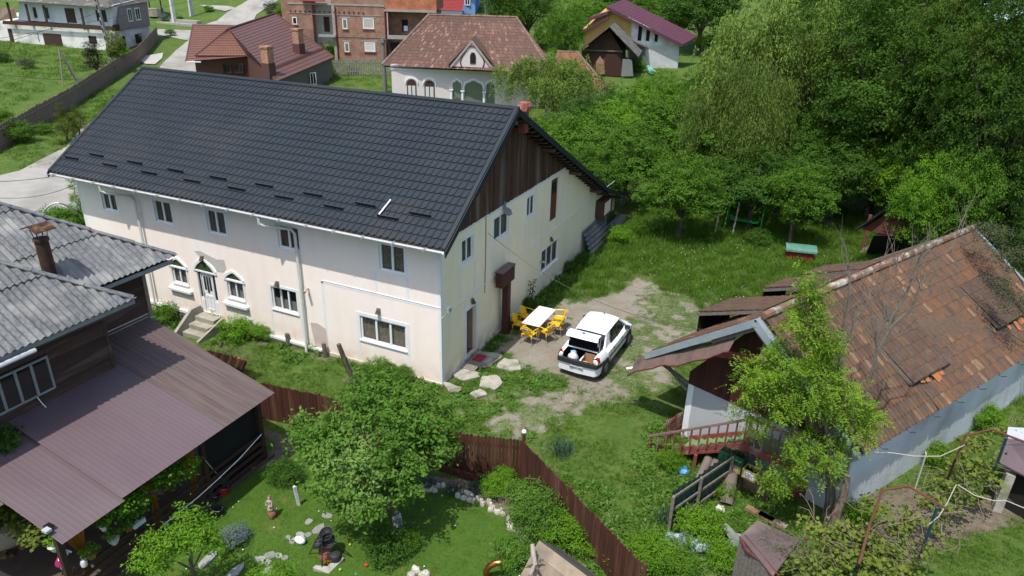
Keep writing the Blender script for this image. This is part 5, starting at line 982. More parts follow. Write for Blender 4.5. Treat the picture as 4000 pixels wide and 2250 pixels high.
E2_ = E1_+e_d*17.2; R1_ = E1_+e_d*4.0-pkn*5.2+up_*3.9; R2_ = E2_-e_d*4.4-pkn*5.2+up_*3.9; R1_ = Vector((-32.60,53.60,9.00)); R2_ = Vector((-23.70,57.60,8.90)); R1_.z = R2_.z = (R1_.z+R2_.z)/2
tile_roof(PK, R1_, R2_, E2_, E1_, 72, 17, 0, mats=pt, seed=21)
EB1, EB2 = E1_-pkn*10.4, E2_-pkn*10.4
tile_roof(PK, R2_, R2_+e_d*.05, EB2, E2_, 40, 17, 0, mats=pt, seed=22)
part('hip_roof', MB().add([R1_, E1_, EB1], [(0,1,2)]).add([R1_, R2_, EB2, EB1], [(0,1,2,3)]).add([E1_-up_*.15, E2_-up_*.15, EB2-up_*.15, EB1-up_*.15], [(0,1,2,3)]), pt[0], PK)
rc = mat('ridge_brown', (.22,.15,.12), .9, (.15,.1,.08), 4, var=.2)
for a, b_, n_ in ((E1_,R1_,26),(R1_,R2_,34),(R2_,E2_,26)):
    for k in range(n_): part('ridge_tile', MB().tube([a.lerp(b_,k/n_)+up_*.06, a.lerp(b_,(k+1.1)/n_)+up_*.08], [.11,.14], 6), rc, PK)
# pediment dormer
dA, dB, dC = Vector((-24.89,44.83,4.93)), Vector((-21.08,46.47,4.89)), Vector((-22.96,45.66,7.35)); bk = -pkn*4
dm = part('pediment', MB().prism([dA, dB, dC], bk), pp, PK)
part('pediment_board', MB().beam(dA+pkn*.05-up_*.05, dC+pkn*.05, .14, .2).beam(dB+pkn*.05-up_*.05, dC+pkn*.05, .14, .2), mat('bleached_board', (.36,.31,.28), .9), dm)
part('pediment_roof', MB().prism([dA+up_*.05-e_d*.25, dC+up_*.18, dC+up_*.26, dA+up_*.13-e_d*.3], bk).prism([dB+up_*.05+e_d*.25, dC+up_*.18, dC+up_*.26, dB+up_*.13+e_d*.3], bk), pt[0], dm)
c = Vector((-22.87,45.70,5.74)); part('attic_window', MB().prism([c+pkn*.03+pdir*x+up_*z for x, z in ((-.28,-.5),(.28,-.5),(.28,.25),(.14,.55),(-.14,.55),(-.28,.25))], pkn*.03), M['dark_inside'], dm)
mb = MB(); cc = Vector((-22.92,45.65,5.37)); mb.tube([cc+pdir*1.05*math.cos(t)*(1+.12*math.cos(4*t))+up_*1.5*math.sin(t) for t in np.linspace(-.3, math.pi+.3, 22)], .06, 6); part('fretwork', mb, mat('fret_maroon', (.12,.03,.03), .7), dm)
# brick house
bk0, bkn = ((-49.50,59.20,2.40),(0.4045,-0.9145,0)); bkn = Vector(bkn); bkn = bkn if bkn.dot(Vector((CX,CY,0))-Vector(bk0)) > 0 else -bkn
BH = thing('brick_house', 'unplastered red brick house with loggias and concrete bands', 'house', bk0)
brm = brick_mat('brick', (.24,.115,.07), (.33,.16,.095), (.25,.22,.19)); brm2 = brick_mat('block_brick', (.38,.12,.055), (.42,.15,.07), (.22,.14,.1), .4, .2)
bdir = Vector((-bkn.y, bkn.x, 0)); 
def bq(mb, P0, P1, depth): P0, P1 = Vector(P0), Vector(P1); return wallbox(mb, P0, P1, depth, min(P0.z,P1.z), max(P0.z,P1.z), bkn)
part('wall', bq(MB(), (-50.14,58.92,1.69), (-43.88,61.69,10.38), 9), brm, BH); part('wall', bq(MB(), (-55.97,56.34,0.51), (-52.43,57.91,10.13), 9), brm, BH)
part('loggia_wall', bq(MB(), (-54.15,58.67,0.40), (-50.43,60.32,10.16), 6), mat('pale_render', (.45,.44,.38), .9), BH)
part('loggia_wall', bq(MB(), (-45.16,62.87,2.01), (-38.77,65.70,8.60), 6), brm, BH); part('upper_wall', bq(MB(), (-43.86,61.67,8.86), (-37.90,64.31,11.01), 8), brm2, BH)
conc = mat('band_concrete', (.34,.32,.28), .9, (.25,.24,.21), 2)
for a, b_ in (((-52.52,57.81,8.03),(-44.14,61.52,7.97)),((-50.00,58.92,5.39),(-44.15,61.51,5.37)),((-55.22,56.62,8.10),(-52.57,57.79,8.06)),((-55.12,56.66,9.13),(-43.97,61.59,9.32)),((-43.85,61.37,8.84),(-37.80,64.05,8.58)),((-43.43,61.23,5.74),(-40.18,62.66,5.32)),((-51.57,57.74,5.58),(-49.57,58.62,5.32))): part('concrete_band', bq(MB(), a, b_, .5), conc, BH)
part('pillar', bq(MB(), (-43.59,61.54,8.45), (-43.47,61.59,5.68), .3), mat('pink_pillar', (.45,.38,.35), .9), BH); part('pillar', bq(MB(), (-38.13,63.95,8.61), (-37.99,64.02,5.84), .3), M['pink_pillar'], BH); part('pillar', bq(MB(), (-49.77,59.03,9.13), (-50.08,58.89,0.69), .3), conc, BH)
for a, b_, cu in (((-54.79,56.84,7.60),(-54.25,57.08,6.71),None),((-48.94,59.43,7.58),(-48.37,59.68,6.35),'green_curtain'),((-46.54,60.49,7.68),(-45.25,61.06,6.45),'pale_render'),((-48.88,59.45,4.69),(-48.32,59.70,3.54),'green_curtain'),((-46.49,60.51,4.77),(-45.23,61.07,3.66),'curtain_white')):
    w = pane_on(BH, a, b_, bkn, k=1 if abs(Vector(a).x-Vector(b_).x) < 1.7 else 2, sill='brick', curtain=cu, fw=.1)
for a, b_ in (((-49.23,59.30,7.81),(-47.98,59.85,7.64)),((-46.79,60.38,7.88),(-44.99,61.17,7.73)),((-49.11,59.35,4.95),(-48.06,59.82,4.77)),((-46.84,60.36,5.01),(-44.97,61.18,4.86))): part('lintel', bq(MB(), a, b_, .1), conc, BH)
dark_on(BH, (-52.03,59.59,7.66), (-51.35,59.89,5.82), bkn, 'loggia_door', 'dark_wood'); dark_on(BH, (-42.86,63.86,7.55), (-42.15,64.18,6.09), bkn, 'opening'); dark_on(BH, (-42.61,63.89,6.81), (-42.14,64.10,6.17), bkn, 'white_sheet', 'pvc_white')
part('lower_opening', bq(MB(), (-43.87,61.66,4.85), (-41.68,62.63,2.45), .2), M['dark_inside'], BH)
for x in ((-49.65,59.00,9.75), (-43.86,61.56,9.92)): x = Vector(x); part('downpipe', MB().tube([(x.x,x.y,9),(x.x,x.y,2.5)], .08, 6), mat('pipe_red', (.16,.02,.02), .5), BH)
a = Vector((-53.26,56.88,9.54)); b_ = Vector((-50.43,58.13,9.53)); part('awning', MB().prism([a,b_,b_-bkn*1.5+up_*.9,a-bkn*1.5+up_*.9], (0,0,.05)), mat('red_tile_metal', (.20,.02,.02), .5, (.15,.015,.015), 4), BH)
for k in range(16):
    pp0 = Vector((-54.92,56.80,8.32)) + bdir*(k*.62 if bdir.x > 0 else -k*.62); part('beam_end', MB().box(pp0-Vector((.08,.08,.08)), pp0+Vector((.08,.08,.08))), dw, BH)
# red metal roof house in front of it
RH = thing('log_house', 'wooden house with brown red metal tile roof and two brick chimneys', 'house', (-54.50,42.20,1.60))
rm = mat('brown_red_metal', (.105,.050,.038), .5, (.09,.042,.032), .8, spec=.45); rm2 = mat('light_red_metal', (.165,.074,.050), .5, (.14,.062,.043), .8)
E1r, E2r, A1r, A2r, E3r, E4r = [Vector(p) for p in ((-53.10,39.10,4.40), (-48.90,42.40,4.40), (-52.70,43.90,6.90), (-58.00,57.50,7.80), (-42.50,49.10,4.20), (-39.30,35.90,3.30))]
P1r, P2r, P3r = [Vector(p) for p in ((-60.10,45.70,6.90), (-54.60,48.60,6.90), (-53.20,37.80,4.00))]
def metal_plane(parent, A_, B_, C_, D_, m, waves, rows, clip=(), step=.035):
    """stepped tile-sheet skin over quad A(top left) B(top right) C(bottom right) D(bottom left)"""
    n = (B_-A_).cross(D_-A_).normalized(); n = n if n.z > 0 else -n; sub = 3; K = waves*sub; vs = []; f = []
    for r in range(rows):
        for (v, hh) in ((r/rows, 0), ((r+1)/rows, step)):
            for k in range(K+1):
                p = quadpt(A_,B_,C_,D_, k/K, v); vs.append(p+n*(hh+(.025 if k % sub == 0 else 0)))
    for r in range(2*rows-1):
        for k in range(K): f.append((r*(K+1)+k, r*(K+1)+k+1, (r+1)*(K+1)+k+1, (r+1)*(K+1)+k))
    me = bpy.data.meshes.new('roof_slope'); me.from_pydata([tuple(v) for v in vs], [], f); 
    if not clip or clip_mesh(me, clip): part('roof_slope', me, m, parent)
metal_plane(RH, A1r, A2r, E3r, E4r, rm, 46, 20); metal_plane(RH, P1r, P2r, E2r+ (E2r-E1r)*.0, P3r, rm2, 26, 16)
part('roof_slope', MB().add([A1r+up_*.06, E1r+up_*.06, E2r+up_*.06],[(0,1,2)]), rm2, RH); metal_plane(RH, A1r+up_*.1, A1r+up_*.1+(E2r-E1r)*.01, E2r+up_*.1, E1r+up_*.1, rm2, 18, 11)
part('roof_slope', MB().add([P1r, P2r, A2r, A2r+Vector((-6,4,-3)), P1r+Vector((-3,5,-2.5))],[(0,1,2,3,4)]), rm, RH)
part('roof_slope', MB().add([A1r, E2r-up_*.02, E4r],[(0,1,2)]), rm, RH)
part('ridge_cap', MB().tube([E1r+up_*.08,A1r+up_*.12,E2r+up_*.08],.11,6).tube([A1r+up_*.12,A2r+up_*.08],.11,6).tube([E2r+up_*.05,E4r+up_*.05],.09,6).tube([P1r+up_*.05,P2r+up_*.05],.1,6).tube([A2r+up_*.05,E3r+up_*.03],.08,6).tube([P1r,P3r],.08,6), mat('cap_brown', (.10,.045,.04), .5), RH)
a, b_ = (E4r.lerp(A1r,.16)), (E3r.lerp(A2r,.16)); part('snow_fence', MB().tube([a+up_*.2, b_+up_*.2], .04, 5).tube([a+up_*.1, b_+up_*.1], .03, 5), mat('snow_bar', (.06,.03,.03), .6), RH)
lw = mat('log_wall', (.11,.045,.028), .8, (.065,.028,.02), 3, stretch=(.5,.5,7), bump=.4)
def hang(mb, a, b_, z, n, inset=.5): a, b_ = Vector(a), Vector(b_); d = Vector(n).normalized()*-inset; return mb.prism([a+d-up_*.12, b_+d-up_*.12, Vector((b_.x,b_.y,z))+d, Vector((a.x,a.y,z))+d], d)
part('front_wall', hang(MB(), E1r.lerp(P3r,.4), E2r, .8, (.3,-1,0)), lw, RH); part('side_wall', hang(MB(), E4r, E3r, .6, (1,-.3,0)), M['grey_timber'], RH); part('gable_wall', MB().prism([E2r-up_*.1, E4r-up_*.1, Vector((E4r.x,E4r.y,.6)), Vector((E2r.x,E2r.y,.6))], Vector((-.5,.3,0))), lw, RH)
w0 = E1r.lerp(E2r,.42)+Vector((.15,.35,-.75)); pane_on(RH, w0, w0+(E2r-E1r).normalized()*.9+up_*-1.0, (.45,-.89,0), frame='dark_wood'); w0 = w0+(E2r-E1r).normalized()*1.25; pane_on(RH, w0, w0+(E2r-E1r).normalized()*.9+up_*-1.0, (.45,-.89,0), frame='dark_wood')
w0 = E4r.lerp(E3r,.55); pane_on(RH, w0+Vector((-.25,.1,-.6)), w0+(E3r-E4r).normalized()*.9+Vector((-.25,.1,-1.9)), (.9,-.45,0))
part('gutter', MB().tube([P3r+up_*-.05, P3r+(E2r-E1r)*.28+up_*-.05], .07, 6), M['pipe_white'], RH)
bc = brick_mat('chimney_brick', (.30,.12,.055), (.38,.20,.12), (.35,.3,.24))
for q, lab in (((-44.90,46.10,5.40), 'taller brick chimney near the roof ridge of the log house'),((-40.90,36.80,4.50), 'lower brick chimney on the log house roof, nearer to the camera')):
    q = Vector(q); c = thing('brick_chimney', lab, 'chimney', q, 'brick chimneys on the log house'); part('stack', MB().box(q-Vector((.42,.42,1.0)), q+Vector((.42,.42,1.75))), bc, c); part('crown', MB().box(q+Vector((-.5,-.5,1.75)), q+Vector((.5,.5,1.92))), bc, c); part('flashing', MB().box(q-Vector((.47,.47,1.0)), q+Vector((.47,.47,.35))), M['cap_brown'], c)
# purple roofed house with chipboard wall
pu0, pun = ((-9.60,77.80,2.60),(0.3420,-0.9397,0)); pun = Vector(pun); pun = pun if pun.dot(Vector((CX,CY,0))-Vector(pu0)) > 0 else -pun
PU = thing('purple_roof_house', 'unfinished white block house with plum metal roof and chipboard wall', 'house', pu0); plum = mat('plum_metal', (.095,.030,.048), .5, (.08,.026,.04), .8, spec=.45)
osb = mat('chipboard', (.52,.34,.10), .85, (.38,.235,.065), 9, c3=(.5,.34,.13), sc3=4); blkw = brick_mat('white_block', (.56,.57,.58), (.60,.61,.62), (.47,.48,.49), .6, .25)
poly = lambda *P: [Vector(p) for p in P]
part('block_wall', MB().prism(poly((-15.30,75.72,2.96),(-9.52,77.83,2.59),(-9.64,77.78,5.40),(-14.62,75.97,7.89),(-15.70,75.58,8.33)), -pun*8), blkw, PU); part('lower_wall', MB().prism(poly((-12.85,76.55,2.05),(-9.53,77.76,2.10),(-9.69,77.70,5.40),(-13.17,76.44,5.39)), -pun*1), mat('grey_render', (.40,.41,.40), .9, (.5,.51,.5), 1), PU)
part('chipboard_wall', MB().prism(poly((-21.19,73.48,4.91),(-15.42,75.57,4.62),(-15.65,75.49,8.18),(-18.49,74.46,9.52),(-21.30,73.43,6.78)), -pun*6), osb, PU)
for x in (0,1,2):
    P0 = [(-14.73,75.91,7.89),(-13.73,76.28,7.36),(-12.69,76.65,6.83)][x]; P1 = [(-14.27,76.08,5.84),(-13.31,76.43,5.84),(-12.31,76.79,5.79)][x]; dark_on(PU, P0, P1, pun, 'slit_window')
def plum_slab(a, b_, depth, waves, rows, drop=0):
    a, b_ = Vector(a), Vector(b_); k = -pun*depth+Vector((depth*.55,0,depth*.17)); metal_plane(PU, a+k, a, b_, b_+k, plum, rows, waves, step=.02)
    part('verge', MB().prism([a, b_, b_-up_*.32, a-up_*.32], -pun*.06).prism([b_, b_+k, b_+k-up_*.25, b_-up_*.25], (.05,0,0)), plum, PU)
plum_slab((-18.49,73.50,9.89), (-9.09,76.92,5.66), 4.6, 22, 6); plum_slab((-18.27,73.69,9.27), (-21.86,72.38,7.82), 5, 9, 6); plum_slab((-18.26,73.80,8.73), (-23.25,71.98,5.67), 7, 12, 6)
OB = thing('old_timber_barn', 'dark old timber barn with grey gable roof below the plum roofed house', 'barn', (-16.70,68.80,2.10)); ob0, obn = ((-19.20,67.60,2.10),(0.2079,-0.9781,0)); obn = Vector(obn); obn = obn if obn.y < 0 else -obn
part('wall', MB().prism(poly((-19.14,67.61,1.86),(-14.24,68.65,1.98),(-14.55,68.59,5.15),(-16.29,68.53,7.49),(-19.33,67.57,4.92)), -obn*6), mat('black_timber', (.045,.028,.02), .9, (.09,.05,.035), 2, stretch=(6,6,.4), bump=.3), OB)
part('door', MB().prism(poly((-16.24,68.18,2.19),(-14.33,68.58,2.21),(-14.56,68.53,4.93),(-16.46,68.13,4.99)), -obn*.05), mat('door_brown', (.06,.025,.018), .9, (.035,.018,.012), 4, stretch=(6,6,.5)), OB)
part('tie_beam', MB().beam((-19.31,67.47,5.04), (-14.41,68.52,5.12), .15, .15), M['grey_timber'], OB)
for a, b_ in (((-15.86,67.08,7.89),(-19.09,66.40,5.08)),((-15.86,67.08,7.89),(-12.19,67.86,4.61))): a, b_ = Vector(a), Vector(b_); part('roof_slope', MB().prism([a, b_, b_-obn*8, a-obn*8], (0,0,.12)), M['grey_shingle'], OB)
part('grey_panel', MB().prism(poly((-14.22,68.05,2.28),(-12.76,68.35,2.36),(-13.10,68.28,4.28),(-14.19,68.05,4.30)), -obn*.1), mat('grey_panels', (.20,.21,.21), .9, (.14,.14,.14), 2, stretch=(5,5,.5)), OB); part('brick_oven', MB().prism(poly((-17.26,67.60,2.33),(-16.26,67.82,2.38),(-16.41,67.78,3.78),(-16.99,67.66,4.45),(-17.41,67.57,3.73)), -obn*.5), brm, OB)
LS = thing('lean_to_roof', 'small grey lean to roof between chipboard wall and white blocks', 'roof', (-14.80,77.30,5.00)); part('roof', MB().prism(poly((-15.15,74.19,5.96),(-12.93,74.99,5.07),(-13.28,76.35,4.95),(-15.53,75.54,5.85)), (0,0,.15)), M['grey_timber'], LS); part('wall', MB().prism(poly((-14.63,74.90,4.89),(-13.44,75.34,4.93),(-13.24,75.41,2.81),(-14.44,74.97,2.76)), -pun*.6), mat('grey_boards', (.16,.16,.155), .9, (.1,.1,.1), 3, stretch=(6,6,.4)), LS)
KY = thing('green_boat_cover', 'green and white plastic hoop lying beside the white block house', 'cover', (-12.30,74.50,2.40)); part('shell', MB().prism(poly((-12.70,73.80,2.80),(-12.50,74.10,2.90),(-10.90,71.80,2.50),(-11.20,71.00,2.40),(-11.80,71.80,2.50)), (0,0,.25)), mat('sea_green', (.02,.28,.20), .4, (.3,.5,.45), 3), KY)
OR = thing('orange_tile_house', 'low orange tiled roof half hidden behind the willow', 'house', (-15.70,58.00,1.50)); o1, o2, o3, o4 = [Vector(p) for p in ((-18.10,56.10,5.80),(-16.10,57.00,5.80),(-9.90,48.80,3.60),(-14.50,44.50,3.30))]
tile_roof(OR, o1, o2, o3, o4, 30, 18, 0, mats=[mat('ot_a',(.30,.12,.06),.9,(.2,.09,.05),3,var=.1),mat('ot_b',(.24,.10,.055),.9,(.16,.08,.05),3),mat('ot_c',(.17,.085,.055),.9,(.2,.1,.07),3),mat('ot_d',(.36,.15,.08),.9,(.25,.12,.07),3)], seed=33)
part('hip_roof', MB().add([o2, o3, o3+Vector((.7,1.6,-.9)), o2+Vector((.5,1.6,-.9))],[(0,1,2,3)]), pt[0], OR); part('ridge_tiles', MB().tube([o1+up_*.05,o2+up_*.05,o3+up_*.05],.15,6), rc, OR); part('wall', MB().prism([o4-up_*.1, o3-up_*.1, Vector((o3.x,o3.y,.5)), Vector((o4.x,o4.y,.5))], (-.6,1.5,0)), pp, OR)
# far bits at the top edge
BL = thing('blue_house', 'small blue house with grey tin roof at the top edge', 'house', (-53.80,102.00,6.20)); q = Vector((-54.70,101.10,6.10)); q2 = Vector((-52.50,102.70,6.20)); part('wall', MB().prism([q,q2,q2+up_*5,q+up_*5], (-2,6,0)), mat('sky_wall', (.16,.30,.58), .9, (.2,.36,.62), 1), BL); pane_on(BL, Vector((-56.00,105.20,7.10)).lerp(q,1)+Vector((.6,.2,3.4)) if False else q.lerp(q2,.3)+up_*3.6, q.lerp(q2,.68)+up_*1.6, (.4,-.9,0), fw=.15); part('roof', MB().prism([q+up_*5+Vector((-1,-1,0)), q2+up_*4.8+Vector((1,-1,0)), q2+up_*6+Vector((0,6,0)), q+up_*6+Vector((0,6,0))], (0,0,.1)), mat('tin_roof', (.36,.38,.38), .6), BL)
RT = thing('red_tiled_annex', 'bright red tiled annex roof left of the small blue house', 'house', (-56.60,100.10,6.00)); a, b_ = Vector((-55.80,94.60,7.10)), Vector((-51.80,96.60,7.10)); metal_plane(RT, a+Vector((-1.5,4,2.6)), b_+Vector((-1.5,4,2.6)), b_, a, mat('bright_red_tile', (.26,.035,.03), .5, (.2,.03,.025), 3), 26, 12); part('wall', MB().prism([a-up_*.1, b_-up_*.1, Vector((b_.x,b_.y,4)), Vector((a.x,a.y,4))], (-.7,2,0)), mat('annex_wall', (.20,.21,.28), .9), RT)
WL_ = thing('garden_well', 'tiny wooden well house with grey gabled roof on the far lawn', 'well', (-50.20,103.80,6.20)); q = Vector((-50.40,103.90,6.20)); part('roof', MB().prism([q+Vector((-1.8,0,2.6)), q+Vector((1.8,0,2.6)), q+Vector((0,0,4.4))], (0,3,0)), M['grey_shingle'], WL_); part('walls', MB().box(q+Vector((-1,.3,0)), q+Vector((1,2.6,2.7))), M['grey_boards'], WL_)
BR2 = thing('blue_roof_shed', 'shed with pale blue metal roof among the trees, top right', 'shed', (34.10,141.00,6.40)); q = [Vector(p) for p in ((28.70,132.00,10.90),(37.00,136.70,11.10),(35.90,129.10,7.90),(31.10,125.50,7.80),(27.50,137.50,9.70))]; part('roof', MB().add([q[0],q[1],q[2],q[3],q[4]], [(0,1,2,3),(0,3,4)]), mat('pale_blue_metal', (.42,.58,.66), .4, (.55,.70,.76), .15, metal=.1), BR2); part('wall', MB().prism([q[3]-up_*.1,q[2]-up_*.1,q[2]-up_*3,q[3]-up_*3], (-1,2,0)), dw, BR2)
GH = thing('glass_frame', 'white framed glazing half hidden under the willow branches', 'greenhouse', (10.10,52.30,0.90)); q0, q1, q2, q3 = [Vector(p) for p in ((9.50,53.30,1.30),(10.60,51.20,1.10),(10.40,50.50,2.80),(9.20,51.60,3.10))]; part('glazing', MB().prism([q0,q1,q2,q3], (0,.1,0)), mat('pale_glazing', (.5,.53,.56), .4), GH); part('bar', MB().tube([q0.lerp(q1,.5),q3.lerp(q2,.5)],.05,4).tube([q0.lerp(q3,.5),q1.lerp(q2,.5)],.05,4), M['dark_inside'], GH)
# poles, fences, cross, rack
cp = mat('pole_concrete', (.33,.32,.30), .9, (.25,.24,.22), 2)
b0 = Vector((-68.80,40.90,1.80)); POLE = thing('power_pole', 'leaning grey concrete power pole beside the old board fence', 'pole', b0); top = Vector((-69.05,40.57,10.25)); part('shaft', MB().beam(b0-up_*.3, top, .34, .30, w2=.2, h2=.2), cp, POLE)
for k in range(9): p = b0.lerp(top, .08+k*.1); part('step_hole', MB().beam(p-Vector((.0,.2,0)), p-Vector((.0,.2,0))+(top-b0).normalized()*.5, .12, .05), M['dark_inside'], POLE)
b0 = Vector((-95.20,77.70,4.90)); LP2 = thing('lattice_pole', 'white concrete pole with oblong holes beside the road', 'pole', b0); part('shaft', MB().beam(b0, b0+up_*8, .75, .4, w2=.5, h2=.3), mat('white_concrete', (.5,.5,.48), .9), LP2)
for k in range(6): part('hole', MB().beam(b0+Vector((.05,-.24,.8+k*1.1)), b0+Vector((.05,-.22,1.4+k*1.1)), .28, .08, up=(0,1,0)), M['dark_inside'], LP2)
b0 = Vector((-33.90,46.40,1.30)); GP = thing('power_pole', 'round grey pole standing between lawn and pink villa', 'pole', b0); part('shaft', MB().tube([b0, Vector((b0.x,b0.y,7.0))], [.24,.2], 10), mat('pole_grey', (.16,.16,.16), .8), GP); part('pole_cap', MB().box(Vector((b0.x-.3,b0.y-.3,6.5)), Vector((b0.x+.3,b0.y+.3,6.8))), M['pole_grey'], GP)
b0 = Vector((-23.20,117.90,6.70)); GP = thing('thin_pole', 'thin dark pole rising behind the plum roof', 'pole', b0); part('shaft', MB().tube([b0, b0+up_*10], .22, 8), M['pole_grey'], GP)
b0 = Vector((-92.70,71.60,4.10)); CR = thing('roadside_cross', 'white stone cross on a step beside the village road', 'cross', b0); cs_ = mat('white_stone', (.62,.62,.60), .8, (.5,.5,.48), 2); part('shaft', MB().beam(b0, b0+up_*6.6, .55,.4), cs_, CR); part('arm', MB().beam(b0+Vector((-1.2,-.25,4.9)), b0+Vector((1.2,.35,4.9)), .4,.5), cs_, CR); part('step', MB().box(b0+Vector((-3,-1,-.2)), b0+Vector((5,.0,.25))).box(b0+Vector((-1,.02,-.2)), b0+Vector((5,1.2,.7))), conc, CR)
b0 = Vector((-100.40,74.80,4.80)); WS = thing('stone_well', 'small stone well on the green by the road', 'well', b0); part('wall', MB().lathe(b0, [(1.3,0),(1.25,1.3),(1.0,1.35)], 10), mat('well_stone', (.28,.25,.2), .9, (.2,.18,.15), 4), WS); part('canopy', MB().beam(b0+Vector((-1.4,0,0)), b0+Vector((-1.4,0,4)), .15,.15).beam(b0+Vector((1.4,0,0)), b0+Vector((1.4,0,4)), .15,.15).beam(b0+Vector((-2,0,4)), b0+Vector((2,0,4)), 2,.1), dw, WS)
b0 = Vector((-66.00,32.80,1.30)); RK = thing('drying_rack', 'three legged wooden hay rack standing in the meadow', 'rack', b0); tp = Vector((b0.x,b0.y,b0.z+3.6)); l1, l2, l3 = Vector((-64.50,31.30,1.20)), Vector((-64.20,33.10,1.30)), Vector((-66.20,33.00,1.40))+Vector((.4,.8,0))
for l_ in (l1,l2,l3): part('leg', MB().beam(l_, tp, .10,.10), M['grey_timber'], RK)
for t in (.3,.5,.75): part('rung', MB().beam(l1.lerp(tp,1-t), l2.lerp(tp,1-t), .06,.06), M['grey_timber'], RK)
of = mat('old_fence', (.25,.18,.14), .95, (.17,.125,.10), 3, stretch=(4,4,.5), bump=.4)
FL = [(-47.10,12.80,-0.20), (-49.00,16.00,-0.00), (-52.00,20.50,0.30), (-55.60,26.10,0.70), (-61.20,33.80,1.30), (-69.00,44.80,2.10), (-81.10,58.20,3.10)]
LF = thing('old_board_fence', 'long grey brown board fence curving uphill between meadow and verge', 'fence', FL[2])
for i in range(len(FL)-1):
    a, b_ = Vector(FL[i]), Vector(FL[i+1]); ln = (b_-a).length; n_ = int(ln/.16); d = (b_-a)/n_; mb = MB(); nn = Vector((-d.y,d.x,0)).normalized()
    for k in range(n_):
        p = a+d*k; h = (1.85+random.uniform(-.08,.08)); j = nn*random.uniform(-.02,.02); mb.prism([p+j, p+d*.93+j, p+d*.93+j+up_*h, p+j+up_*h], nn*.03)
    part('boards', mb, of, LF, kind='stuff'); part('rail', MB().beam(a+up_*1.5-nn*.06, b_+up_*1.5-nn*.06, .05,.1).beam(a+up_*.4-nn*.06, b_+up_*.4-nn*.06, .05,.1), of, LF)
a, b_ = Vector((-45.00,50.30,1.80)), Vector((-38.80,54.70,1.90)); PF = thing('picket_fence', 'weathered picket fence behind the small mown lawn', 'fence', a); n_ = int((b_-a).length/.2); mb = MB()
for k in range(n_+1): p = a.lerp(b_, k/n_); mb.beam(p, p+up_*(1.9+random.uniform(-.15,.1)), .11,.03, up=(.2,-1,0))
part('pickets', mb, mat('picket_grey', (.27,.26,.24), .95, (.16,.15,.14), 3), PF, kind='stuff'); part('rail', MB().beam(a+up_*.5, b_+up_*.5, .05,.1).beam(a+up_*1.5, b_+up_*1.5, .05,.1), M['picket_grey'], PF)
for x_ in (0,1): q = [Vector((-49.50,104.10,6.20)), Vector((-47.10,105.30,6.20))][x_]
hp = mat('white_pipe', (.62,.63,.62), .5)
for P0, Pm, P1, lab in (((-28.90,4.50,0.20),(-25.30,3.50,2.00),(-27.30,5.70,0.20),'wide white plastic hoop over the hedge at the house corner'),((-28.10,6.20,0.20),(-23.40,3.50,2.60),(-23.30,3.80,2.80),'white plastic hoop leaning against the pink house end')):
    P0, Pm, P1 = map(Vector, (P0,Pm,P1)); pts = [P0*(1-t)**2+(Pm*2-(P0+P1)/2)*2*t*(1-t)+P1*t*t for t in np.linspace(0,1,16)]; solo('hoop', MB().tube(pts, .05, 6), hp, lab, 'hoop', smooth=True)
# orchard furniture
CP = thing('carport', 'dark roofed timber carport with red gable panel under the trees', 'carport', (15.00,22.80,-0.00)); r0, r1, r2, r3 = [Vector(p) for p in ((13.00,19.20,2.20),(14.50,20.10,3.60),(17.90,22.90,3.60),(16.00,20.40,2.30))]
dkm = mat('anthracite_roof', (.014,.016,.021), .5, (.03,.034,.04), 1, stretch=(4,4,1)); part('roof', MB().prism([r0, r1, r1+Vector((3,6,0)), r0+Vector((3,6,0))], (0,0,.12)).prism([r1, Vector((16.80,20.20,2.30)), Vector((16.80,20.20,2.30))+Vector((3,6,0)), r1+Vector((3,6,0))], (0,0,.12)), dkm, CP)
part('gable_panel', MB().prism(poly((13.30,19.90,2.10),(14.30,20.70,1.90),(15.40,20.50,1.80),(16.60,20.90,2.20),(15.80,20.80,3.00),(14.60,20.30,3.30)), (0,.1,0)), mat('panel_red', (.13,.035,.03), .7, (.09,.03,.025), 3), CP)
for P in ((13.70,22.50,-0.00),(15.70,23.40,-0.00),(17.40,25.90,-0.00)): P = Vector(P); part('post', MB().beam(P, P+up_*2.2, .16,.16), mat('post_red', (.16,.05,.035), .8), CP)
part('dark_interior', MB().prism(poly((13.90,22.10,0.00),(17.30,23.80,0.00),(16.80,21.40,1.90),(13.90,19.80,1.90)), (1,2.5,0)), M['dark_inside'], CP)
LA = thing('ladder', 'grey wooden ladder lying in front of the carport', 'ladder', (14.00,22.00,0.30)); a, b_ = Vector((13.60,21.60,0.30)), Vector((14.50,21.60,1.00)); part('rail', MB().beam(a,b_,.05,.08), M['grey_timber'], LA); part('rail', MB().beam(a+Vector((.1,.4,.1)),b_+Vector((.1,.4,.1)),.05,.08), M['grey_timber'], LA)
for k in range(7): part('rung', MB().beam(a.lerp(b_,(k+.5)/7), a.lerp(b_,(k+.5)/7)+Vector((.1,.4,.1)), .04,.04), M['grey_timber'], LA)
b0 = Vector((10.70,19.20,-0.00)); HV = thing('garden_trough', 'red bin with green ribbed lid standing in the long grass', 'bin', b0); x = Vector((.97,.22,0)); y = Vector((-.22,.97,0))
part('bin', MB().prism([b0-x*.7+up_*.15, b0+x*.7+up_*.15, b0+x*.66+up_*.62, b0-x*.7+up_*.62], y*.6), mat('bin_red', (.22,.012,.02), .6), HV)
vs = []
for k in range(13): t = math.pi*k/12; vs += [b0-x*.80+y*(.3-.42*math.cos(t))+up_*(.62+.3*math.sin(t)+.015*(k%2)), b0+x*.78+y*(.3-.42*math.cos(t))+up_*(.60+.3*math.sin(t)+.015*(k%2))]
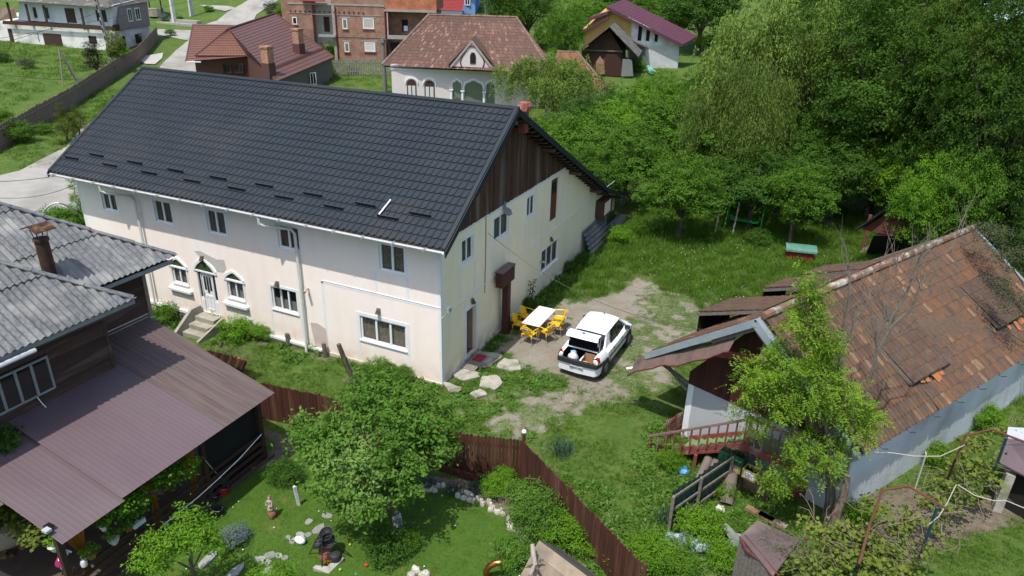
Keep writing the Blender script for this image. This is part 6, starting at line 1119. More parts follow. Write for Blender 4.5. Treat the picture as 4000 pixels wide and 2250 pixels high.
part('lid', MB().add(vs, [(2*k,2*k+1,2*k+3,2*k+2) for k in range(12)]), mat('lid_green', (.045,.14,.10), .6, (.09,.22,.16), 5), HV)
for P, Q_, lab in (((5.90,21.10,-0.00),(5.81,21.19,1.83),'left pale post of the pair under the orchard trees'),((6.80,21.90,-0.00),(6.77,21.90,1.55),'right pale post of the pair under the orchard trees')):
    P = Vector(P); o = thing('garden_post', lab, 'post', P, 'pale posts under the orchard trees'); part('post', MB().tube([P, P+Vector((.1,.02,2.0))], .045, 7), mat('pale_post', (.42,.40,.34), .9), o)
part('cross_bar', MB().beam(Vector((5.90,21.10,-0.00))+up_*2, Vector((6.80,21.90,-0.00))+up_*2, .05,.05), M['grey_timber'], o)
SW = thing('garden_swing', 'bright green canopy swing standing in the shade of the trees', 'swing', (7.20,22.90,-0.00)); b0 = SW.location.copy(); gc = mat('canopy_green', (.02,.28,.07), .6, (.03,.36,.1), 2); part('canopy', MB().prism([b0+Vector((-1.1,-.2,1.9)), b0+Vector((1.1,.1,1.9)), b0+Vector((1.0,1.0,2.15)), b0+Vector((-1.1,.8,2.15))], (0,0,.06)), gc, SW); part('seat', MB().box(b0+Vector((-.8,.3,.5)), b0+Vector((.8,.8,.58))), gc, SW)
for dx in (-1, 1): part('leg', MB().beam(b0+Vector((dx,-.3,0)), b0+Vector((dx,.4,2)), .05,.05), gc, SW); part('leg', MB().beam(b0+Vector((dx,1.1,0)), b0+Vector((dx,.4,2)), .05,.05), gc, SW)
CT = thing('covered_trailer', 'dark green tarpaulin shed deep in the orchard shade', 'shed', (10.20,26.50,-0.00)); b0 = CT.location.copy(); part('cover', MB().prism([b0+Vector((-1.7,0,.5)), b0+Vector((1.7,.4,.5)), b0+Vector((1.8,.4,1.7)), b0+Vector((.9,.4,2.3)), b0+Vector((-1,0,2.3)), b0+Vector((-1.7,0,1.7))], (.2,2.6,0)), mat('tarp_green', (.05,.10,.085), .5, (.035,.07,.06), 1), CT); part('base', MB().box(b0+Vector((-1.8,.1,.1)), b0+Vector((1.8,2.6,.3))), M['grey_timber'], CT)
for k, (P, Q_) in enumerate((((-64.87,26.34,6.40), (-90.83,89.39,9.97)),((-59.97,23.30,6.42), (-81.79,57.97,9.58)),((-54.17,19.21,4.62), (-66.02,36.97,1.50)),((-30.62,3.94,2.30), (-30.02,11.97,2.20)),((-29.25,2.96,1.82), (-26.46,6.05,2.50)))):
    solo('power_line', MB().tube(sagged(P, Q_, .35), .018 if k < 3 else .015, 4), wm, ['upper thin cable crossing in front of the white farmhouse','lower thin cable crossing in front of the white farmhouse','thin cable over the meadow near the hay rack','thin cable across the road by the slate roof eave','lowest thin cable across the road at the left edge'][k], 'cable')

# ---------------------------------------------------------------- vegetation
def leafmat(name, c, c2, trans=.35, sc=1.6, c3=None): return mat(name, c, .7, c2, sc, var=.13, trans=trans, contrast=.3, spec=.13, c3=c3, sc3=.7)
LM = {'mid': leafmat('leaf_mid', (.098,.205,.019), (.058,.135,.013)), 'dark': leafmat('leaf_dark', (.070,.150,.020), (.040,.098,.013)), 'bright': leafmat('leaf_bright', (.115,.215,.030), (.07,.15,.022)),
 'walnut': leafmat('leaf_walnut', (.064,.138,.016), (.036,.085,.011), c3=(.10,.155,.019)), 'willow': leafmat('leaf_willow', (.195,.285,.056), (.12,.19,.036)), 'olive': leafmat('leaf_olive', (.105,.125,.06), (.06,.08,.04)),
 'quince': leafmat('leaf_quince', (.100,.215,.026), (.060,.14,.017), c3=(.18,.29,.07)), 'ash': leafmat('leaf_ash', (.20,.33,.032), (.13,.24,.022)), 'gold': leafmat('leaf_gold', (.10,.11,.015), (.05,.07,.012)), 'purple': leafmat('leaf_purple', (.06,.045,.028), (.035,.04,.02)),
 'vine': leafmat('leaf_vine', (.17,.21,.035), (.10,.15,.03)), 'blue': leafmat('leaf_blue', (.15,.19,.175), (.07,.11,.10), .1), 'fresh': leafmat('leaf_fresh', (.130,.27,.018), (.080,.185,.013)), 'iris': leafmat('leaf_iris', (.07,.125,.085), (.045,.09,.06), .2)}
bark = mat('bark', (.10,.08,.06), .95, (.055,.045,.035), 6, stretch=(3,3,.6), bump=.6, c3=(.17,.16,.13), sc3=3); gbark = mat('grey_bark', (.16,.14,.115), .95, (.09,.08,.065), 8, bump=.5)
def leaves(cen, nrm, size, aspect=.55, seed=0, droop=.3, long=None):
    rs = np.random.RandomState(seed); n = len(cen); N_ = nrm/np.linalg.norm(nrm, axis=1, keepdims=True)
    a = rs.normal(size=(n,3)) if long is None else long+rs.normal(size=(n,3))*.35
    a[:,2] -= droop; a = a-N_*(a*N_).sum(1, keepdims=True); a /= np.linalg.norm(a, axis=1, keepdims=True)+1e-9; b = np.cross(N_, a); s = (size*rs.uniform(.65,1.25,n))[:,None]
    P = np.stack([cen-a*s*.5, cen+b*s*aspect*.5+a*s*.05, cen+a*s*.5-N_*s*.12, cen-b*s*aspect*.5+a*s*.05], 1); return P.reshape(-1,3)
def quads_mesh(name, V, m, extra=None):
    n = len(V)//4; me = bpy.data.meshes.new(name); me.vertices.add(len(V)); me.vertices.foreach_set('co', V.astype('f').ravel()); me.loops.add(len(V)); me.loops.foreach_set('vertex_index', np.arange(len(V), dtype='i'))
    me.polygons.add(n); me.polygons.foreach_set('loop_start', np.arange(0, len(V), 4).astype('i')); me.update(calc_edges=True); me.materials.append(m); return me
def crown_pts(lobes, n_clump, per, cr, seed=0, inner=.45):
    rs = np.random.RandomState(seed); vol = np.array([l[3]*l[4]*l[5] for l in lobes])**.67; idx = rs.choice(len(lobes), n_clump, p=vol/vol.sum()); C_, N_ = [], []
    for i in idx:
        l = lobes[i]; d = rs.normal(size=3); d /= np.linalg.norm(d); d[2] = abs(d[2])*(1 if rs.rand() < .72 else -1)
        r = inner+(1.14-inner)*rs.rand()**.55; c = np.array(l[:3])+d*np.array(l[3:6])*r; k = max(4, int(per*rs.uniform(.5,1.5))); q = rs.normal(size=(k,3))*cr*rs.uniform(.6,1.2)*np.array([1,1,.6]); C_.append(c+q)
        N_.append(np.tile(d*.55+np.array([0,0,.75]), (k,1))+rs.normal(size=(k,3))*.55)
    return np.concatenate(C_), np.concatenate(N_)
def trunk_mb(base, tops, r, seed=0, mid=.35):
    rs = random.Random(seed); mb = MB(); base = Vector(base); cen = sum((Vector(t) for t in tops), Vector())/len(tops); fork = base.lerp(Vector((cen.x,cen.y,cen.z)), mid); fork.x = base.x+(fork.x-base.x)*.6
    mb.tube([base-Vector((0,0,.15)), base.lerp(fork,.5)+Vector((rs.uniform(-.06,.06),rs.uniform(-.06,.06),0)), fork], [r*1.25,r,r*.85], 8)
    for t in tops:
        t = Vector(t); m_ = fork.lerp(t,.5)+Vector((rs.uniform(-.2,.2),rs.uniform(-.2,.2),.15)); mb.tube([fork, m_, t], [r*.6,r*.38,r*.12], 6)
    return mb
PROTO = {}
def proto(key, lobes, n_clump, per, cr, size, aspect, seed, r=.14, inner=.45, droop=.3):
    C_, N_ = crown_pts(lobes, n_clump, per, cr, seed, inner); V = leaves(C_, N_, size, aspect, seed, droop)
    PROTO[key] = (quads_mesh('crown', V, LM['mid']), trunk_mb((0,0,0), [Vector(l[:3])+Vector((0,0,l[5]*.4)) for l in lobes], r, seed).mesh('trunk', True)); PROTO[key][1].materials.append(bark)
def rl(seed, n, R, z, rr, zr=None):
    rs = random.Random(seed); o = [(0,0,z+.3,R*.72,R*.72,(zr or R*.62)),(0,0,z-.55,R*.8,R*.8,R*.42)]
    for k in range(n): a = 2*math.pi*k/n+rs.uniform(-.4,.4); d = R*rs.uniform(.42,.68); o.append((d*math.cos(a), d*math.sin(a), z+rs.uniform(-.55,.55)*R*.5, rr*rs.uniform(.8,1.2), rr*rs.uniform(.8,1.2), rr*rs.uniform(.6,.9)))
    return o
proto('a', rl(1,6,2.3,3.,1.0), 760, 30, .125, .108, .55, 1, .12); proto('b', rl(2,7,2.3,3.,.9), 800, 28, .12, .10, .5, 2, .12); proto('c', rl(3,5,2.3,3.,1.15), 700, 32, .135, .112, .6, 3, .13)
proto('big', rl(5,9,2.3,3.,.85,1.7)+rl(6,7,1.9,1.7,.8,.7)+[(0,0,4.2,1.2,1.2,.9),(.6,-.8,3.6,1,1,.8)], 2600, 32, .085, .062, .55, 5, .1)
proto('bush', [(0,0,.55,.75,.75,.55),(.4,.2,.45,.5,.5,.4),(-.35,.3,.5,.5,.45,.45),(.0,-.45,.4,.5,.4,.38)], 190, 30, .10, .075, .5, 7, .03, .3)
proto('cone', [(0,0,.5,.55,.55,.6),(0,0,1.2,.42,.42,.7),(0,0,1.9,.2,.2,.55)], 260, 26, .07, .055, .4, 8, .05, .5)
proto('tall', [(0,0,1.2,.5,.5,.9),(.15,.1,2.4,.42,.42,.9),(-.1,0,3.4,.28,.28,.8)], 190, 26, .13, .085, .5, 9, .07, .2)
def willow_proto(seed=4, R=2.3, z=3.1, n=1500, ln=1.9):
    rs = np.random.RandomState(seed); C_, L_ = [], []
    lob = rl(seed, 7, R, z, 1.0)
    casc = []
    for i in range(120):
        l = lob[rs.randint(len(lob))]; d = rs.normal(size=3); d /= np.linalg.norm(d); d[2] = abs(d[2]); casc.append((np.array(l[:3])+d*np.array(l[3:6])*rs.uniform(.8,1.15), d, rs.uniform(.5,1.25)))
    for i in range(n):
        p, d, q0_ = casc[rs.randint(len(casc))]; p = p+rs.normal(size=3)*np.array([.15,.15,.10]); k = int(rs.uniform(16,34)); L = ln*q0_*rs.uniform(.6,1.1); out = np.array([d[0],d[1],0])
        for j in range(k):
            t = j/k; q = p+out*.35*(t**.5)*L*.5+np.array([0,0,.12*math.sin(t*3)-L*t**1.3])+rs.normal(size=3)*.035; q[2] = max(q[2], .25); C_.append(q); L_.append([out[0]*.3,out[1]*.3,-1.0])
    C_ = np.array(C_); L_ = np.array(L_); N_ = rs.normal(size=C_.shape)+np.array([.2,-.5,.6]); V = leaves(C_, N_, .13, .26, seed, 0, L_)
    PROTO['willow'] = (quads_mesh('crown', V, LM['willow']), trunk_mb((0,0,0), [Vector(l[:3]) for l in lob[:4]], .13, seed).mesh('trunk', True)); PROTO['willow'][1].materials.append(bark)
willow_proto()
_rt = random.Random(99); _sid = [0]
def plant(key, P, R, H=None, col='mid', label='', cat='tree', name='fruit_tree', group=None, base=2.3, zc=3.0, rz=None):
    """P: ground position; R crown radius; H height of crown centre"""
    x, y = P[0], P[1]; z = terr(x, y); H = P[2]-z if H == 'c' else H; s = R/base; sz = (H/zc) if H else s; o = thing(name, label, cat, (x, y, z), group, rz=_rt.uniform(0,6.28) if rz is None else rz)
    cme, tme = PROTO[key]; c = bpy.data.objects.new('crown', cme); COL.objects.link(c); c.parent = o; c.scale = (s, s, sz)
    c.material_slots[0].link = 'OBJECT'; c.material_slots[0].material = LM[col]; c['kind'] = 'stuff'
    t = bpy.data.objects.new('trunk', tme); COL.objects.link(t); t.parent = o; t.scale = (s, s, sz); return o
OG = 'fruit trees of the orchard behind the yard'
for key, P, R, H, col, lab in (
 ('a', (4.14,19.59,3.00), 2.3, 3.0, 'mid', 'leftmost front orchard tree, trunk left of the two pale posts'),
 ('b', (7.53,23.43,3.00), 2.9, 3.0, 'dark', 'wide dark orchard tree above the green canopy swing'),
 ('c', (11.44,26.38,3.20), 2.3, 3.2, 'dark', 'forked orchard tree above the red and green bin'),
 ('a', (15.45,26.04,3.60), 1.9, 3.4, 'fresh', 'bright green tree leaning over the dark carport roof'),
 ('b', (15.69,19.54,4.40), 1.45, 3.9, 'fresh', 'low bright tree covering the left half of the carport roof'), ('c', (17.11,19.57,4.80), 1.5, 4.2, 'mid', 'low tree covering the right half of the carport roof'), ('a', (9.18,36.21,3.80), 2.6, 3.2, 'mid', 'tree between the green tarpaulin shed and the willow'), ('c', (2.45,35.90,4.00), 2.4, 3.3, 'fresh', 'fresh green tree below the left edge of the large willow'), ('b', (-1.63,21.49,2.80), 2.0, 2.6, 'mid', 'low tree directly behind the back eave'), ('c', (9.96,21.62,3.00), 1.7, 2.9, 'mid', 'low tree in front of the green tarpaulin shed'),
 ('b', (13.86,29.15,4.00), 2.6, 3.6, 'mid', 'orchard tree left of the carport ridge'),
 ('c', (-4.59,27.57,3.20), 2.7, 3.2, 'mid', 'orchard tree just right of the slate roof verge'),
 ('a', (-0.51,24.33,3.20), 2.7, 3.2, 'mid', 'orchard tree beyond the back eave of the slate roof'),
 ('b', (-2.74,33.80,3.80), 2.8, 3.5, 'fresh', 'fresh green tree in the middle of the orchard'),
 ('c', (-7.09,36.44,3.40), 2.0, 2.8, 'dark', 'bluish dark tree below the nearer willow'),
 ('a', (-5.42,38.43,4.00), 2.3, 3.0, 'dark', 'dark tree below the old timber barn'),
 ('b', (-3.73,44.95,4.40), 2.6, 3.3, 'fresh', 'flowering elder bush tree below the white block house'),
 ('c', (0.59,32.94,4.00), 3.0, 3.6, 'mid', 'full round tree between the two willows'),
 ('a', (4.89,26.76,4.00), 3.0, 3.7, 'mid', 'orchard tree under the larger willow, left part'),
 ('b', (8.59,30.34,4.00), 3.0, 3.8, 'dark', 'orchard tree under the larger willow, right part'),
 ('c', (5.81,33.87,4.40), 2.8, 3.8, 'fresh', 'bright crown showing under the larger willow'),
 ('a', (11.25,32.98,4.60), 2.9, 4.0, 'mid', 'orchard tree below the big walnut, left'),
 ('b', (15.73,35.01,5.00), 3.2, 4.2, 'dark', 'orchard tree below the big walnut, middle'),
 ('c', (17.81,29.99,4.20), 2.7, 3.8, 'mid', 'tree over the far end of the carport'),
 ('b', (8.68,40.17,5.00), 3.0, 4.2, 'dark', 'dark tree between larger willow and walnut'),
 ('a', (13.04,42.71,5.20), 3.0, 4.4, 'dark', 'dark tree tucked against the walnut crown'),
 ('c', (0.30,44.32,4.60), 2.6, 3.6, 'mid', 'tree at the left foot of the larger willow'),
 ('a', (-8.34,30.61,3.00), 1.7, 2.6, 'fresh', 'tree behind the chimney of the slate roof'),
 ('b', (18.47,31.85,5.60), 3.0, 4.8, 'walnut', 'brownish green tree at the right end of the orchard')):
    plant(key, P, R*1.16, H*1.03, col, lab, group=OG)
for P, R, H, lab in (((14.28,30.81,9.56), 6.6, 'c', 'huge dark walnut tree filling the upper right'), ((10.34,42.89,10.20), 5.6, 'c', 'tall walnut crown at the top edge, left of the huge one'), ((17.12,26.53,9.54), 4.0, 'c', 'walnut crown in front of the pale blue roofed shed'), ((18.66,22.25,8.82), 4.0, 'c', 'dark tree at the right edge below the pale blue roof'), ((15.55,52.77,11.79), 6.0, 'c', 'dark tree crown at the top edge left of the blue roof')):
    plant('big', P, R, H, 'walnut', lab, name='walnut_tree', group='walnut trees in the upper right')
for P, R, H, lab in (((-12.30,41.78,4.40), 5.0, 4.5, 'weeping willow in front of the orange tiled roof'), ((6.67,36.71,8.90), 6.0, 'c', 'large weeping willow left of the walnut trees'), ((5.73,26.56,6.57), 3.0, 'c', 'lower weeping crown under the large willow')):
    plant('willow', P, R, H, 'willow', lab, name='willow_tree', group='weeping willows', zc=3.3)
for P, R, H, col, lab in (((20.77,33.17,3.40), 2.4, 3.2, 'olive', 'olive grey shrub tree at the right edge above the barn roof'), ((20.85,26.07,2.80), 1.9, 2.6, 'olive', 'olive grey bush hanging over the back of the barn roof')):
    plant('willow', P, R, H, col, lab, name='sallow_bush', cat='shrub', zc=3.3)
TG = 'trees along the top edge of the view'
for i, (P, R, H, key, col, lab) in enumerate((((-28.71,96.16,7.98), 4.0, 'c', 'a', 'fresh', 'light tree at the top edge left of the plum roof'), ((-18.40,59.48,7.87), 2.6, 'c', 'b', 'mid', 'small tree on the far lawn left of the plum roof'), ((-21.30,104.68,8.32), 5, 'c', 'c', 'mid', 'tree at the top edge right of the plum roof'), ((-14.22,98.16,8.27), 5, 'c', 'a', 'mid', 'tree behind the thin dark pole'), ((-7.99,91.23,5.33), 3.6, 'c', 'b', 'fresh', 'light green tree above the right end of the plum roof'),
   ((-33.60,83.51,9.29), 5, 'c', 'b', 'dark', 'dark tree at the top edge above the far lawn'), ((-27.84,110.11,9.47), 5.5, 'c', 'a', 'dark', 'dark tree rising behind the plum roof ridge'), ((-33.34,74.84,9.28), 3, 'c', 'c', 'mid', 'tree right of the tiny well house'), ((-9.71,90.91,10.07), 6, 'c', 'c', 'dark', 'dark tree at the top edge left of the large willow'), ((2.74,100.59,10.86), 6, 'c', 'b', 'dark', 'dark tree at the top edge behind the large willow'), ((-25.42,69.61,5.98), 1.6, 'c', 'a', 'bright', 'very small pale tree on the far lawn'))):
    plant(key, P, R, H, col, lab, group=TG)
plant('tall', (-64.70,35.80,1.50), 1.25, 1.95, 'purple', 'dark reddish upright tree by the old board fence', name='plum_tree', base=.5, zc=1.9); plant('a', (-65.72,39.35,5.50), 1.2, 3.0, 'vine', 'yellow green sapling behind the leaning power pole', name='young_tree')
for P, R, col, lab in (((-48.80,16.00,-0.00),2.0,'mid','large loose shrub over the fence at the left edge'),((-54.80,18.70,0.30),1.5,'mid','shrub at the left edge above the large loose one'),((-76.40,35.50,1.70),1.3,'olive','small round shrub in the meadow left of the hay rack'),((-82.50,36.50,2.00),1.5,'dark','dark shrub at the left edge of the meadow'),((-74.10,46.50,2.30),1.5,'fresh','shrub at the corner of the white farmhouse'),((-49.60,18.80,0.20),1.0,'mid','small shrub against the old board fence'),
  ((-28.10,4.80,-0.40),1.5,'fresh','hedge bush under the white hoops'),((-27.00,5.10,-0.40),1.5,'mid','hedge bush against the pink house end'),((-28.50,4.30,-0.40),1.2,'mid','hedge bush left of the wide white hoop'),((-57.60,63.60,2.80),2.4,'mid','leafy bush right of the log house roof'),((-51.80,60.00,2.50),2.2,'fresh','rounded bush before the brick house corner'),((-43.00,53.10,1.90),1.2,'mid','thin bush in front of the picket fence'),((-21.62,49.36,2.20),1.9,'fresh','bush hiding the right porch arch of the pink villa'),((-24.87,46.11,1.60),.9,'mid','small bush in front of the left porch arch'),((-36.47,102.14,4.00),2.6,'mid','bush left of the plum roof house'),((-28.11,84.88,4.00),2.4,'mid','bush under the lowest plum roof slab'),((-13.75,72.88,3.50),1.9,'fresh','bush in front of the grey board lean to'),
  ((-83.80,85.40,5.50),2.4,'olive','silvery shrub between road and brick house'),((-81.20,85.10,5.10),2.2,'fresh','bright bush left of the brick house'),((-94.50,81.10,5.60),1.2,'mid','shrub beside the roadside well'),((-96.60,72.90,4.30),1.3,'blue','bluish shrub by the roadside cross'),((-93.20,73.20,4.20),1.1,'mid','low shrub right of the roadside cross'),((-82.70,61.80,3.30),1.2,'mid','low shrub on the verge by the farmhouse gate')):
    plant('bush', P, R*.8, None, col, lab, 'shrub', 'shrub', base=.95, group='shrubs and bushes')
o = plant('cone', (-45.20,17.90,0.00), .95, 1.35, 'gold', 'golden conifer by the road left of the slate roof', 'conifer', 'conifer', base=.55, zc=1.); plant('cone', (-45.90,19.50,0.10), .8, 1.1, 'gold', 'second golden conifer half hidden by the slate roof', 'conifer', 'conifer', base=.55, zc=1.); plant('cone', (-28.40,6.70,-0.40), .6, 1.5, 'fresh', 'narrow conifer at the corner of the pink house', 'conifer', 'conifer', base=.55, zc=1.)
YG = 'bushes and plants in the yard'
for P, R, col, lab in (((-8.40,0.00,-0.20),.62,'fresh','climbing bush on the pink wall right of the steps'),((-10.90,0.30,-0.30),.62,'fresh','taller leafy bush beside the entrance steps'),((-9.40,-0.40,-0.30),.8,'fresh','leafy bush in front of the steps'),((-13.40,-0.60,-0.40),.75,'mid','low bush left of the entrance steps'),((-5.90,0.10,-0.10),.3,'fresh','small plant at the foot of the right downpipe'),((-2.50,-0.60,-0.10),.62,'quince','pale bush under the big lace curtained window'),((-1.40,-0.40,-0.00),.5,'quince','small bush near the pink house corner'),((-2.10,-0.30,-0.00),.4,'mid','small bush below the window sill'),
   ((0.80,13.30,-0.00),.65,'dark','dark bush at the foot of the gable near the leaning sheet'),((1.30,17.30,-0.00),.9,'fresh','bush in front of the leaning corrugated sheet'),((0.30,12.30,-0.00),.45,'dark','weeds along the gable wall'),((0.20,7.30,-0.00),.45,'dark','dark plant by the gable behind the table'),((3.10,19.60,-0.00),.7,'mid','bush at the foot of the first orchard tree'),((5.50,19.90,-0.00),.7,'mid','undergrowth below the pale posts'),((8.40,20.60,-0.00),.9,'dark','undergrowth right of the pale posts'),((8.60,-0.90,-0.00),.5,'fresh','leafy bush at the foot of the outside stairs'),((10.00,-3.50,-0.10),.8,'fresh','fern like bush among the rubbish'),((10.20,-1.50,-0.00),.5,'fresh','climbing plant on the end of the green sheet fence'),((17.60,6.10,-0.00),.75,'fresh','elder bush against the grey barn wall'),((16.00,3.10,-0.00),.6,'fresh','nettle clump by the grey barn wall'),((13.80,-1.00,-0.00),.6,'fresh','leafy bush at the barn corner'),((2.90,-7.70,-0.00),.75,'dark','dark bush below the whitewashed trunk'),((3.20,-7.30,-0.00),.42,'fresh','lighter bush right of the whitewashed trunk'),((4.40,-4.40,-0.00),.55,'fresh','green bush by the white stones'),((4.20,-3.60,-0.00),.42,'fresh','upright green shrub at the brown fence'),((5.50,-4.70,-0.00),.85,'quince','large rose bush at the brown fence'),((6.10,-5.20,-0.00),.9,'quince','rose bush in front of the wooden shed roof'),((6.70,-5.40,-0.00),.75,'fresh','light green box bush at the brown fence'),((5.80,-6.50,-0.00),.6,'quince','bush left of the shed, near the copper pipe'),((-1.40,-6.70,-0.00),.6,'dark','small standard tree crown by the white stake'),((8.60,-5.40,-0.00),.7,'fresh','flowering bush at the right end of the brown fence'),((9.20,-4.80,-0.00),.7,'fresh','bush left of the rubbish bags'),((7.70,-5.30,-0.10),.4,'fresh','small leafy plant behind the shed ridge'),((10.80,-4.20,-0.10),.6,'fresh','weeds left of the felt roofed shed'),((9.70,-5.10,-0.10),.6,'mid','weeds at the bottom edge below the rubbish'),((-6.60,-11.30,-0.00),.4,'vine','vine bush beside the mosaic patio')):
    plant('bush', P, R, None, col, lab, 'bush', 'bush', base=.95, group=YG)
o = plant('bush', (-0.90,-9.10,-0.10), .42, None, 'blue', 'round blue spruce cushion on the garden lawn', 'shrub', 'spruce_bush', base=.95)
# quince tree in the garden
def custom_tree(name, label, cat, base, lobes, n_clump, per, cr, size, aspect, col, seed, r, bark_m=None, inner=.35, tops=None):
    t = thing(name, label, cat, base); C_, N_ = crown_pts(lobes, n_clump, per, cr, seed, inner); V = leaves(C_, N_, size, aspect, seed, .5)
    part('crown', quads_mesh('crown', V, LM[col]), LM[col], t, kind='stuff'); mb = trunk_mb(base, tops or [l[:3] for l in lobes], r, seed); part('trunk', mb, bark_m or bark, t, smooth=True); return t
QL = [(*(1.92,-6.87,2.70),1.35,1.3,1.0),(*(2.77,-5.75,2.90),.95,.9,.7),(*(0.58,-7.07,2.30),.8,.8,.65),(*(1.70,-7.93,2.00),.75,.7,.6),(*(2.93,-7.15,2.20),.85,.8,.65),(*(1.38,-5.71,3.10),1.0,.9,.6),(*(-0.82,-6.38,1.90),.35,.35,.3),(*(3.27,-5.95,2.30),.55,.5,.4),(*(2.61,-8.25,1.80),.45,.45,.4)]
QT = custom_tree('quince_tree', 'dense quince tree with whitewashed lower trunk in the lawn garden', 'tree', (2.72,-7.0,0), QL, 800, 24, .13, .13, .5, 'quince', 12, .13)
part('whitewash', MB().tube([(2.72,-7.0,.0),(2.66,-6.98,.62)], [.155,.125], 10), mat('tree_whitewash', (.55,.58,.60), .9, (.4,.42,.43), 6), QT, smooth=True)
custom_tree('young_fruit_tree', 'small fruit tree in front of the porch at the bottom left', 'tree', (*(-0.65,-10.61,-0.00)[:2],0), [(*(-0.79,-11.14,1.70),.55,.5,.4),(*(-0.30,-10.68,1.90),.45,.4,.4),(*(-0.80,-11.52,1.50),.4,.4,.35),(*(-0.95,-10.24,2.00),.25,.25,.2),(*(0.04,-10.61,1.60),.25,.25,.2)], 190, 20, .10, .10, .34, 'fresh', 14, .05)
custom_tree('low_fruit_tree', 'leafy crown tip at the bottom edge beside the stepping stones', 'tree', (.3,-10.6,0), [(*(1.54,-10.05,0.90),.4,.35,.3),(*(1.21,-10.29,0.80),.4,.35,.3)], 70, 18, .10, .09, .34, 'fresh', 15, .04)
# ash tree: compound leaves
def ash():
    base = Vector((13.05,-2.0,0)); t = thing('ash_tree', 'bright yellow green ash tree in front of the barn gable', 'tree', base); rs = np.random.RandomState(31); C_, N_, L_ = [], [], []
    lob = [(*p, r, r*.9, r*.85) for p, r in (((11.11,-2.13,4.84),.85),((11.36,-1.90,6.99),.42),((11.46,-1.91,6.12),.6),((10.62,-2.14,4.41),.55),((12.16,-2.04,4.64),.75),((12.93,-2.17,4.05),.62),((13.24,-2.19,4.23),.35),((11.59,-2.25,3.52),.85),((10.61,-2.24,3.37),.45),((12.31,-2.27,2.66),.75),((11.76,-2.26,1.89),.5),((12.08,-1.92,5.64),.4),((13.30,-2.17,4.75),.18))]
    vol = np.array([l[3]**2 for l in lob])
    cl = []
    for i in rs.choice(len(lob), 210, p=vol/vol.sum()):
        l = lob[i]; d = rs.normal(size=3); d /= np.linalg.norm(d); cc = np.array(l[:3])+d*np.array(l[3:])*rs.uniform(.3,1.12); cl += [(cc, d)]*int(rs.uniform(6,22))
    for cc, d in cl:
        c = cc+rs.normal(size=3)*.13; d = d*.6+rs.normal(size=3)*.5; ax = d*.7+rs.normal(size=3)*.5+np.array([.35,0,.0]); ax[2] -= .15; ax /= np.linalg.norm(ax); nn_ = np.cross(ax, rs.normal(size=3)*.4+np.array([0,0,1.])); nn_ /= np.linalg.norm(nn_); up2 = np.cross(nn_, ax); up2 = up2 if up2[2] > 0 else -up2; LN = rs.uniform(.20,.32)
        for j in range(9):
            k = j//2; s = 1 if j % 2 else -1; pos = c+ax*LN*(.15+.2*k)-np.array([0,0,.05*(k/4)**2]); ld = (nn_*s+ax*.5) if j < 8 else ax; C_.append(pos+ld*.05); N_.append(up2+rs.normal(size=3)*.2); L_.append(ld*3)
    V = leaves(np.array(C_), np.array(N_), .105, .30, 31, 0, np.array(L_)); part('crown', quads_mesh('crown', V, LM['ash']), LM['ash'], t, kind='stuff')
    for pts, r in (([(13.05,-2.0,-.1),(12.96,-2.00,1.30),(12.56,-1.97,3.19),(11.89,-1.92,5.09),(11.39,-1.91,7.00)],[.15,.13,.10,.06,.02]),([(12.88,-1.99,1.68),(11.80,-2.05,2.99),(11.04,-2.12,4.89)],[.09,.07,.03]),([(12.71,-1.97,2.43),(12.88,-2.16,4.03)],[.06,.03]),([(11.80,-2.05,2.99),(10.66,-2.24,3.86)],[.05,.02])): part('trunk', MB().tube(pts, r, 8), bark, t, smooth=True)
    return t
ash()
custom_tree('sallow_tree', 'olive grey foliage hanging over the far corner of the tiled barn roof', 'tree', (20.8,8.6,0), [(*(16.72,8.97,5.90),.6,.6,.35),(*(17.47,8.49,5.40),.7,.6,.45),(*(16.94,6.81,4.90),.35,.35,.3),(*(17.49,6.54,4.40),.5,.5,.4)], 260, 16, .13, .10, .28, 'olive', 19, .07)
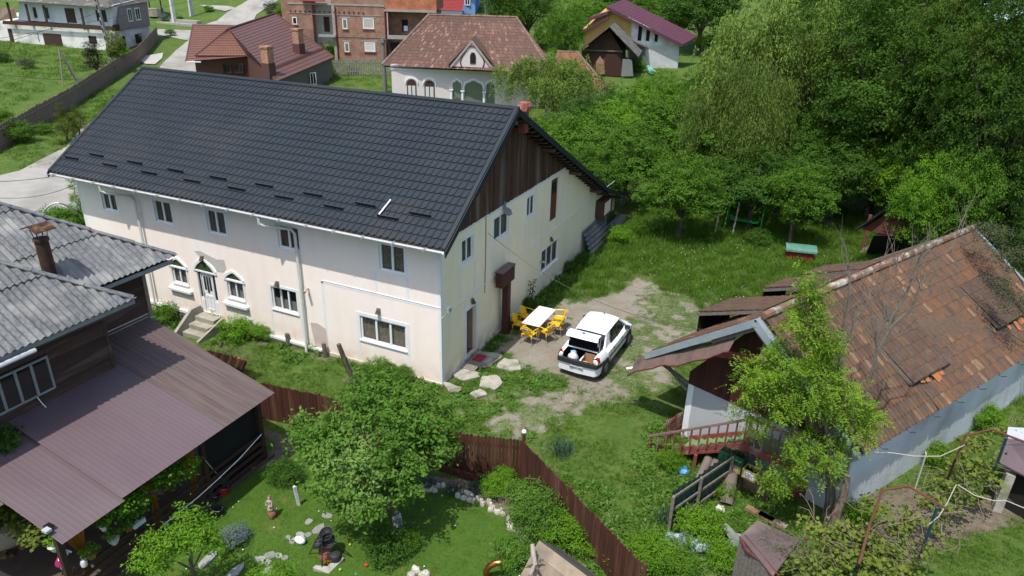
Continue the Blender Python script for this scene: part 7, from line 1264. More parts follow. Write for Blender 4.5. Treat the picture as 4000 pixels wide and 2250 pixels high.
# bare tree over the barn roof, sawn trunk beside it
def bare():
    t = thing('bare_tree', 'leafless grey tree spreading thin branches over the tiled barn roof', 'tree', (13.75,-1.75,0)); rr_ = random.Random(5); mb = MB()
    def twig(p, d, L, r, dep):
        n = 4; pts = [p]; dd = d.copy()
        for k in range(n): dd = (dd+Vector((rr_.uniform(-.2,.2),rr_.uniform(-.2,.2),rr_.uniform(-.05,.16)))).normalized(); pts.append(pts[-1]+dd*L/n)
        mb.tube(pts, [r*(1-.8*k/n) for k in range(n+1)], 5, False)
        if dep > 0:
            for k in range(1, n+1):
                if rr_.random() < .8: twig(pts[k], (dd+Vector((rr_.uniform(-.9,.9),rr_.uniform(-.6,.6),rr_.uniform(-.1,.6)))).normalized(), L*.55, r*.5, dep-1)
    for pts in ([(13.75,-1.75,0),(13.04,-1.63,0.90),(12.77,-1.59,2.11),(12.44,-1.45,4.97),(12.35,-1.34,5.65),(12.28,-1.21,6.86),(12.13,-1.09,7.45)],[(12.96,-1.61,1.31),(13.17,-1.61,2.05),(13.18,-1.37,5.13),(13.15,-1.37,5.68),(13.16,-1.25,6.36),(13.20,-1.14,7.20),(13.11,-1.00,7.88)],[(13.19,-1.37,5.51),(13.34,-1.26,6.15),(13.66,-1.15,6.68),(13.80,-1.00,7.55),(14.22,-0.79,8.38)],[(12.41,-1.44,5.34),(12.50,-1.31,6.12),(12.74,-1.21,6.67),(12.69,-1.08,7.42)],[(13.25,-1.26,6.20),(13.49,-1.12,7.05),(13.52,-1.00,7.69),(13.72,-0.89,8.16)]):
        n = len(pts); pts = [Vector(p) for p in pts]; r0 = .11 if n > 6 and pts[0].z < .1 else .055; mb.tube(pts, [max(.012, r0*(1-.85*k/(n-1))) for k in range(n)], 6)
        for k in range(max(1,n-5), n):
            for q in range(3): twig(pts[k].lerp(pts[k-1], rr_.random()), ((pts[k]-pts[k-1]).normalized()+Vector((rr_.uniform(-.7,.7),rr_.uniform(-.4,.4),rr_.uniform(-.1,.4)))).normalized(), rr_.uniform(.5,1.2), .014, 1)
    part('branches', mb, gbark, t, smooth=True)
bare()
st = thing('sawn_trunk', 'pale barked leaning trunk with cut branch stubs beside the barn corner', 'trunk', (13.6,-2.3,0)); part('trunk', MB().tube([(13.20,-2.24,0.56),(13.15,-2.24,1.16),(13.20,-2.23,1.78),(13.17,-2.22,2.32)], [.13,.11,.10,.07], 8), mat('pale_bark', (.22,.17,.12), .95, (.1,.08,.06), 5, bump=.5), st, smooth=True)
b0 = Vector((-1.80,-2.60,-0.10)); sn = thing('dead_trunk', 'dead sawn off tree trunk in front of the pink wall', 'trunk', b0); V2 = [(-0.95,-3.62,0.81),(-1.02,-3.67,1.87),(-1.18,-3.79,2.45),(-1.33,-3.91,3.24)]
V2 = [(p[0]-(-.8)+b0.x, p[1]+3.5+b0.y, max(p[2],-.05)) if False else p for p in V2]; part('trunk', MB().tube(V2, [.11,.10,.085,.07], 9), bark, sn, smooth=True); part('branch_stub', MB().tube([V2[1],(V2[1][0]-.25,V2[1][1]-.05,V2[1][2]-.08),(V2[1][0]-.42,V2[1][1]-.08,V2[1][2]-.02)], [.06,.045,.035], 7), bark, sn, smooth=True)
# ---- scattered ground cover
def scatter(name, label, cat, pts, proto_me, smin, smax, seed=0, tilt=.12, zoff=0.):
    rs = np.random.RandomState(seed); n = len(pts); P = np.column_stack([pts[:,0], pts[:,1], terr_np(pts[:,0], pts[:,1])+zoff+((vnoise(pts[:,0],pts[:,1],.5,21)-.5)*.10*sst(60,20,np.hypot(pts[:,0],pts[:,1])))])
    me = bpy.data.meshes.new(name); me.vertices.add(n); me.vertices.foreach_set('co', P.astype('f').ravel()); a = me.attributes.new('rot', 'FLOAT_VECTOR', 'POINT'); a.data.foreach_set('vector', np.column_stack([rs.normal(size=n)*tilt, rs.normal(size=n)*tilt, rs.rand(n)*6.28]).astype('f').ravel())
    a = me.attributes.new('sc', 'FLOAT', 'POINT'); a.data.foreach_set('value', rs.uniform(smin, smax, n).astype('f')); o = bpy.data.objects.new(name, me); COL.objects.link(o); tag(o, label, cat, kind='stuff')
    po = bpy.data.objects.new(name+'_tuft', proto_me); g = bpy.data.node_groups.new(name, 'GeometryNodeTree'); g.interface.new_socket('Geometry', in_out='INPUT', socket_type='NodeSocketGeometry'); g.interface.new_socket('Geometry', in_out='OUTPUT', socket_type='NodeSocketGeometry')
    gi, go_ = g.nodes.new('NodeGroupInput'), g.nodes.new('NodeGroupOutput'); ip = g.nodes.new('GeometryNodeInstanceOnPoints'); oi = g.nodes.new('GeometryNodeObjectInfo'); oi.inputs[0].default_value = po
    r_ = g.nodes.new('GeometryNodeInputNamedAttribute'); r_.data_type = 'FLOAT_VECTOR'; r_.inputs[0].default_value = 'rot'; s_ = g.nodes.new('GeometryNodeInputNamedAttribute'); s_.data_type = 'FLOAT'; s_.inputs[0].default_value = 'sc'
    g.links.new(gi.outputs[0], ip.inputs['Points']); g.links.new(oi.outputs['Geometry'], ip.inputs['Instance']); g.links.new(r_.outputs[0], ip.inputs['Rotation']); g.links.new(s_.outputs[0], ip.inputs['Scale']); g.links.new(ip.outputs[0], go_.inputs[0])
    md = o.modifiers.new('scatter', 'NODES'); md.node_group = g; return o
def tuft(n, R, h, w, m, seed, lean=.5, broad=False):
    rs = np.random.RandomState(seed); V = []
    for k in range(n):
        a, r = rs.rand()*6.28, R*rs.rand()**.5; b_ = np.array([r*math.cos(a), r*math.sin(a), -.02]); hh = h*rs.uniform(.5,1.15); d = np.array([rs.normal()*lean, rs.normal()*lean, 1.]); d /= np.linalg.norm(d); s = np.array([math.cos(a*3+k), math.sin(a*3+k), 0])*w*rs.uniform(.6,1.3); mid = b_+d*hh*.6; tip = b_+d*hh+np.array([d[0],d[1],-.35])*hh*.3
        V += [b_-s*.5, mid-s*.45, tip, mid+s*.5] if not broad else [b_, mid-s, tip, mid+s]
    return quads_mesh('tuft', np.array(V), m)
gm_t = mat('grass_tall', (.115,.225,.020), .7, (.075,.16,.014), .5, trans=.35, c3=(.17,.19,.055), sc3=.35, spec=.3); gm_l = mat('grass_lawn', (.092,.19,.014), .7, (.060,.14,.010), 1.2, trans=.3, c3=(.15,.16,.04), sc3=.9, spec=.3); gm_w = mat('weed_green', (.105,.225,.026), .6, (.07,.16,.020), .9, trans=.3, spec=.35); dry = mat('dry_straw', (.30,.25,.13), .8, (.2,.17,.09), 3, trans=.2)
def samp(x0, x1, y0, y1, dens, seed): rs = np.random.RandomState(seed); n = int((x1-x0)*(y1-y0)*dens); return np.column_stack([rs.uniform(x0,x1,n), rs.uniform(y0,y1,n)])
def keepmask(P, gthr=.35):
    X, Y = P[:,0], P[:,1]; k = ~((X < .02) & (X > -18.1) & (Y > -.02)); k &= ~((X < -2.4) & (Y < -5.6)); k &= sdist(X, Y, [(8.45,1.0),(13.4,-1.1),(19.9,10.1),(14.2,13.0)]) < .02; k &= gravel_np(X, Y) < gthr
    for P_ in PADS: k &= sdist(X, Y, P_) < -.02
    k &= ~((X > -11.9) & (X < -10.2) & (Y > -1.7)); k &= sdist(X, Y, DIRT) < .15; return k
P = samp(-22, 24, -4.3, 34, 17, 1); X, Y = P[:,0], P[:,1]; k = keepmask(P) & (sdist(X, Y, GARDEN) < .05) & (sdist(X, Y, CORE) < -.1); tallness = vnoise(X, Y, .45, 41); k &= (Y < 30); 
bk_ = (X > .9) & (Y > 8.2); scatter('meadow_grass', 'tall green meadow grass behind the gravel yard', 'grass', P[k & bk_], tuft(34, .20, .42, .018, gm_t, 1), .6, 1.5, 1)
fr_ = (~bk_) & (tallness > .30); scatter('yard_grass', 'ragged green grass round the house and yard', 'grass', P[k & fr_], tuft(34, .18, .17, .014, gm_l, 2), .6, 1.4, 2)
P = samp(.3, 12, -3.5, 12, 60, 3); g_ = gravel_np(P[:,0], P[:,1]); kk = keepmask(P, .95) & (g_ > .08) & (vnoise(P[:,0], P[:,1], 1.3, 77) > .49+.12*(sdist(P[:,0],P[:,1],CORE) > 0)); scatter('gravel_weeds', 'low weeds growing through the gravel', 'weeds', P[kk], tuft(22, .10, .07, .012, gm_l, 3, .9), .6, 1.5, 3)
P = samp(3, 12.5, -7, 1.2, 22, 4); kk = keepmask(P) & (sdist(P[:,0], P[:,1], GARDEN) < -.05) & ((P[:,1] < -2.6) | (P[:,0] > 7.5)); scatter('yard_weeds', 'thick leafy weeds between brown fence and barn', 'weeds', P[kk], tuft(24, .19, .15, .035, gm_w, 4, 1.1, True), .6, 1.3, 4)
P = samp(-17, 0, -1.3, -.05, 9, 5); kk = keepmask(P) & (vnoise(P[:,0], P[:,1], .8, 8) > .42); scatter('wall_weeds', 'leafy weeds along the foot of the pink wall', 'weeds', P[kk], tuft(22, .14, .22, .04, gm_w, 5, .7, True), .5, 1.3, 5)
P = samp(.05, 1.1, .0, 19, 16, 6); P = P[(P[:,1] > 3.0)]; scatter('gable_weeds', 'dark weeds along the foot of the cream gable', 'weeds', P[~((P[:,1] > 4.3) & (P[:,1] < 5.2) & (P[:,0] < .6))&(P[:,0] < .35+.7*vnoise(P[:,1], P[:,1]*0, .8, 2))], tuft(22, .13, .28, .035, gm_w, 6, .6, True), .5, 1.3, 6)
P = samp(.4, 4.2, -3.9, 2.6, 26, 7); kk = keepmask(P, .3) & (vnoise(P[:,0], P[:,1], .9, 18) > .47); scatter('yard_clover', 'broad leaved weeds around the concrete slabs', 'weeds', P[kk], tuft(20, .15, .13, .055, gm_w, 7, 1., True), .6, 1.2, 7)
P = samp(-2.6, 10, -16, -3.8, 55, 8); X, Y = P[:,0], P[:,1]; kk = (sdist(X, Y, GARDEN) > 0) & (sdist(X, Y, BED) < 0) & (sdist(X, Y, BED2) < 0) & (Y > -12.5); scatter('lawn_grass', 'short mown grass of the garden lawn', 'grass', P[kk], tuft(40, .12, .045, .010, gm_l, 8, .8), .6, 1.3, 8)
P = samp(12, 24, -6, 4, 30, 9); kk = (sdist(P[:,0], P[:,1], LAWNR) > -.15); scatter('corner_grass', 'bright grass patch at the bottom right corner', 'grass', P[kk], tuft(36, .13, .08, .012, gm_l, 9, .7), .6, 1.4, 9)
P = samp(-110, 40, 20, 130, .9, 10); X, Y = P[:,0], P[:,1]; s_ = (X-CX)*-.411+(Y-CY)*.9116; kk = (s_ > 45) & (X < -12) ; ROADW = [(-48,-2),(-33,4),(-44,26),(-58,46),(-66,46),(-92,92),(-104,96),(-82,58),(-66,42)]; kk &= (sdist(X, Y, [(-60,24),(-84,58),(-110,62),(-110,10),(-60,8)]) > 0) | ((X > -56) & (X < -20)); scatter('distant_grass', 'rough grass of the meadow behind the old board fence', 'grass', P[kk], tuft(30, .55, .40, .05, gm_t, 10), .7, 1.4, 10)
P = samp(-60, -18, -2, 34, 4, 12); X, Y = P[:,0], P[:,1]; kk = (sdist(X, Y, [(-70,40),(-48,14),(-42,12),(-36,22),(-46,30),(-60,50)]) > 0); scatter('verge_grass', 'tufted grass on the verge between fence and road', 'grass', P[kk], tuft(34, .3, .25, .03, gm_t, 12), .6, 1.3, 12)
def ball_me(r, m): mb = MB().lathe((0,0,0), [(r*.3,-r*.9),(r,0),(r*.3,r*.9)], 6); me = mb.mesh('ball'); me.materials.append(m); return me
P = samp(1.5, 14, 8.5, 21, 2.6, 13); X, Y = P[:,0], P[:,1]; kk = (vnoise(X, Y, .4, 61) > .5) & keepmask(P); scatter('dandelion_clocks', 'pale dandelion heads dotted over the meadow', 'flowers', P[kk], ball_me(.021, mat('dandelion', (.55,.55,.47), .9)), .6, 1.2, 13, zoff=.36)
P = samp(2, 12, 9, 20, 1.6, 16); kk = (vnoise(P[:,0], P[:,1], .35, 63) > .55) & keepmask(P); scatter('dry_stalks', 'dry straw coloured stalks in the meadow grass', 'grass', P[kk], tuft(16, .12, .38, .014, dry, 16, .5), .8, 1.2, 16)
P = samp(-2, 9, -11, -4.5, .9, 14); kk = sdist(P[:,0], P[:,1], GARDEN) > .3; scatter('daisies', 'tiny white daisies in the garden lawn', 'flowers', P[kk], ball_me(.018, M['pvc_white']), .7, 1.4, 14, zoff=.05)
for P0, R, H, lab in (((5.40,-1.90,-0.00),.34,.75,'tall blue green grass clump beside the brown fence corner'),((3.80,-4.50,-0.10),.28,.45,'iris clump behind the white border stones'),((2.40,-5.00,-0.00),.25,.4,'dark iris clump in the shaded bed'),((3.20,-4.90,-0.00),.22,.35,'small iris clump by the shaded stones'),((9.00,-3.30,-0.00),.3,.5,'broad leaved dock plants at the end of the green sheet fence')):
    P0 = Vector(P0); me = tuft(110, R, H, .028, LM['iris'], int(R*100), .28); t = solo('grass_clump', me, LM['iris'], lab, 'plant', kind=None); t.location = P0
P0 = Vector((0.20,7.50,-0.00)); t = thing('mullein_stalk', 'dry tall weed with curled leaves against the gable behind the table', 'plant', P0)
mb = MB(); rs = random.Random(3)
for s in range(3):
    a = P0+Vector((rs.uniform(-.1,.1),rs.uniform(-.15,.15),0)); top = a+Vector((rs.uniform(-.1,.1),rs.uniform(0,.2),rs.uniform(.9,1.35))); mb.tube([a,top],[.014,.006],5)
    for k in range(11): p = a.lerp(top,.25+k*.07); d = Vector((rs.uniform(-1,1),rs.uniform(-1,1),0)).normalized()*.16; mb.tube([p,p+d*.7+Vector((0,0,.05)),p+d-Vector((0,0,.06))],[.012,.02,.004],4)
part('stalks', mb, LM['dark'], t)

# ---------------------------------------------------------------- garden and yard things
rs = random.Random(8)
def stone(mb, c, rx, ry, h, seed, flat=False):
    r_ = np.random.RandomState(seed); n = 8; base = len(mb.v); c = Vector(c); rad = r_.uniform(.8,1.2,n)
    rows = [(1,0),(1.02,.4),(.8,.85),(.3,1)] if not flat else [(1,0),(1,.8),(.92,1)]
    for (k_, z) in rows:
        for i in range(n): a = 2*math.pi*i/n; mb.v.append((c.x+rx*rad[i]*k_*math.cos(a), c.y+ry*rad[i]*k_*math.sin(a), c.z+h*z*(1+.15*math.sin(i*2.1+seed)*(not flat))))
    for j in range(len(rows)-1):
        for i in range(n): mb.f.append((base+j*n+i, base+j*n+(i+1)%n, base+(j+1)*n+(i+1)%n, base+(j+1)*n+i))
    mb.f.append(tuple(base+(len(rows)-1)*n+i for i in range(n))); return mb
flag = mat('flagstone', (.27,.27,.25), .9, (.20,.20,.185), 5, var=.2, bump=.3); wst = mat('white_stones', (.50,.48,.40), .9, (.33,.31,.26), 5, var=.2, bump=.4)
PT = thing('stepping_stones', 'grey stepping stones crossing the garden lawn', 'stepping stones', (0.40,-8.40,-0.00))
for k, (p, rx, ry) in enumerate((((0.60,-7.30,-0.00),.16,.12),((0.40,-7.50,-0.10),.13,.11),((0.30,-7.70,-0.00),.11,.12),((0.70,-7.80,-0.00),.15,.22),((0.40,-7.90,-0.10),.13,.1),((0.40,-8.20,-0.00),.14,.1),((0.60,-8.10,-0.00),.12,.1),((0.20,-8.50,-0.10),.1,.18),((0.20,-8.40,-0.00),.09,.07),((0.40,-8.40,-0.00),.1,.08),((0.40,-8.50,-0.00),.08,.06),((0.20,-9.10,-0.00),.16,.14),((0.40,-9.00,-0.00),.12,.1),((0.60,-9.00,-0.00),.12,.09),((0.40,-8.80,-0.10),.08,.06),((0.10,-9.30,-0.00),.18,.1),((0.30,-9.30,-0.00),.14,.09),((0.50,-9.50,-0.00),.12,.14),((0.20,-9.50,-0.10),.12,.1),((-1.10,-9.90,-0.00),.14,.34),((-0.70,-9.90,-0.10),.2,.1),((-0.20,-9.90,-0.00),.12,.3),((0.70,-6.80,-0.00),.08,.06))):
    part('stone', stone(MB(), Vector(p)-Vector((0,0,.02)), rx*.95, ry*.95, .065, k+3, True), flag, PT)
BS = thing('border_stones', 'curved row of white stones edging the flower bed', 'border stones', (4.50,-5.00,-0.00))
for k, (x, y) in enumerate(((2.30,-5.20,-0.10),(2.30,-5.10,-0.00),(2.40,-5.00,-0.10),(2.50,-5.20,-0.00),(2.60,-5.10,-0.00),(2.60,-5.00,-0.10),(2.70,-5.10,-0.00),(2.70,-4.90,-0.10),(2.80,-4.80,-0.00),(3.20,-4.90,-0.00),(3.40,-5.00,-0.00),(3.40,-4.80,-0.00),(3.60,-5.00,-0.00),(3.60,-4.80,-0.00),(3.80,-5.00,-0.00),(3.70,-4.80,-0.00),(3.90,-5.00,-0.00),(4.00,-4.80,-0.10),(4.10,-4.90,-0.10),(4.20,-5.00,-0.00),(4.30,-4.80,-0.10),(4.40,-4.90,-0.10),(4.40,-4.90,-0.00),(4.50,-5.00,-0.00),(4.50,-5.10,-0.00),(4.70,-5.10,-0.10),(4.80,-5.00,-0.00),(4.90,-5.10,-0.10),(5.10,-5.20,-0.00),(5.20,-5.30,-0.00),(5.20,-5.40,-0.00),(5.30,-5.40,-0.10),(5.30,-5.50,-0.00),(5.40,-5.50,-0.00),(5.60,-5.50,-0.00),(5.70,-5.70,-0.00),(5.80,-5.70,-0.00),(5.80,-5.80,-0.00),(-2.00,-5.40,-0.10),(-2.20,-5.90,-0.00),(-2.30,-6.10,-0.00))) if False else enumerate([p[:2] for p in ((2.30,-5.20,-0.10),(2.30,-5.10,-0.00),(2.40,-5.00,-0.10),(2.50,-5.20,-0.00),(2.60,-5.10,-0.00),(2.60,-5.00,-0.10),(2.70,-5.10,-0.00),(2.70,-4.90,-0.10),(2.80,-4.80,-0.00),(3.20,-4.90,-0.00),(3.40,-5.00,-0.00),(3.40,-4.80,-0.00),(3.60,-5.00,-0.00),(3.60,-4.80,-0.00),(3.80,-5.00,-0.00),(3.70,-4.80,-0.00),(3.90,-5.00,-0.00),(4.00,-4.80,-0.10),(4.10,-4.90,-0.10),(4.20,-5.00,-0.00),(4.30,-4.80,-0.10),(4.40,-4.90,-0.10),(4.40,-4.90,-0.00),(4.50,-5.00,-0.00),(4.50,-5.10,-0.00),(4.70,-5.10,-0.10),(4.80,-5.00,-0.00),(4.90,-5.10,-0.10),(5.10,-5.20,-0.00),(5.20,-5.30,-0.00),(5.20,-5.40,-0.00),(5.30,-5.40,-0.10),(5.30,-5.50,-0.00),(5.40,-5.50,-0.00),(5.60,-5.50,-0.00),(5.70,-5.70,-0.00),(5.80,-5.70,-0.00),(5.80,-5.80,-0.00))]): part('stone', stone(MB(), (x,y,0), rs.uniform(.07,.11), rs.uniform(.06,.09), rs.uniform(.1,.15), k), wst, BS)
RO = thing('rock_pile', 'small heap of white rocks at the bottom edge of the lawn', 'rocks', (3.90,-7.90,-0.00))
for k, p in enumerate(((3.80,-7.90,-0.00),(4.00,-7.90,-0.10),(4.10,-7.90,-0.00),(3.80,-8.10,-0.00))): part('stone', stone(MB(), p, .12, .1, .16, k+70), wst, RO)
# figurine
tc = mat('terracotta', (.23,.11,.065), .85, (.17,.08,.05), 6); b0 = Vector((-0.70,-8.00,-0.00)); FG_ = thing('garden_figurine', 'small figurine on a brown rock base on the lawn', 'figurine', b0)
part('base', blob(MB(), b0+Vector((0,0,.12)), .12, 2, (1,1,1.4), 7), tc, FG_, smooth=True); fm = mat('figurine_cream', (.42,.36,.30), .8, (.25,.18,.13), 9); q = b0+Vector((-.02,0,.30))
part('body', MB().lathe(q, [(.10,0),(.09,.08),(.055,.20),(.075,.28),(.03,.34)], 10), fm, FG_, smooth=True); part('head', blob(MB(), q+Vector((0,0,.39)), .048, 5, n=6, amp=.05), fm, FG_, smooth=True); part('hair', blob(MB(), q+Vector((0,.015,.41)), .05, 6, n=6, amp=.1), tc, FG_, smooth=True)
for s in (-1, 1): part('arm', MB().tube([q+Vector((s*.07,0,.27)), q+Vector((s*.11,-.05,.18)), q+Vector((s*.03,-.10,.16))], [.022,.02,.016], 6), fm, FG_, smooth=True)
b0 = Vector((0.60,-8.40,-0.00)); bl = thing('oval_ball', 'white oval ball with dark seams lying by the stepping stones', 'ball', b0+Vector((0,0,.1))); part('ball', blob(MB(), b0+Vector((0,0,.11)), .12, 1, (1.35,.95,.95), 9, 0), M['pvc_white'], bl, smooth=True); part('seam', MB().tube([b0+Vector((.165*math.cos(t), .02, .11+.12*math.sin(t))) for t in np.linspace(0,math.pi,9)], .008, 4), M['black_plastic'], bl)
# tripod with cauldrons
b0 = Vector((1.60,-8.60,-0.00)); TR = thing('cauldron_tripod', 'black tripod carrying three open cauldrons over clay pots', 'tripod', b0); im = mat('black_iron', (.018,.018,.02), .5, (.03,.03,.03), 6); ap = b0+Vector((-.05,.0,1.0))
for l_ in ((1.00,-8.60,-0.10),(2.10,-8.20,-0.00),(1.70,-8.90,-0.00)): l_ = Vector(l_); part('leg', MB().tube([l_, ap], .014, 5), im, TR)
def caul(c, r, tilt, az, m_in):
    mb = MB(); prof = [(.02,-.62),(.55,-.5),(.9,-.2),(1,.05),(1.05,.08),(.97,.07),(.86,-.18),(.5,-.45),(.02,-.55)]; mb.lathe((0,0,0), [(a*r,z*r) for a,z in prof], 16); mt = Matrix.Translation(c)@Matrix.Rotation(az,4,'Z')@Matrix.Rotation(tilt,4,'X'); mb.v = [tuple(mt@Vector(v)) for v in mb.v]; return mb
for c, t, a in (((1.42,-8.63,0.57),.7,-.9),((1.61,-8.49,0.60),.9,.8),((1.52,-8.43,0.73),.5,.1)): part('cauldron', caul(c, .18, t, a, im), im, TR, smooth=True)
b0 = Vector((1.50,-8.50,-0.10)); p_ = thing('clay_pot', 'round clay pot standing under the cauldron tripod', 'pot', b0); part('pot', MB().lathe(b0, [(.10,0),(.17,.08),(.2,.2),(.15,.33),(.17,.36)], 14), tc, p_, smooth=True)
b0 = Vector((1.80,-8.50,-0.00)); p_ = thing('dark_kettle', 'dark round kettle beside the clay pot on the slab', 'kettle', b0); part('kettle', MB().lathe(b0, [(.1,0),(.17,.1),(.14,.24),(.04,.28)], 12), im, p_, smooth=True)
b0 = Vector((1.70,-8.70,-0.10)); p_ = thing('flower_bowl', 'dark bowl of small red flowers in front of the clay pot', 'flower bowl', b0); part('bowl', MB().lathe(b0, [(.1,0),(.15,.12),(.16,.14)], 12), im, p_); t_ = part('flowers', tuft(50,.12,.16,.03,LM['fresh'],3,.8,True), LM['fresh'], p_, loc=b0+Vector((0,0,.12))); 
for k in range(7): part('bloom', blob(MB(), b0+Vector((rs.uniform(-.1,.1),rs.uniform(-.1,.1),.26)), .022, k, n=3), mat('bloom_red', (.5,.02,.02), .6), p_)
SLB = thing('concrete_slab', 'pale concrete slab frame under the tripod', 'slab', (1.90,-8.70,-0.00)); P_ = [Vector(p) for p in ((1.80,-8.30,-0.00),(2.00,-8.40,-0.00),(1.90,-8.90,-0.10),(1.50,-9.00,-0.00),(1.50,-8.90,-0.00),(1.80,-8.80,-0.00))]; part('slab', MB().prism([p+up_*.0 for p in P_], (0,0,.10)), M['old_concrete'], SLB)
# buckets, mop, balls, stakes
def bucket(P, r, h, m, lab, rim=None, cat='bucket', name='bucket'):
    P = Vector(P); t = thing(name, lab, cat, P); part('wall', MB().lathe(P, [(r*.75,0),(r,h),(r*1.06,h),(r*1.06,h+.015),(r*.92,h+.01),(r*.7,.03)], 16), m, t, smooth=True); part('handle', MB().tube([P+Vector((r*math.cos(a),r*.5*math.sin(a)-.02,h+.02-.0*a)) for a in np.linspace(math.pi,2*math.pi,8)], .008, 5), M['grey_metal'], t); return t
bucket((-2.10,-8.60,-0.00), .17, .22, M['black_plastic'], 'black bucket on the lawn edge, nearest the camera'); bucket((-2.60,-8.20,-0.00), .15, .2, M['black_plastic'], 'black bucket between the red bucket and the nearer black one'); bucket((-2.60,-7.90,-0.00), .17, .25, mat('bucket_red', (.45,.02,.02), .4), 'red bucket with a green mop head in it')
bucket((-2.60,-6.70,-0.00), .08, .14, tc, 'small terracotta pot at the end of the porch path', cat='pot', name='flower_pot')
b0 = Vector((-2.70,-7.70,-0.00))+Vector((0,0,.25)); mo = thing('mop', 'long handled mop with a green head leaning to the porch', 'mop', b0); part('handle', MB().tube([b0, Vector((-2.50,-8.34,1.52))], .012, 6), mat('pale_stick', (.45,.45,.4), .6), mo); part('mop_head', tuft(90,.10,.16,.02,mat('mop_green', (.03,.25,.15), .8),4,1.1), M['mop_green'], mo, loc=b0)
for P, r, m_, lab in (((2.60,-8.30,-0.00),.05,mat('ball_red',(.5,.03,.015),.5),'small red ball on the lawn near the tripod'),((2.10,-8.70,-0.00),.04,mat('ball_green',(.2,.5,.03),.5),'small green ball beside the concrete slab'),((2.50,-8.60,-0.10),.05,mat('ball_teal',(.01,.35,.42),.5),'teal ball at the bottom edge of the lawn'),((1.80,-7.90,-0.00),.03,mat('ball_yellow',(.5,.5,.03),.5),'tiny yellow ball near the cauldrons')): P = Vector(P); solo('toy_ball', blob(MB(), P+Vector((0,0,r)), r, 1, n=7, amp=0), m_, lab, 'ball', smooth=True)
P = Vector((-0.40,-7.30,-0.00)); o = thing('white_stake', 'white painted stem of the small standard tree', 'stake', P); part('stem', MB().tube([P, Vector((-0.40,-7.38,0.72))], .04, 7).tube([P+Vector((.06,0,0)), Vector((-0.36,-7.35,0.71))], .02, 6), M['tree_whitewash'], o)
solo('clothes_line', MB().tube([(-2.30,-10.07,0.77),(-2.30,-8.90,0.80),(-2.30,-8.19,0.88),(-2.30,-7.43,1.00),(-2.30,-6.49,1.25)], .014, 5), M['pvc_white'], 'white cord running along the open side of the porch', 'cord')
cpm = mat('copper', (.42,.17,.07), .3, (.3,.1,.04), 8, metal=.9); b0 = Vector((5.50,-7.30,-0.00)); solo('copper_pipe', MB().tube([b0,(5.48,-7.32,0.25),(5.57,-7.30,0.45),(5.69,-7.24,0.55),(5.79,-7.17,0.55)], [.08,.08,.08,.08,.085], 14), cpm, 'bent copper coloured flue pipe at the bottom edge', 'pipe', smooth=True)
for P, h, lab in (((-7.00,-0.10,-0.20),.62,'left grey stump post at the pink wall'),((-5.10,-0.20,-0.10),.62,'right grey stump post at the pink wall')): P = Vector(P); o = thing('stump_post', lab, 'post', P, 'grey posts at the pink wall'); part('post', MB().tube([P-up_*.1, P+Vector((-.03,0,h))], [.09,.08], 8), gbark, o, smooth=True)
# tile heap near the fence
b0 = Vector((-7.50,-2.80,-0.00)); TH = thing('tile_heap', 'low heap of old orange ridge tiles and dry twigs before the pink house', 'tile heap', b0); x0 = Vector((-8.67,-2.60,0.45)); x1 = Vector((-6.87,-2.45,0.45)); y0 = Vector((-6.88,-2.69,0.15))-x1
part('bed', MB().prism([x0, x1, x1+y0, x0+y0*1.1], (0,0,-.12)), dw, TH)
for k in range(15):
    p = x0.lerp(x1, k/15)+Vector((0,0,.02)); part('tile', MB().prism([p, p+(x1-x0)*.062, p+(x1-x0)*.062+y0*(.85+.2*rs.random()), p+y0*(.85+.2*rs.random())], (0,0,.03)), tiles[1] if k % 3 else M['fresh_tile'], TH)
mb = MB()
for k in range(60): p = x0.lerp(x1, rs.random())+Vector((rs.uniform(-.2,.4),rs.uniform(-.1,.5),rs.uniform(0,.15))); mb.tube([p, p+Vector((rs.uniform(-.4,.4),rs.uniform(-.3,.3),rs.uniform(-.05,.15)))], .007, 4, False)
part('twigs', mb, mat('dry_twig', (.12,.09,.07), .9), TH, kind='stuff')
# plank edging under the fence
a, b_ = Vector((1.80,-4.30,-0.00)), Vector((3.70,-4.20,-0.00)); bd = thing('raised_bed', 'low dark red plank edging of the shaded flower bed', 'edging', a); part('plank', MB().beam(a+up_*.14, b_+up_*.14, .03, .26), M['dark_red_wood'], bd)
for P, lab, m_ in (((4.00,-4.40,-0.10),'yellow',mat('tag_yellow',(.6,.55,.03),.6)),((4.30,-4.50,-0.00),'pale blue, left',mat('tag_blue',(.1,.35,.6),.6)),((4.50,-4.50,-0.00),'pale blue, right',M['tag_blue']),((4.50,-5.30,-0.10),'turquoise',mat('tag_turquoise',(.03,.5,.4),.6)),((3.50,-4.20,-0.00),'green',M['tag_turquoise'])): P = Vector(P); solo('plant_tag', MB().box(P-Vector((.05,.015,-.02)), P+Vector((.05,.015,.055))), m_, lab+' plastic plant tag in the flower bed', 'plant tag')
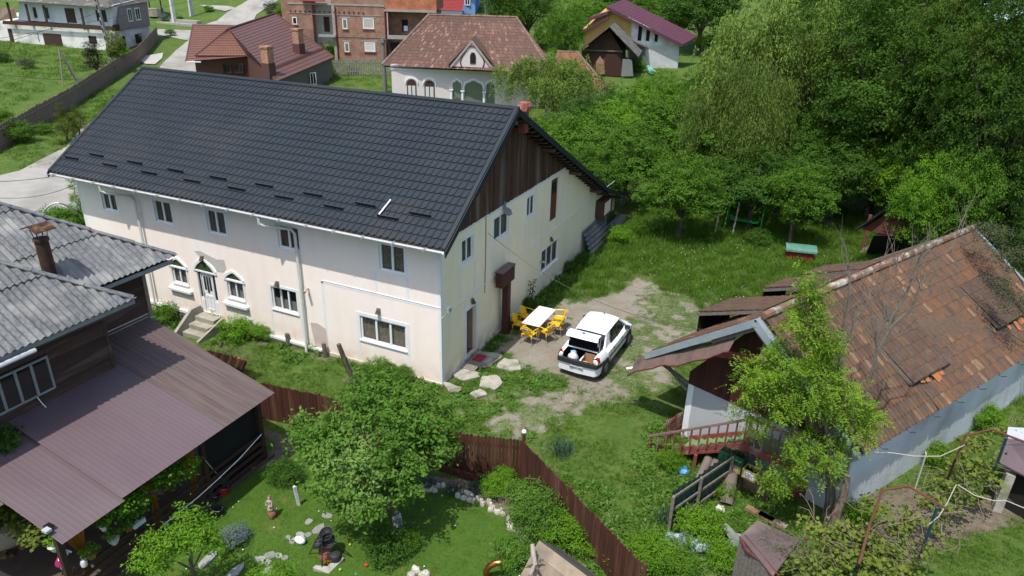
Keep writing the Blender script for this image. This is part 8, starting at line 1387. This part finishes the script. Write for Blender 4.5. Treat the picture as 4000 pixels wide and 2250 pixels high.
# porch pots and plants
wpot = mat('white_pot', (.6,.62,.62), .4)
for P, r, m_, lab in (((-2.45,-11.23,1.21),.13,wpot,'white hanging pot with green plant under the porch eave'),((-2.45,-11.38,1.75),.10,wpot,'white hanging bowl higher along the porch eave'),((-2.90,-12.26,1.71),.14,wpot,'white bowl with dark plant at the porch corner'),((-2.50,-11.79,1.23),.14,tc,'terracotta pot on the porch rail corner'),((-2.50,-10.77,1.22),.11,tc,'terracotta pot beside the white tray')):
    P = Vector(P); t = thing('hanging_pot', lab, 'pot', P, 'flower pots along the porch'); part('pot', MB().lathe(P-up_*.1, [(r*.5,0),(r,.13),(r*1.08,.16)], 12), m_, t, smooth=True); C_, N_ = crown_pts([(P.x,P.y,P.z+.16,.17,.17,.13)], 18, 9, .05, int(P.x*P.y*10) % 99); part('plant', quads_mesh('leaves', leaves(C_, N_, .075, .7, 3), LM['fresh']), LM['fresh'], t, kind='stuff')
for k, P in enumerate(((-4.50,-12.26,2.00),(-4.13,-12.26,1.80),(-3.74,-12.23,1.60),(-5.30,-11.40,3.20))):
    P = Vector(P); t = thing('porch_vine', ['yellow green vine at the left edge under the porch roof','vine leaves along the porch roof edge above the tub','vine tip hanging near the porch corner','dark ivy at the house wall above the porch roof'][k], 'vine', P, 'vines round the porch'); C_, N_ = crown_pts([(P.x,P.y,P.z,.22,.2,.18),(P.x-.2,P.y+.15,P.z+.1,.2,.2,.15)], 40, 10, .07, k+40); cl_ = LM['vine' if k < 3 else 'dark']; part('leaves', quads_mesh('leaves', leaves(C_, N_, .10, .85, k), cl_), cl_, t, kind='stuff')
for k, P in enumerate(((-2.35,-10.55,1.84),(-2.35,-11.00,1.95),(-2.35,-9.68,1.93),(-2.35,-9.08,1.83))):
    P = Vector(P); t = thing('climbing_plant', ['ivy under the porch eave near the corner','second ivy cluster from the porch corner','ivy cluster above the patterned cloth','ivy cluster beside the middle orange curtain'][k], 'plant', P, 'ivy along the porch eave'); C_, N_ = crown_pts([(P.x,P.y,P.z,.18,.42,.28)], 45, 12, .08, k); part('leaves', quads_mesh('leaves', leaves(C_, N_, .08, .75, k), LM['fresh']), LM['fresh'], t, kind='stuff')
P = Vector((-2.45,-10.58,1.27)); t = thing('planter_tray', 'white tray of small pots on the porch rail', 'tray', P); part('tray', MB().box(P-Vector((.1,.16,.1)), P+Vector((.1,.16,.02))), wpot, t)
for dy in (-.08,.08): part('pot', MB().tube([P+Vector((0,dy,.02)), P+Vector((0,dy,.08))], .05, 8), im, t)
P = Vector((-2.50,-11.98,1.18)); t = thing('enamel_jug', 'small white enamel jug on the lower porch rail', 'jug', P); part('jug', MB().lathe(P-up_*.1, [(.07,0),(.08,.1),(.06,.16)], 10), wpot, t, smooth=True)
P = Vector((-2.75,-12.21,1.50)); t = thing('rag_doll', 'rag doll in magenta skirt and white blouse hung below the porch corner', 'doll', P); mag = mat('magenta_cloth', (.35,.01,.12), .9, (.22,.01,.08), 8)
part('skirt', MB().lathe(P+Vector((0,-.08,-.17)), [(.14,0),(.12,.08),(.05,.19)], 9), mag, t, smooth=True); part('blouse', blob(MB(), P+Vector((0,.02,.02)), .09, 3, (.9,1.1,.9), 6), M['pvc_white'], t, smooth=True); part('head', blob(MB(), P+Vector((0,0,.15)), .065, 4, n=6, amp=.05), mat('doll_face', (.45,.3,.25), .8), t, smooth=True); part('bonnet', blob(MB(), P+Vector((0,.02,.18)), .07, 5, n=6, amp=.1), mag, t, smooth=True)
for s in (-1, 1): part('arm', MB().tube([P+Vector((0,s*.08,.05)), P+Vector((.05,s*.15,-.03))], [.03,.022], 6), M['pvc_white'], t, smooth=True); part('leg', MB().tube([P+Vector((0,s*.04-.08,-.15)), P+Vector((.02,s*.05-.08,-.30))], [.025,.02], 6), M['pvc_white'], t, smooth=True)
# mosaic patio
PA_ = thing('mosaic_patio', 'crazy paving of beige and orange stones at the bottom left', 'paving', (-4.80,-11.70,-0.10)); part('grout', MB().prism([Vector(p) for p in ((-5.60,-11.90,-0.00),(-5.30,-11.60,-0.00),(-4.10,-11.20,-0.00),(-3.50,-11.60,-0.10),(-3.20,-12.00,-0.10),(-5.10,-12.90,-0.00),(-5.70,-12.50,-0.00))], (0,0,.03)), mat('grout', (.42,.37,.27), .9), PA_)
ms = [mat('paver_'+n_, c, .8, tuple(v*.8 for v in c), 8, var=.15) for n_, c in (('orange',(.38,.22,.13)),('beige',(.38,.32,.22)),('grey',(.24,.23,.19)))]
poly_ = [(-5.60,-11.90,-0.10),(-5.30,-11.60,-0.10),(-4.10,-11.20,-0.10),(-3.50,-11.60,-0.00),(-3.30,-12.00,-0.00),(-4.00,-12.30,-0.00),(-5.30,-12.10,-0.00)]; r_ = np.random.RandomState(4); seeds = []
for k in range(4000):
    x, y = r_.uniform(-6,-2.4), r_.uniform(-14,-10.5)
    if sdist(np.array([x]), np.array([y]), poly_)[0] > .05 and all((x-a)**2+(y-b)**2 > .17**2 for a, b in seeds): seeds.append((x, y))
for i, (x, y) in enumerate(seeds):   # voronoi cell by clipping
    cell = [(x-.3,y-.3),(x+.3,y-.3),(x+.3,y+.3),(x-.3,y+.3)]
    for a, b in seeds:
        if (a, b) == (x, y) or (a-x)**2+(b-y)**2 > .4: continue
        mx_, my_ = (a+x)/2, (b+y)/2; nx2, ny2 = a-x, b-y; L_ = math.hypot(nx2, ny2); nx2 /= L_; ny2 /= L_; out = []
        for k in range(len(cell)):
            p, q = cell[k], cell[(k+1)%len(cell)]; dp = (p[0]-mx_)*nx2+(p[1]-my_)*ny2+.011; dq = (q[0]-mx_)*nx2+(q[1]-my_)*ny2+.011
            if dp <= 0: out.append(p)
            if dp*dq < 0: t = dp/(dp-dq); out.append((p[0]+(q[0]-p[0])*t, p[1]+(q[1]-p[1])*t))
        cell = out
        if len(cell) < 3: break
    if len(cell) >= 3: part('stone', MB().prism([Vector((a, b, .03)) for a, b in cell], (0,0,.012)), ms[i % 3], PA_)
P = Vector((-6.30,-11.60,-0.00)); t = thing('beige_cover', 'beige rounded covered tub behind the vine at the left edge', 'tub', P); part('tub', MB().lathe(P, [(.62,0),(.66,.3),(.55,.55),(.2,.62)], 18), mat('tub_beige', (.36,.31,.20), .8, (.3,.26,.17), 2), t, smooth=True)
for k, P in enumerate(((-5.60,-12.10,-0.00),(-5.50,-12.00,-0.00),(-5.60,-11.80,-0.10),(-5.50,-11.70,-0.00))): P = Vector(P); t = thing('clay_jar', ['brass pan nearest in the row of pots on the patio edge','second dark pot in the patio row','third dark pot in the patio row','farthest dark pot in the patio row'][k], 'pot', P, 'row of pots on the patio edge'); part('jar', MB().lathe(P, [(.07,0),(.11,.08),(.09,.17),(.1,.18)], 12), [mat('dull_brass',(.25,.2,.08),.4,metal=.5), rust, rust, tc][k], t, smooth=True)
# ---- under the stairs: crates, rolls, timber, rubbish
def crate(P, az, m, lab, word, wm_, L_=.42, D_=.32, H_=.30):
    P = Vector(P); t = thing('bottle_crate', lab, 'crate', P, 'bottle crates under the outside stairs', rz=az); mb = MB()
    for a in (((-L_/2,-D_/2,0),(L_/2,D_/2,.03)),): mb.box(*a)
    part('floor', mb, m, t, local=True); cells = MB()
    part('front_side', MB().box((-L_/2,-D_/2,.03),(L_/2,-D_/2+.02,H_)), m, t, local=True); part('back_side', MB().box((-L_/2,D_/2-.02,.03),(L_/2,D_/2,H_)), m, t, local=True); part('end_side', MB().box((-L_/2,-D_/2+.021,.03),(-L_/2+.02,D_/2-.021,H_)), m, t, local=True); part('end_side', MB().box((L_/2-.02,-D_/2+.021,.03),(L_/2,D_/2-.021,H_)), m, t, local=True)
    for i in range(4):
        for j in range(3): x, y = -L_/2+.06+i*.10, -D_/2+.06+j*.10; part('bottle', MB().lathe((x,y,.03), [(.035,0),(.035,.16),(.014,.22),(.014,.27)], 7), mat('bottle_glass', (.03,.02,.01), .15), t, local=True, smooth=True)
    if word:
        lb = None
        if word[1]: lb = part('label_panel', MB().box((-.15,-D_/2-.006,.06),(.15,-D_/2-.001,.25)), M['pvc_white'], t, local=True)
        lettering(word[0], word[2], wm_, t, Matrix.Translation((0,-D_/2-.010,.155 if word[1] else .17)) @ Matrix.Rotation(math.radians(90), 4, 'X'))
    return t
yc = mat('crate_yellow', (.42,.37,.12), .6, (.32,.28,.09), 4); gc_ = mat('crate_green', (.008,.055,.025), .5); redp = mat('word_red', (.35,.02,.03), .6); grp = mat('word_green', (.12,.42,.26), .6)
cpos = Vector((10.78,-.62,0))
crate((10.90,-1.30,0.75), -.32, yc, 'yellow beer crate with white label panel under the stairs', ('Ciuc', True, .13), redp); crate((10.49,-1.12,1.00), -.32, gc_, 'green beer crate on top of the yellow one behind', ('HEINEKEN', False, .062), grp); crate((10.45,-1.04,0.70), -.32, yc, 'second yellow crate below the green beer crate', None, None); crate((10.17,-1.04,0.95), -.32, gc_, 'dark green crate at the back under the stairs', None, None)
tmb2 = mat('sawn_timber', (.30,.20,.10), .85, (.20,.13,.07), 4, stretch=(1,1,6), c3=(.32,.31,.27), sc3=2, bump=.3, var=.25); TS = thing('timber_stack', 'stack of sawn beams under the outside stairs', 'timber stack', (10.9,-.9,0)); d_ = Vector((.95,-.31,0))
for r in range(5):
    for k in range(2):
        p = Vector((10.22+rs.uniform(-.08,.08),-.42-.20*k,.05+r*.125)); part('beam', MB().beam(p, p+d_*(1.35+rs.uniform(-.2,.2)), .17,.105), tmb2, TS)
for k, p in enumerate(((10.96,-1.82,0.10),(11.32,-1.93,0.10))): p = Vector(p); part('beam', MB().beam(p, p+d_*.8, .2,.1), tmb2, TS)
rolm = mat('felt_roll', (.17,.13,.12), .95, (.12,.10,.09), 3, bump=.3)
for a, b_, r, lab in (((9.48,-1.26,0.00),(9.62,-0.52,0.47),.13,'left felt roll leaning under the stairs'),((9.76,-1.07,0.00),(9.84,-0.51,0.47),.12,'middle felt roll leaning under the stairs'),((10.41,-1.82,0.00),(10.35,-1.00,0.71),.20,'thick felt roll leaning in front of the crates')): solo('felt_roll', MB().tube([a,b_], r, 12), rolm, lab, 'roll', 'felt rolls under the stairs', smooth=True)
GS = thing('sheet_fence', 'dark green corrugated sheet fence on weathered posts', 'fence', (9.40,-2.90,-0.00)); ga_, gb2 = Vector((9.14,-3.68,0.00)), Vector((10.28,-1.23,0.00)); gv = mat('dark_green_sheet', (.022,.055,.05), .5, (.015,.04,.037), 2, bump=.1)
gd2 = (gb2-ga_); n_ = 60; vs = []; nn2 = Vector((-gd2.y,gd2.x,0)).normalized()
for k in range(n_+1): p = ga_.lerp(gb2, k/n_)+nn2*.025*math.sin(k*1.25); vs += [p+up_*.05, p+up_*(1.35+.03*math.sin(k*.2))]
part('corrugated_sheet', MB().add(vs, [(2*k,2*k+2,2*k+3,2*k+1) for k in range(n_)]), gv, GS, smooth=True)
for t_ in (0,.45,1): p = ga_.lerp(gb2, t_)-nn2*.06; part('post', MB().beam(p-up_*.1, p+up_*1.25, .12,.08), M['grey_timber'], GS)
for z in (.3,.75,1.2): part('rail', MB().beam(ga_-nn2*.05+up_*z, gb2-nn2*.05+up_*z, .04,.07), M['grey_timber'], GS)
part('leaning_plank', MB().beam((9.71,-2.66,-0.00), (9.71,-1.87,0.42), .18, .03), M['grey_timber'], GS)
bagc = mat('clear_bag', (.5,.56,.6), .25, (.25,.36,.55), 7, contrast=.2, trans=.2); wb = mat('white_sack', (.55,.53,.48), .8, (.45,.43,.38), 4)
for P, r, m_, sq, lab in (((9.40,-4.10,-0.00),.24,bagc,(1,1,.8),'pale blue plastic bag on top of the rubbish by the sheet fence'),((9.40,-4.30,-0.10),.28,wb,(1.1,1,.7),'off white sack left of the clear plastic bags'),((9.70,-3.80,-0.00),.22,bagc,(1,.9,.7),'clear plastic bag second from the left in the rubbish'),((10.10,-3.90,-0.00),.30,bagc,(1.2,.8,.55),'large clear bag of blue plastic bottles'),((10.00,-4.00,-0.00),.17,bagc,(1.1,.9,.6),'small clear bag in front of the bottle bag'),((10.90,-3.40,-0.00),.2,bagc,(1,.8,.7),'clear bag of bottles below the white tarpaulin'),((10.30,-2.20,-0.00),.12,wb,(1,1,.8),'small white bag among the weeds behind the sheet fence'),((9.00,-1.00,-0.00),.16,mat('blue_bag',(.03,.16,.4),.5,(.1,.3,.5),9),(1,1,.7),'blue plastic bag on straw under the stairs')):
    P = Vector(P); solo('rubbish_bag', blob(MB(), P+up_*r*sq[2]*.8, r, int(r*100), sq, 9, .35), m_, lab, 'bag', 'rubbish bags near the stairs', smooth=True)
tp = MB(); vs = []; A_, B2, C2_, D2 = [Vector(p) for p in ((10.33,-3.07,0.25),(10.55,-3.26,0.50),(11.01,-3.71,0.70),(11.01,-3.68,0.25))]
for j in range(7):
    for k in range(9): p = quadpt(A_,B2,C2_,D2,k/8,j/6); vs.append(p+up_*.05*math.sin(k*1.7+j))
solo('white_tarpaulin', tp.add(vs, [(j*9+k,j*9+k+1,(j+1)*9+k+1,(j+1)*9+k) for j in range(6) for k in range(8)]), mat('tarp_white', (.55,.55,.53), .7, (.42,.43,.43), 4), 'crumpled white tarpaulin beside the felt roofed shed', 'tarpaulin', smooth=True)
straw = tuft(160,.38,.22,.014,dry,9,1.6); o = solo('straw_pile', straw, dry, 'pile of straw under the lower stair posts', 'straw', kind='stuff'); o.location = (9.10,-1.00,-0.10); o = solo('dry_brush', tuft(220,.35,.9,.012,M['dry_twig'],10,.35), M['dry_twig'], 'bundle of dry brown stalks behind the green sheet fence', 'brushwood', kind='stuff'); o.location = (9.50,-3.30,-0.00)
FS = thing('felt_shed', 'low shed with brown felt roof, red edging and slab wood walls', 'shed', (11.50,-4.20,-0.10)); z_ = 1.5; q0, q1, q2, q3 = [Vector(p) for p in ((11.01,-4.77,1.50),(11.31,-4.02,1.50),(12.30,-4.51,1.70),(11.87,-5.72,1.50))]; frf = mat('felt_roof', (.115,.085,.08), .95, (.08,.065,.06), 3, c3=(.17,.13,.12), sc3=1.5, bump=.3)
part('roof', MB().prism([q0,q1,q2,q3], (0,0,.06)), frf, FS); part('roof_edge', MB().tube([q0+up_*.03, q0.lerp(q3,.3)+Vector((-.04,-.04,-.03)), q0.lerp(q3,.65)+Vector((.03,.02,.03)), q3+up_*.03], .03, 7), redf, FS, smooth=True); part('roof_edge', MB().tube([q0+up_*.08+Vector((.1,.06,0)), q0.lerp(q3,.5)+Vector((.14,.05,.07)), q3+up_*.08+Vector((.12,.05,0))], .018, 7), redf, FS, smooth=True)
ed = (q3-q0); n_ = 9
for k in range(n_): a = q0+ed*(k/n_+.01); b_ = q0+ed*((k+.93)/n_); part('plank', MB().prism([Vector((a.x,a.y,-.1)), Vector((b_.x,b_.y,-.1)), b_-up_*.04, a-up_*.04], Vector((.05,.03,0))), M['grey_timber'], FS)
part('side', MB().prism([Vector((q0.x,q0.y,-.1)), Vector((q1.x,q1.y,-.1)), q1-up_*.03, q0-up_*.03], Vector((.04,-.02,0))), M['grey_timber'], FS); t_ = solo('twig_heap', tuft(260,.55,.25,.012,M['dry_twig'],12,2.2), M['dry_twig'], 'grey dead twigs lying on the felt roofed shed', 'twigs', kind='stuff'); t_.location = (12.01,-4.79,1.75)
solo('red_barrel', MB().lathe((12.20,-0.50,-0.00), [(.22,0),(.25,.2),(.24,.55),(.2,.6)], 14), mat('barrel_red', (.13,.03,.03), .6), 'dark red barrel behind the ash tree at the barn wall', 'barrel', smooth=True)
# wooden shed roof at the bottom edge
WSH = thing('wooden_shed', 'small shed with wide weathered roof boards at the bottom edge', 'shed', (6.6,-7.4,0)); pk_, pe = Vector((6.72,-7.02,1.50)), Vector((8.47,-7.68,1.50)); rd = (pe-pk_); dl = Vector((6.59,-7.77,1.00))-pk_; wbm = mat('roof_board', (.27,.215,.15), .85, (.17,.135,.10), 2.5, c3=(.13,.11,.09), sc3=1.5, var=.22, bump=.3)
for k in range(8): a = pk_+dl*(k/6); lift = up_*.02*(k%2); part('roof_board', MB().prism([a+lift, a+rd+lift, a+rd+dl*.185+lift, a+dl*.185+lift], (0,0,.025)), wbm, WSH)
dl2 = Vector((-dl.x*.75,-dl.y*.75,dl.z))+rd*.12
for k in range(6): a = pk_+dl2*(k/6)+up_*.015*(k%2); part('roof_board', MB().prism([a, a+rd, a+rd+dl2*.165, a+dl2*.165], (0,0,.02)), mat('dark_board', (.085,.08,.075), .9, (.06,.055,.05), 3, var=.2), WSH)
part('wall', MB().prism([Vector((pk_.x,pk_.y,0))+Vector((dl.x,dl.y,0)), Vector((pk_.x,pk_.y,0))+Vector((dl2.x,dl2.y,0)), pk_+dl2*.95, pk_-up_*.03, pk_+dl*.95], rd.normalized()*.08+rd.normalized()*.1), wbm, WSH)
dwd = thing('driftwood', 'bleached branching root lying on the wooden shed roof', 'driftwood', (6.82,-7.56,1.30)); dm_ = mat('bleached_wood', (.36,.33,.28), .9, (.22,.19,.16), 5, bump=.3); part('stem', MB().tube([(6.71,-7.42,1.75),(6.81,-7.57,1.60),(6.90,-7.69,1.45),(6.91,-8.00,1.40)], [.05,.06,.065,.04], 8), dm_, dwd, smooth=True)
for a, b_, c in (((6.90,-7.69,1.45),(6.97,-7.58,1.50),(7.08,-7.60,1.60)),((6.90,-7.69,1.45),(6.82,-7.84,1.50),(6.76,-7.92,1.50)),((6.94,-7.73,1.45),(7.06,-7.85,1.50),(7.10,-8.07,1.60)),((6.82,-7.55,1.50),(6.91,-7.55,1.60),(6.89,-7.59,1.70))): part('branch', MB().tube([a,b_,c], [.045,.03,.01], 6), bark, dwd, smooth=True)
# rusty trellis pipes
rp_ = mat('rusty_pipe', (.13,.045,.028), .85, (.09,.035,.024), 5, bump=.3); bp_ = mat('blue_pipe', (.03,.12,.25), .6, (.06,.17,.3), 5, c3=(.15,.06,.04), sc3=3)
def trellis(lab, pts, blues=()):
    t = thing('vine_trellis', lab, 'trellis', pts[0], 'rusty pipe frames carrying the vines'); part('pipe', MB().tube(pts, .03, 8), rp_, t, smooth=False)
    for b_ in blues: part('blue_post', MB().tube(b_, .035, 8), bp_, t)
trellis('rusty pipe arch nearest the barn corner', [(13.90,-2.80,-0.00),(13.53,-5.03,2.08),(13.60,-4.48,2.74),(13.71,-4.08,3.45),(14.21,-3.86,3.58),(14.97,-4.08,3.42)], [[(14.82,-4.01,3.36),(15.40,-1.50,-0.00)],[(13.56,-4.84,2.07),(13.80,-3.00,-0.10)]])
trellis('farther rusty pipe arch toward the right edge', [(16.00,1.10,-0.00),(15.68,-0.50,2.54),(15.75,-0.39,3.21),(16.26,-0.27,3.49),(17.06,-0.61,3.50)], [[(16.58,-0.40,3.44),(17.40,2.40,-0.00)]])
trellis('rusty pipe corner in front of the felt roofed shed', [(11.30,-4.50,-0.00),(11.34,-4.60,1.07),(12.49,-4.29,1.69)])
# vines on the trellises
vn = [((13.76,-3.25,1.00),.7),((14.31,-2.05,1.30),.55),((14.67,-2.30,1.00),.7),((14.19,-3.20,0.80),.7),((14.99,-1.84,1.40),.45),((15.40,-1.08,1.40),.45),((16.13,0.83,1.60),.5),((16.61,1.74,1.70),.45),((17.04,2.22,1.80),.4),((16.33,0.23,1.20),.55),((16.86,0.98,1.30),.5),((13.41,-3.01,1.20),.45),((12.92,-3.66,1.50),.4),((13.09,-4.05,1.20),.5),((13.60,-4.04,1.00),.6),((12.58,-3.67,1.70),.35),((15.88,0.04,1.40),.5),((15.55,-1.35,0.70),.4),((14.44,-3.19,0.60),.6),((17.43,2.71,1.80),.35),((12.35,-4.89,1.50),.5),((12.69,-5.00,1.30),.5),((13.78,-3.24,1.50),.4),((14.00,-2.28,1.70),.3),((14.06,-3.91,1.00),.6),((15.93,-0.04,1.70),.35),((16.48,0.88,1.60),.5),((15.81,-0.93,1.00),.4)]
VI = thing('grape_vine', 'sprawling grape vine over the rusty pipe trellises', 'vine', (14.60,-1.40,-0.00)); C_, N_ = crown_pts([(*p, r, r, r*.55) for p, r in vn], 330, 13, .13, 5, .1); part('leaves', quads_mesh('leaves', leaves(C_, N_, .115, .95, 5), LM['vine']), LM['vine'], VI, kind='stuff')
mb = MB()
for k in range(200):
    p, r = vn[rs.randrange(len(vn))]; p = Vector(p)+Vector((rs.uniform(-r,r),rs.uniform(-r,r),rs.uniform(-r*.7,r*.4))); q = [p]
    d = Vector((rs.uniform(-1,1),rs.uniform(-1,1),rs.uniform(-.3,.4))).normalized()
    for j in range(3): d = (d+Vector((rs.uniform(-.5,.5),rs.uniform(-.5,.5),rs.uniform(-.4,.3)))).normalized(); q.append(q[-1]+d*.28)
    mb.tube(q, .008, 4, False)
part('canes', mb, mat('vine_cane', (.13,.095,.065), .9, (.22,.18,.14), 4), VI, kind='stuff')
for pts, lab in (([(13.24,-1.80,2.63),(13.64,-1.90,2.98),(14.06,-1.90,3.10),(14.50,-1.89,3.15),(15.09,-1.61,3.16),(15.78,-0.40,2.92)],'white hose sagging from the barn corner to the trellis'),([(15.52,-2.06,2.78),(15.87,-2.24,2.72),(16.26,-2.22,2.70),(16.56,-2.02,2.66),(17.04,-2.19,2.67)],'white hose from the vines toward the right edge'),([(15.49,-2.06,2.76),(15.25,-2.84,2.71),(15.03,-3.47,2.74),(14.80,-3.90,2.76)],'white cord hanging down through the vines')): solo('garden_hose', MB().tube(pts, .011, 6), M['pale_post'], lab, 'hose', smooth=True)
solo('white_board', MB().beam((15.40,1.50,-0.00), Vector((15.40,1.50,-0.00))+up_*1.25, .18, .03), mat('board_white', (.45,.47,.45), .8), 'tall white board leaning on the grey barn wall', 'board'); solo('red_tag', MB().beam((14.55,-2.72,0.70),(14.50,-2.70,0.90),.06,.06), mat('tag_red', (.4,.05,.06), .6), 'red and white tag hanging on the vine', 'tag')
RS_ = thing('dark_shed', 'low dark shed with purple metal roof at the right edge', 'shed', (17.80,1.90,-0.00)); r0, r1, r2 = Vector((17.14,1.49,1.50)), Vector((17.31,2.20,1.90)), Vector((18.09,1.09,1.40)); part('roof', MB().prism([r0, r1, r1+Vector((3,.5,0)), r2+Vector((1.5,-.5,0)), r2], (0,0,.05)), mat('purple_tin', (.10,.065,.075), .5, (.07,.05,.06), 4), RS_)
a, b_ = Vector((17.50,1.50,-0.00)), Vector((18.20,0.80,-0.00)); part('concrete_pier', MB().beam(a-up_*.1, a+up_*1.3, .28, .22), M['old_concrete'], RS_); part('inside', MB().prism([a+Vector((.2,.2,0)), b_+Vector((.3,.3,0)), b_+Vector((.3,.3,1.35)), a+Vector((.2,.2,1.35))], (.3,.6,0)), M['dark_inside'], RS_); r3 = Vector((17.42,2.75,2.00)); part('tin_strip', MB().prism([r1+up_*.05, r3, r3+Vector((2.5,1,0)), r1+Vector((2.5,.5,.05))], (0,0,.03)), M['gutter_metal'], RS_)
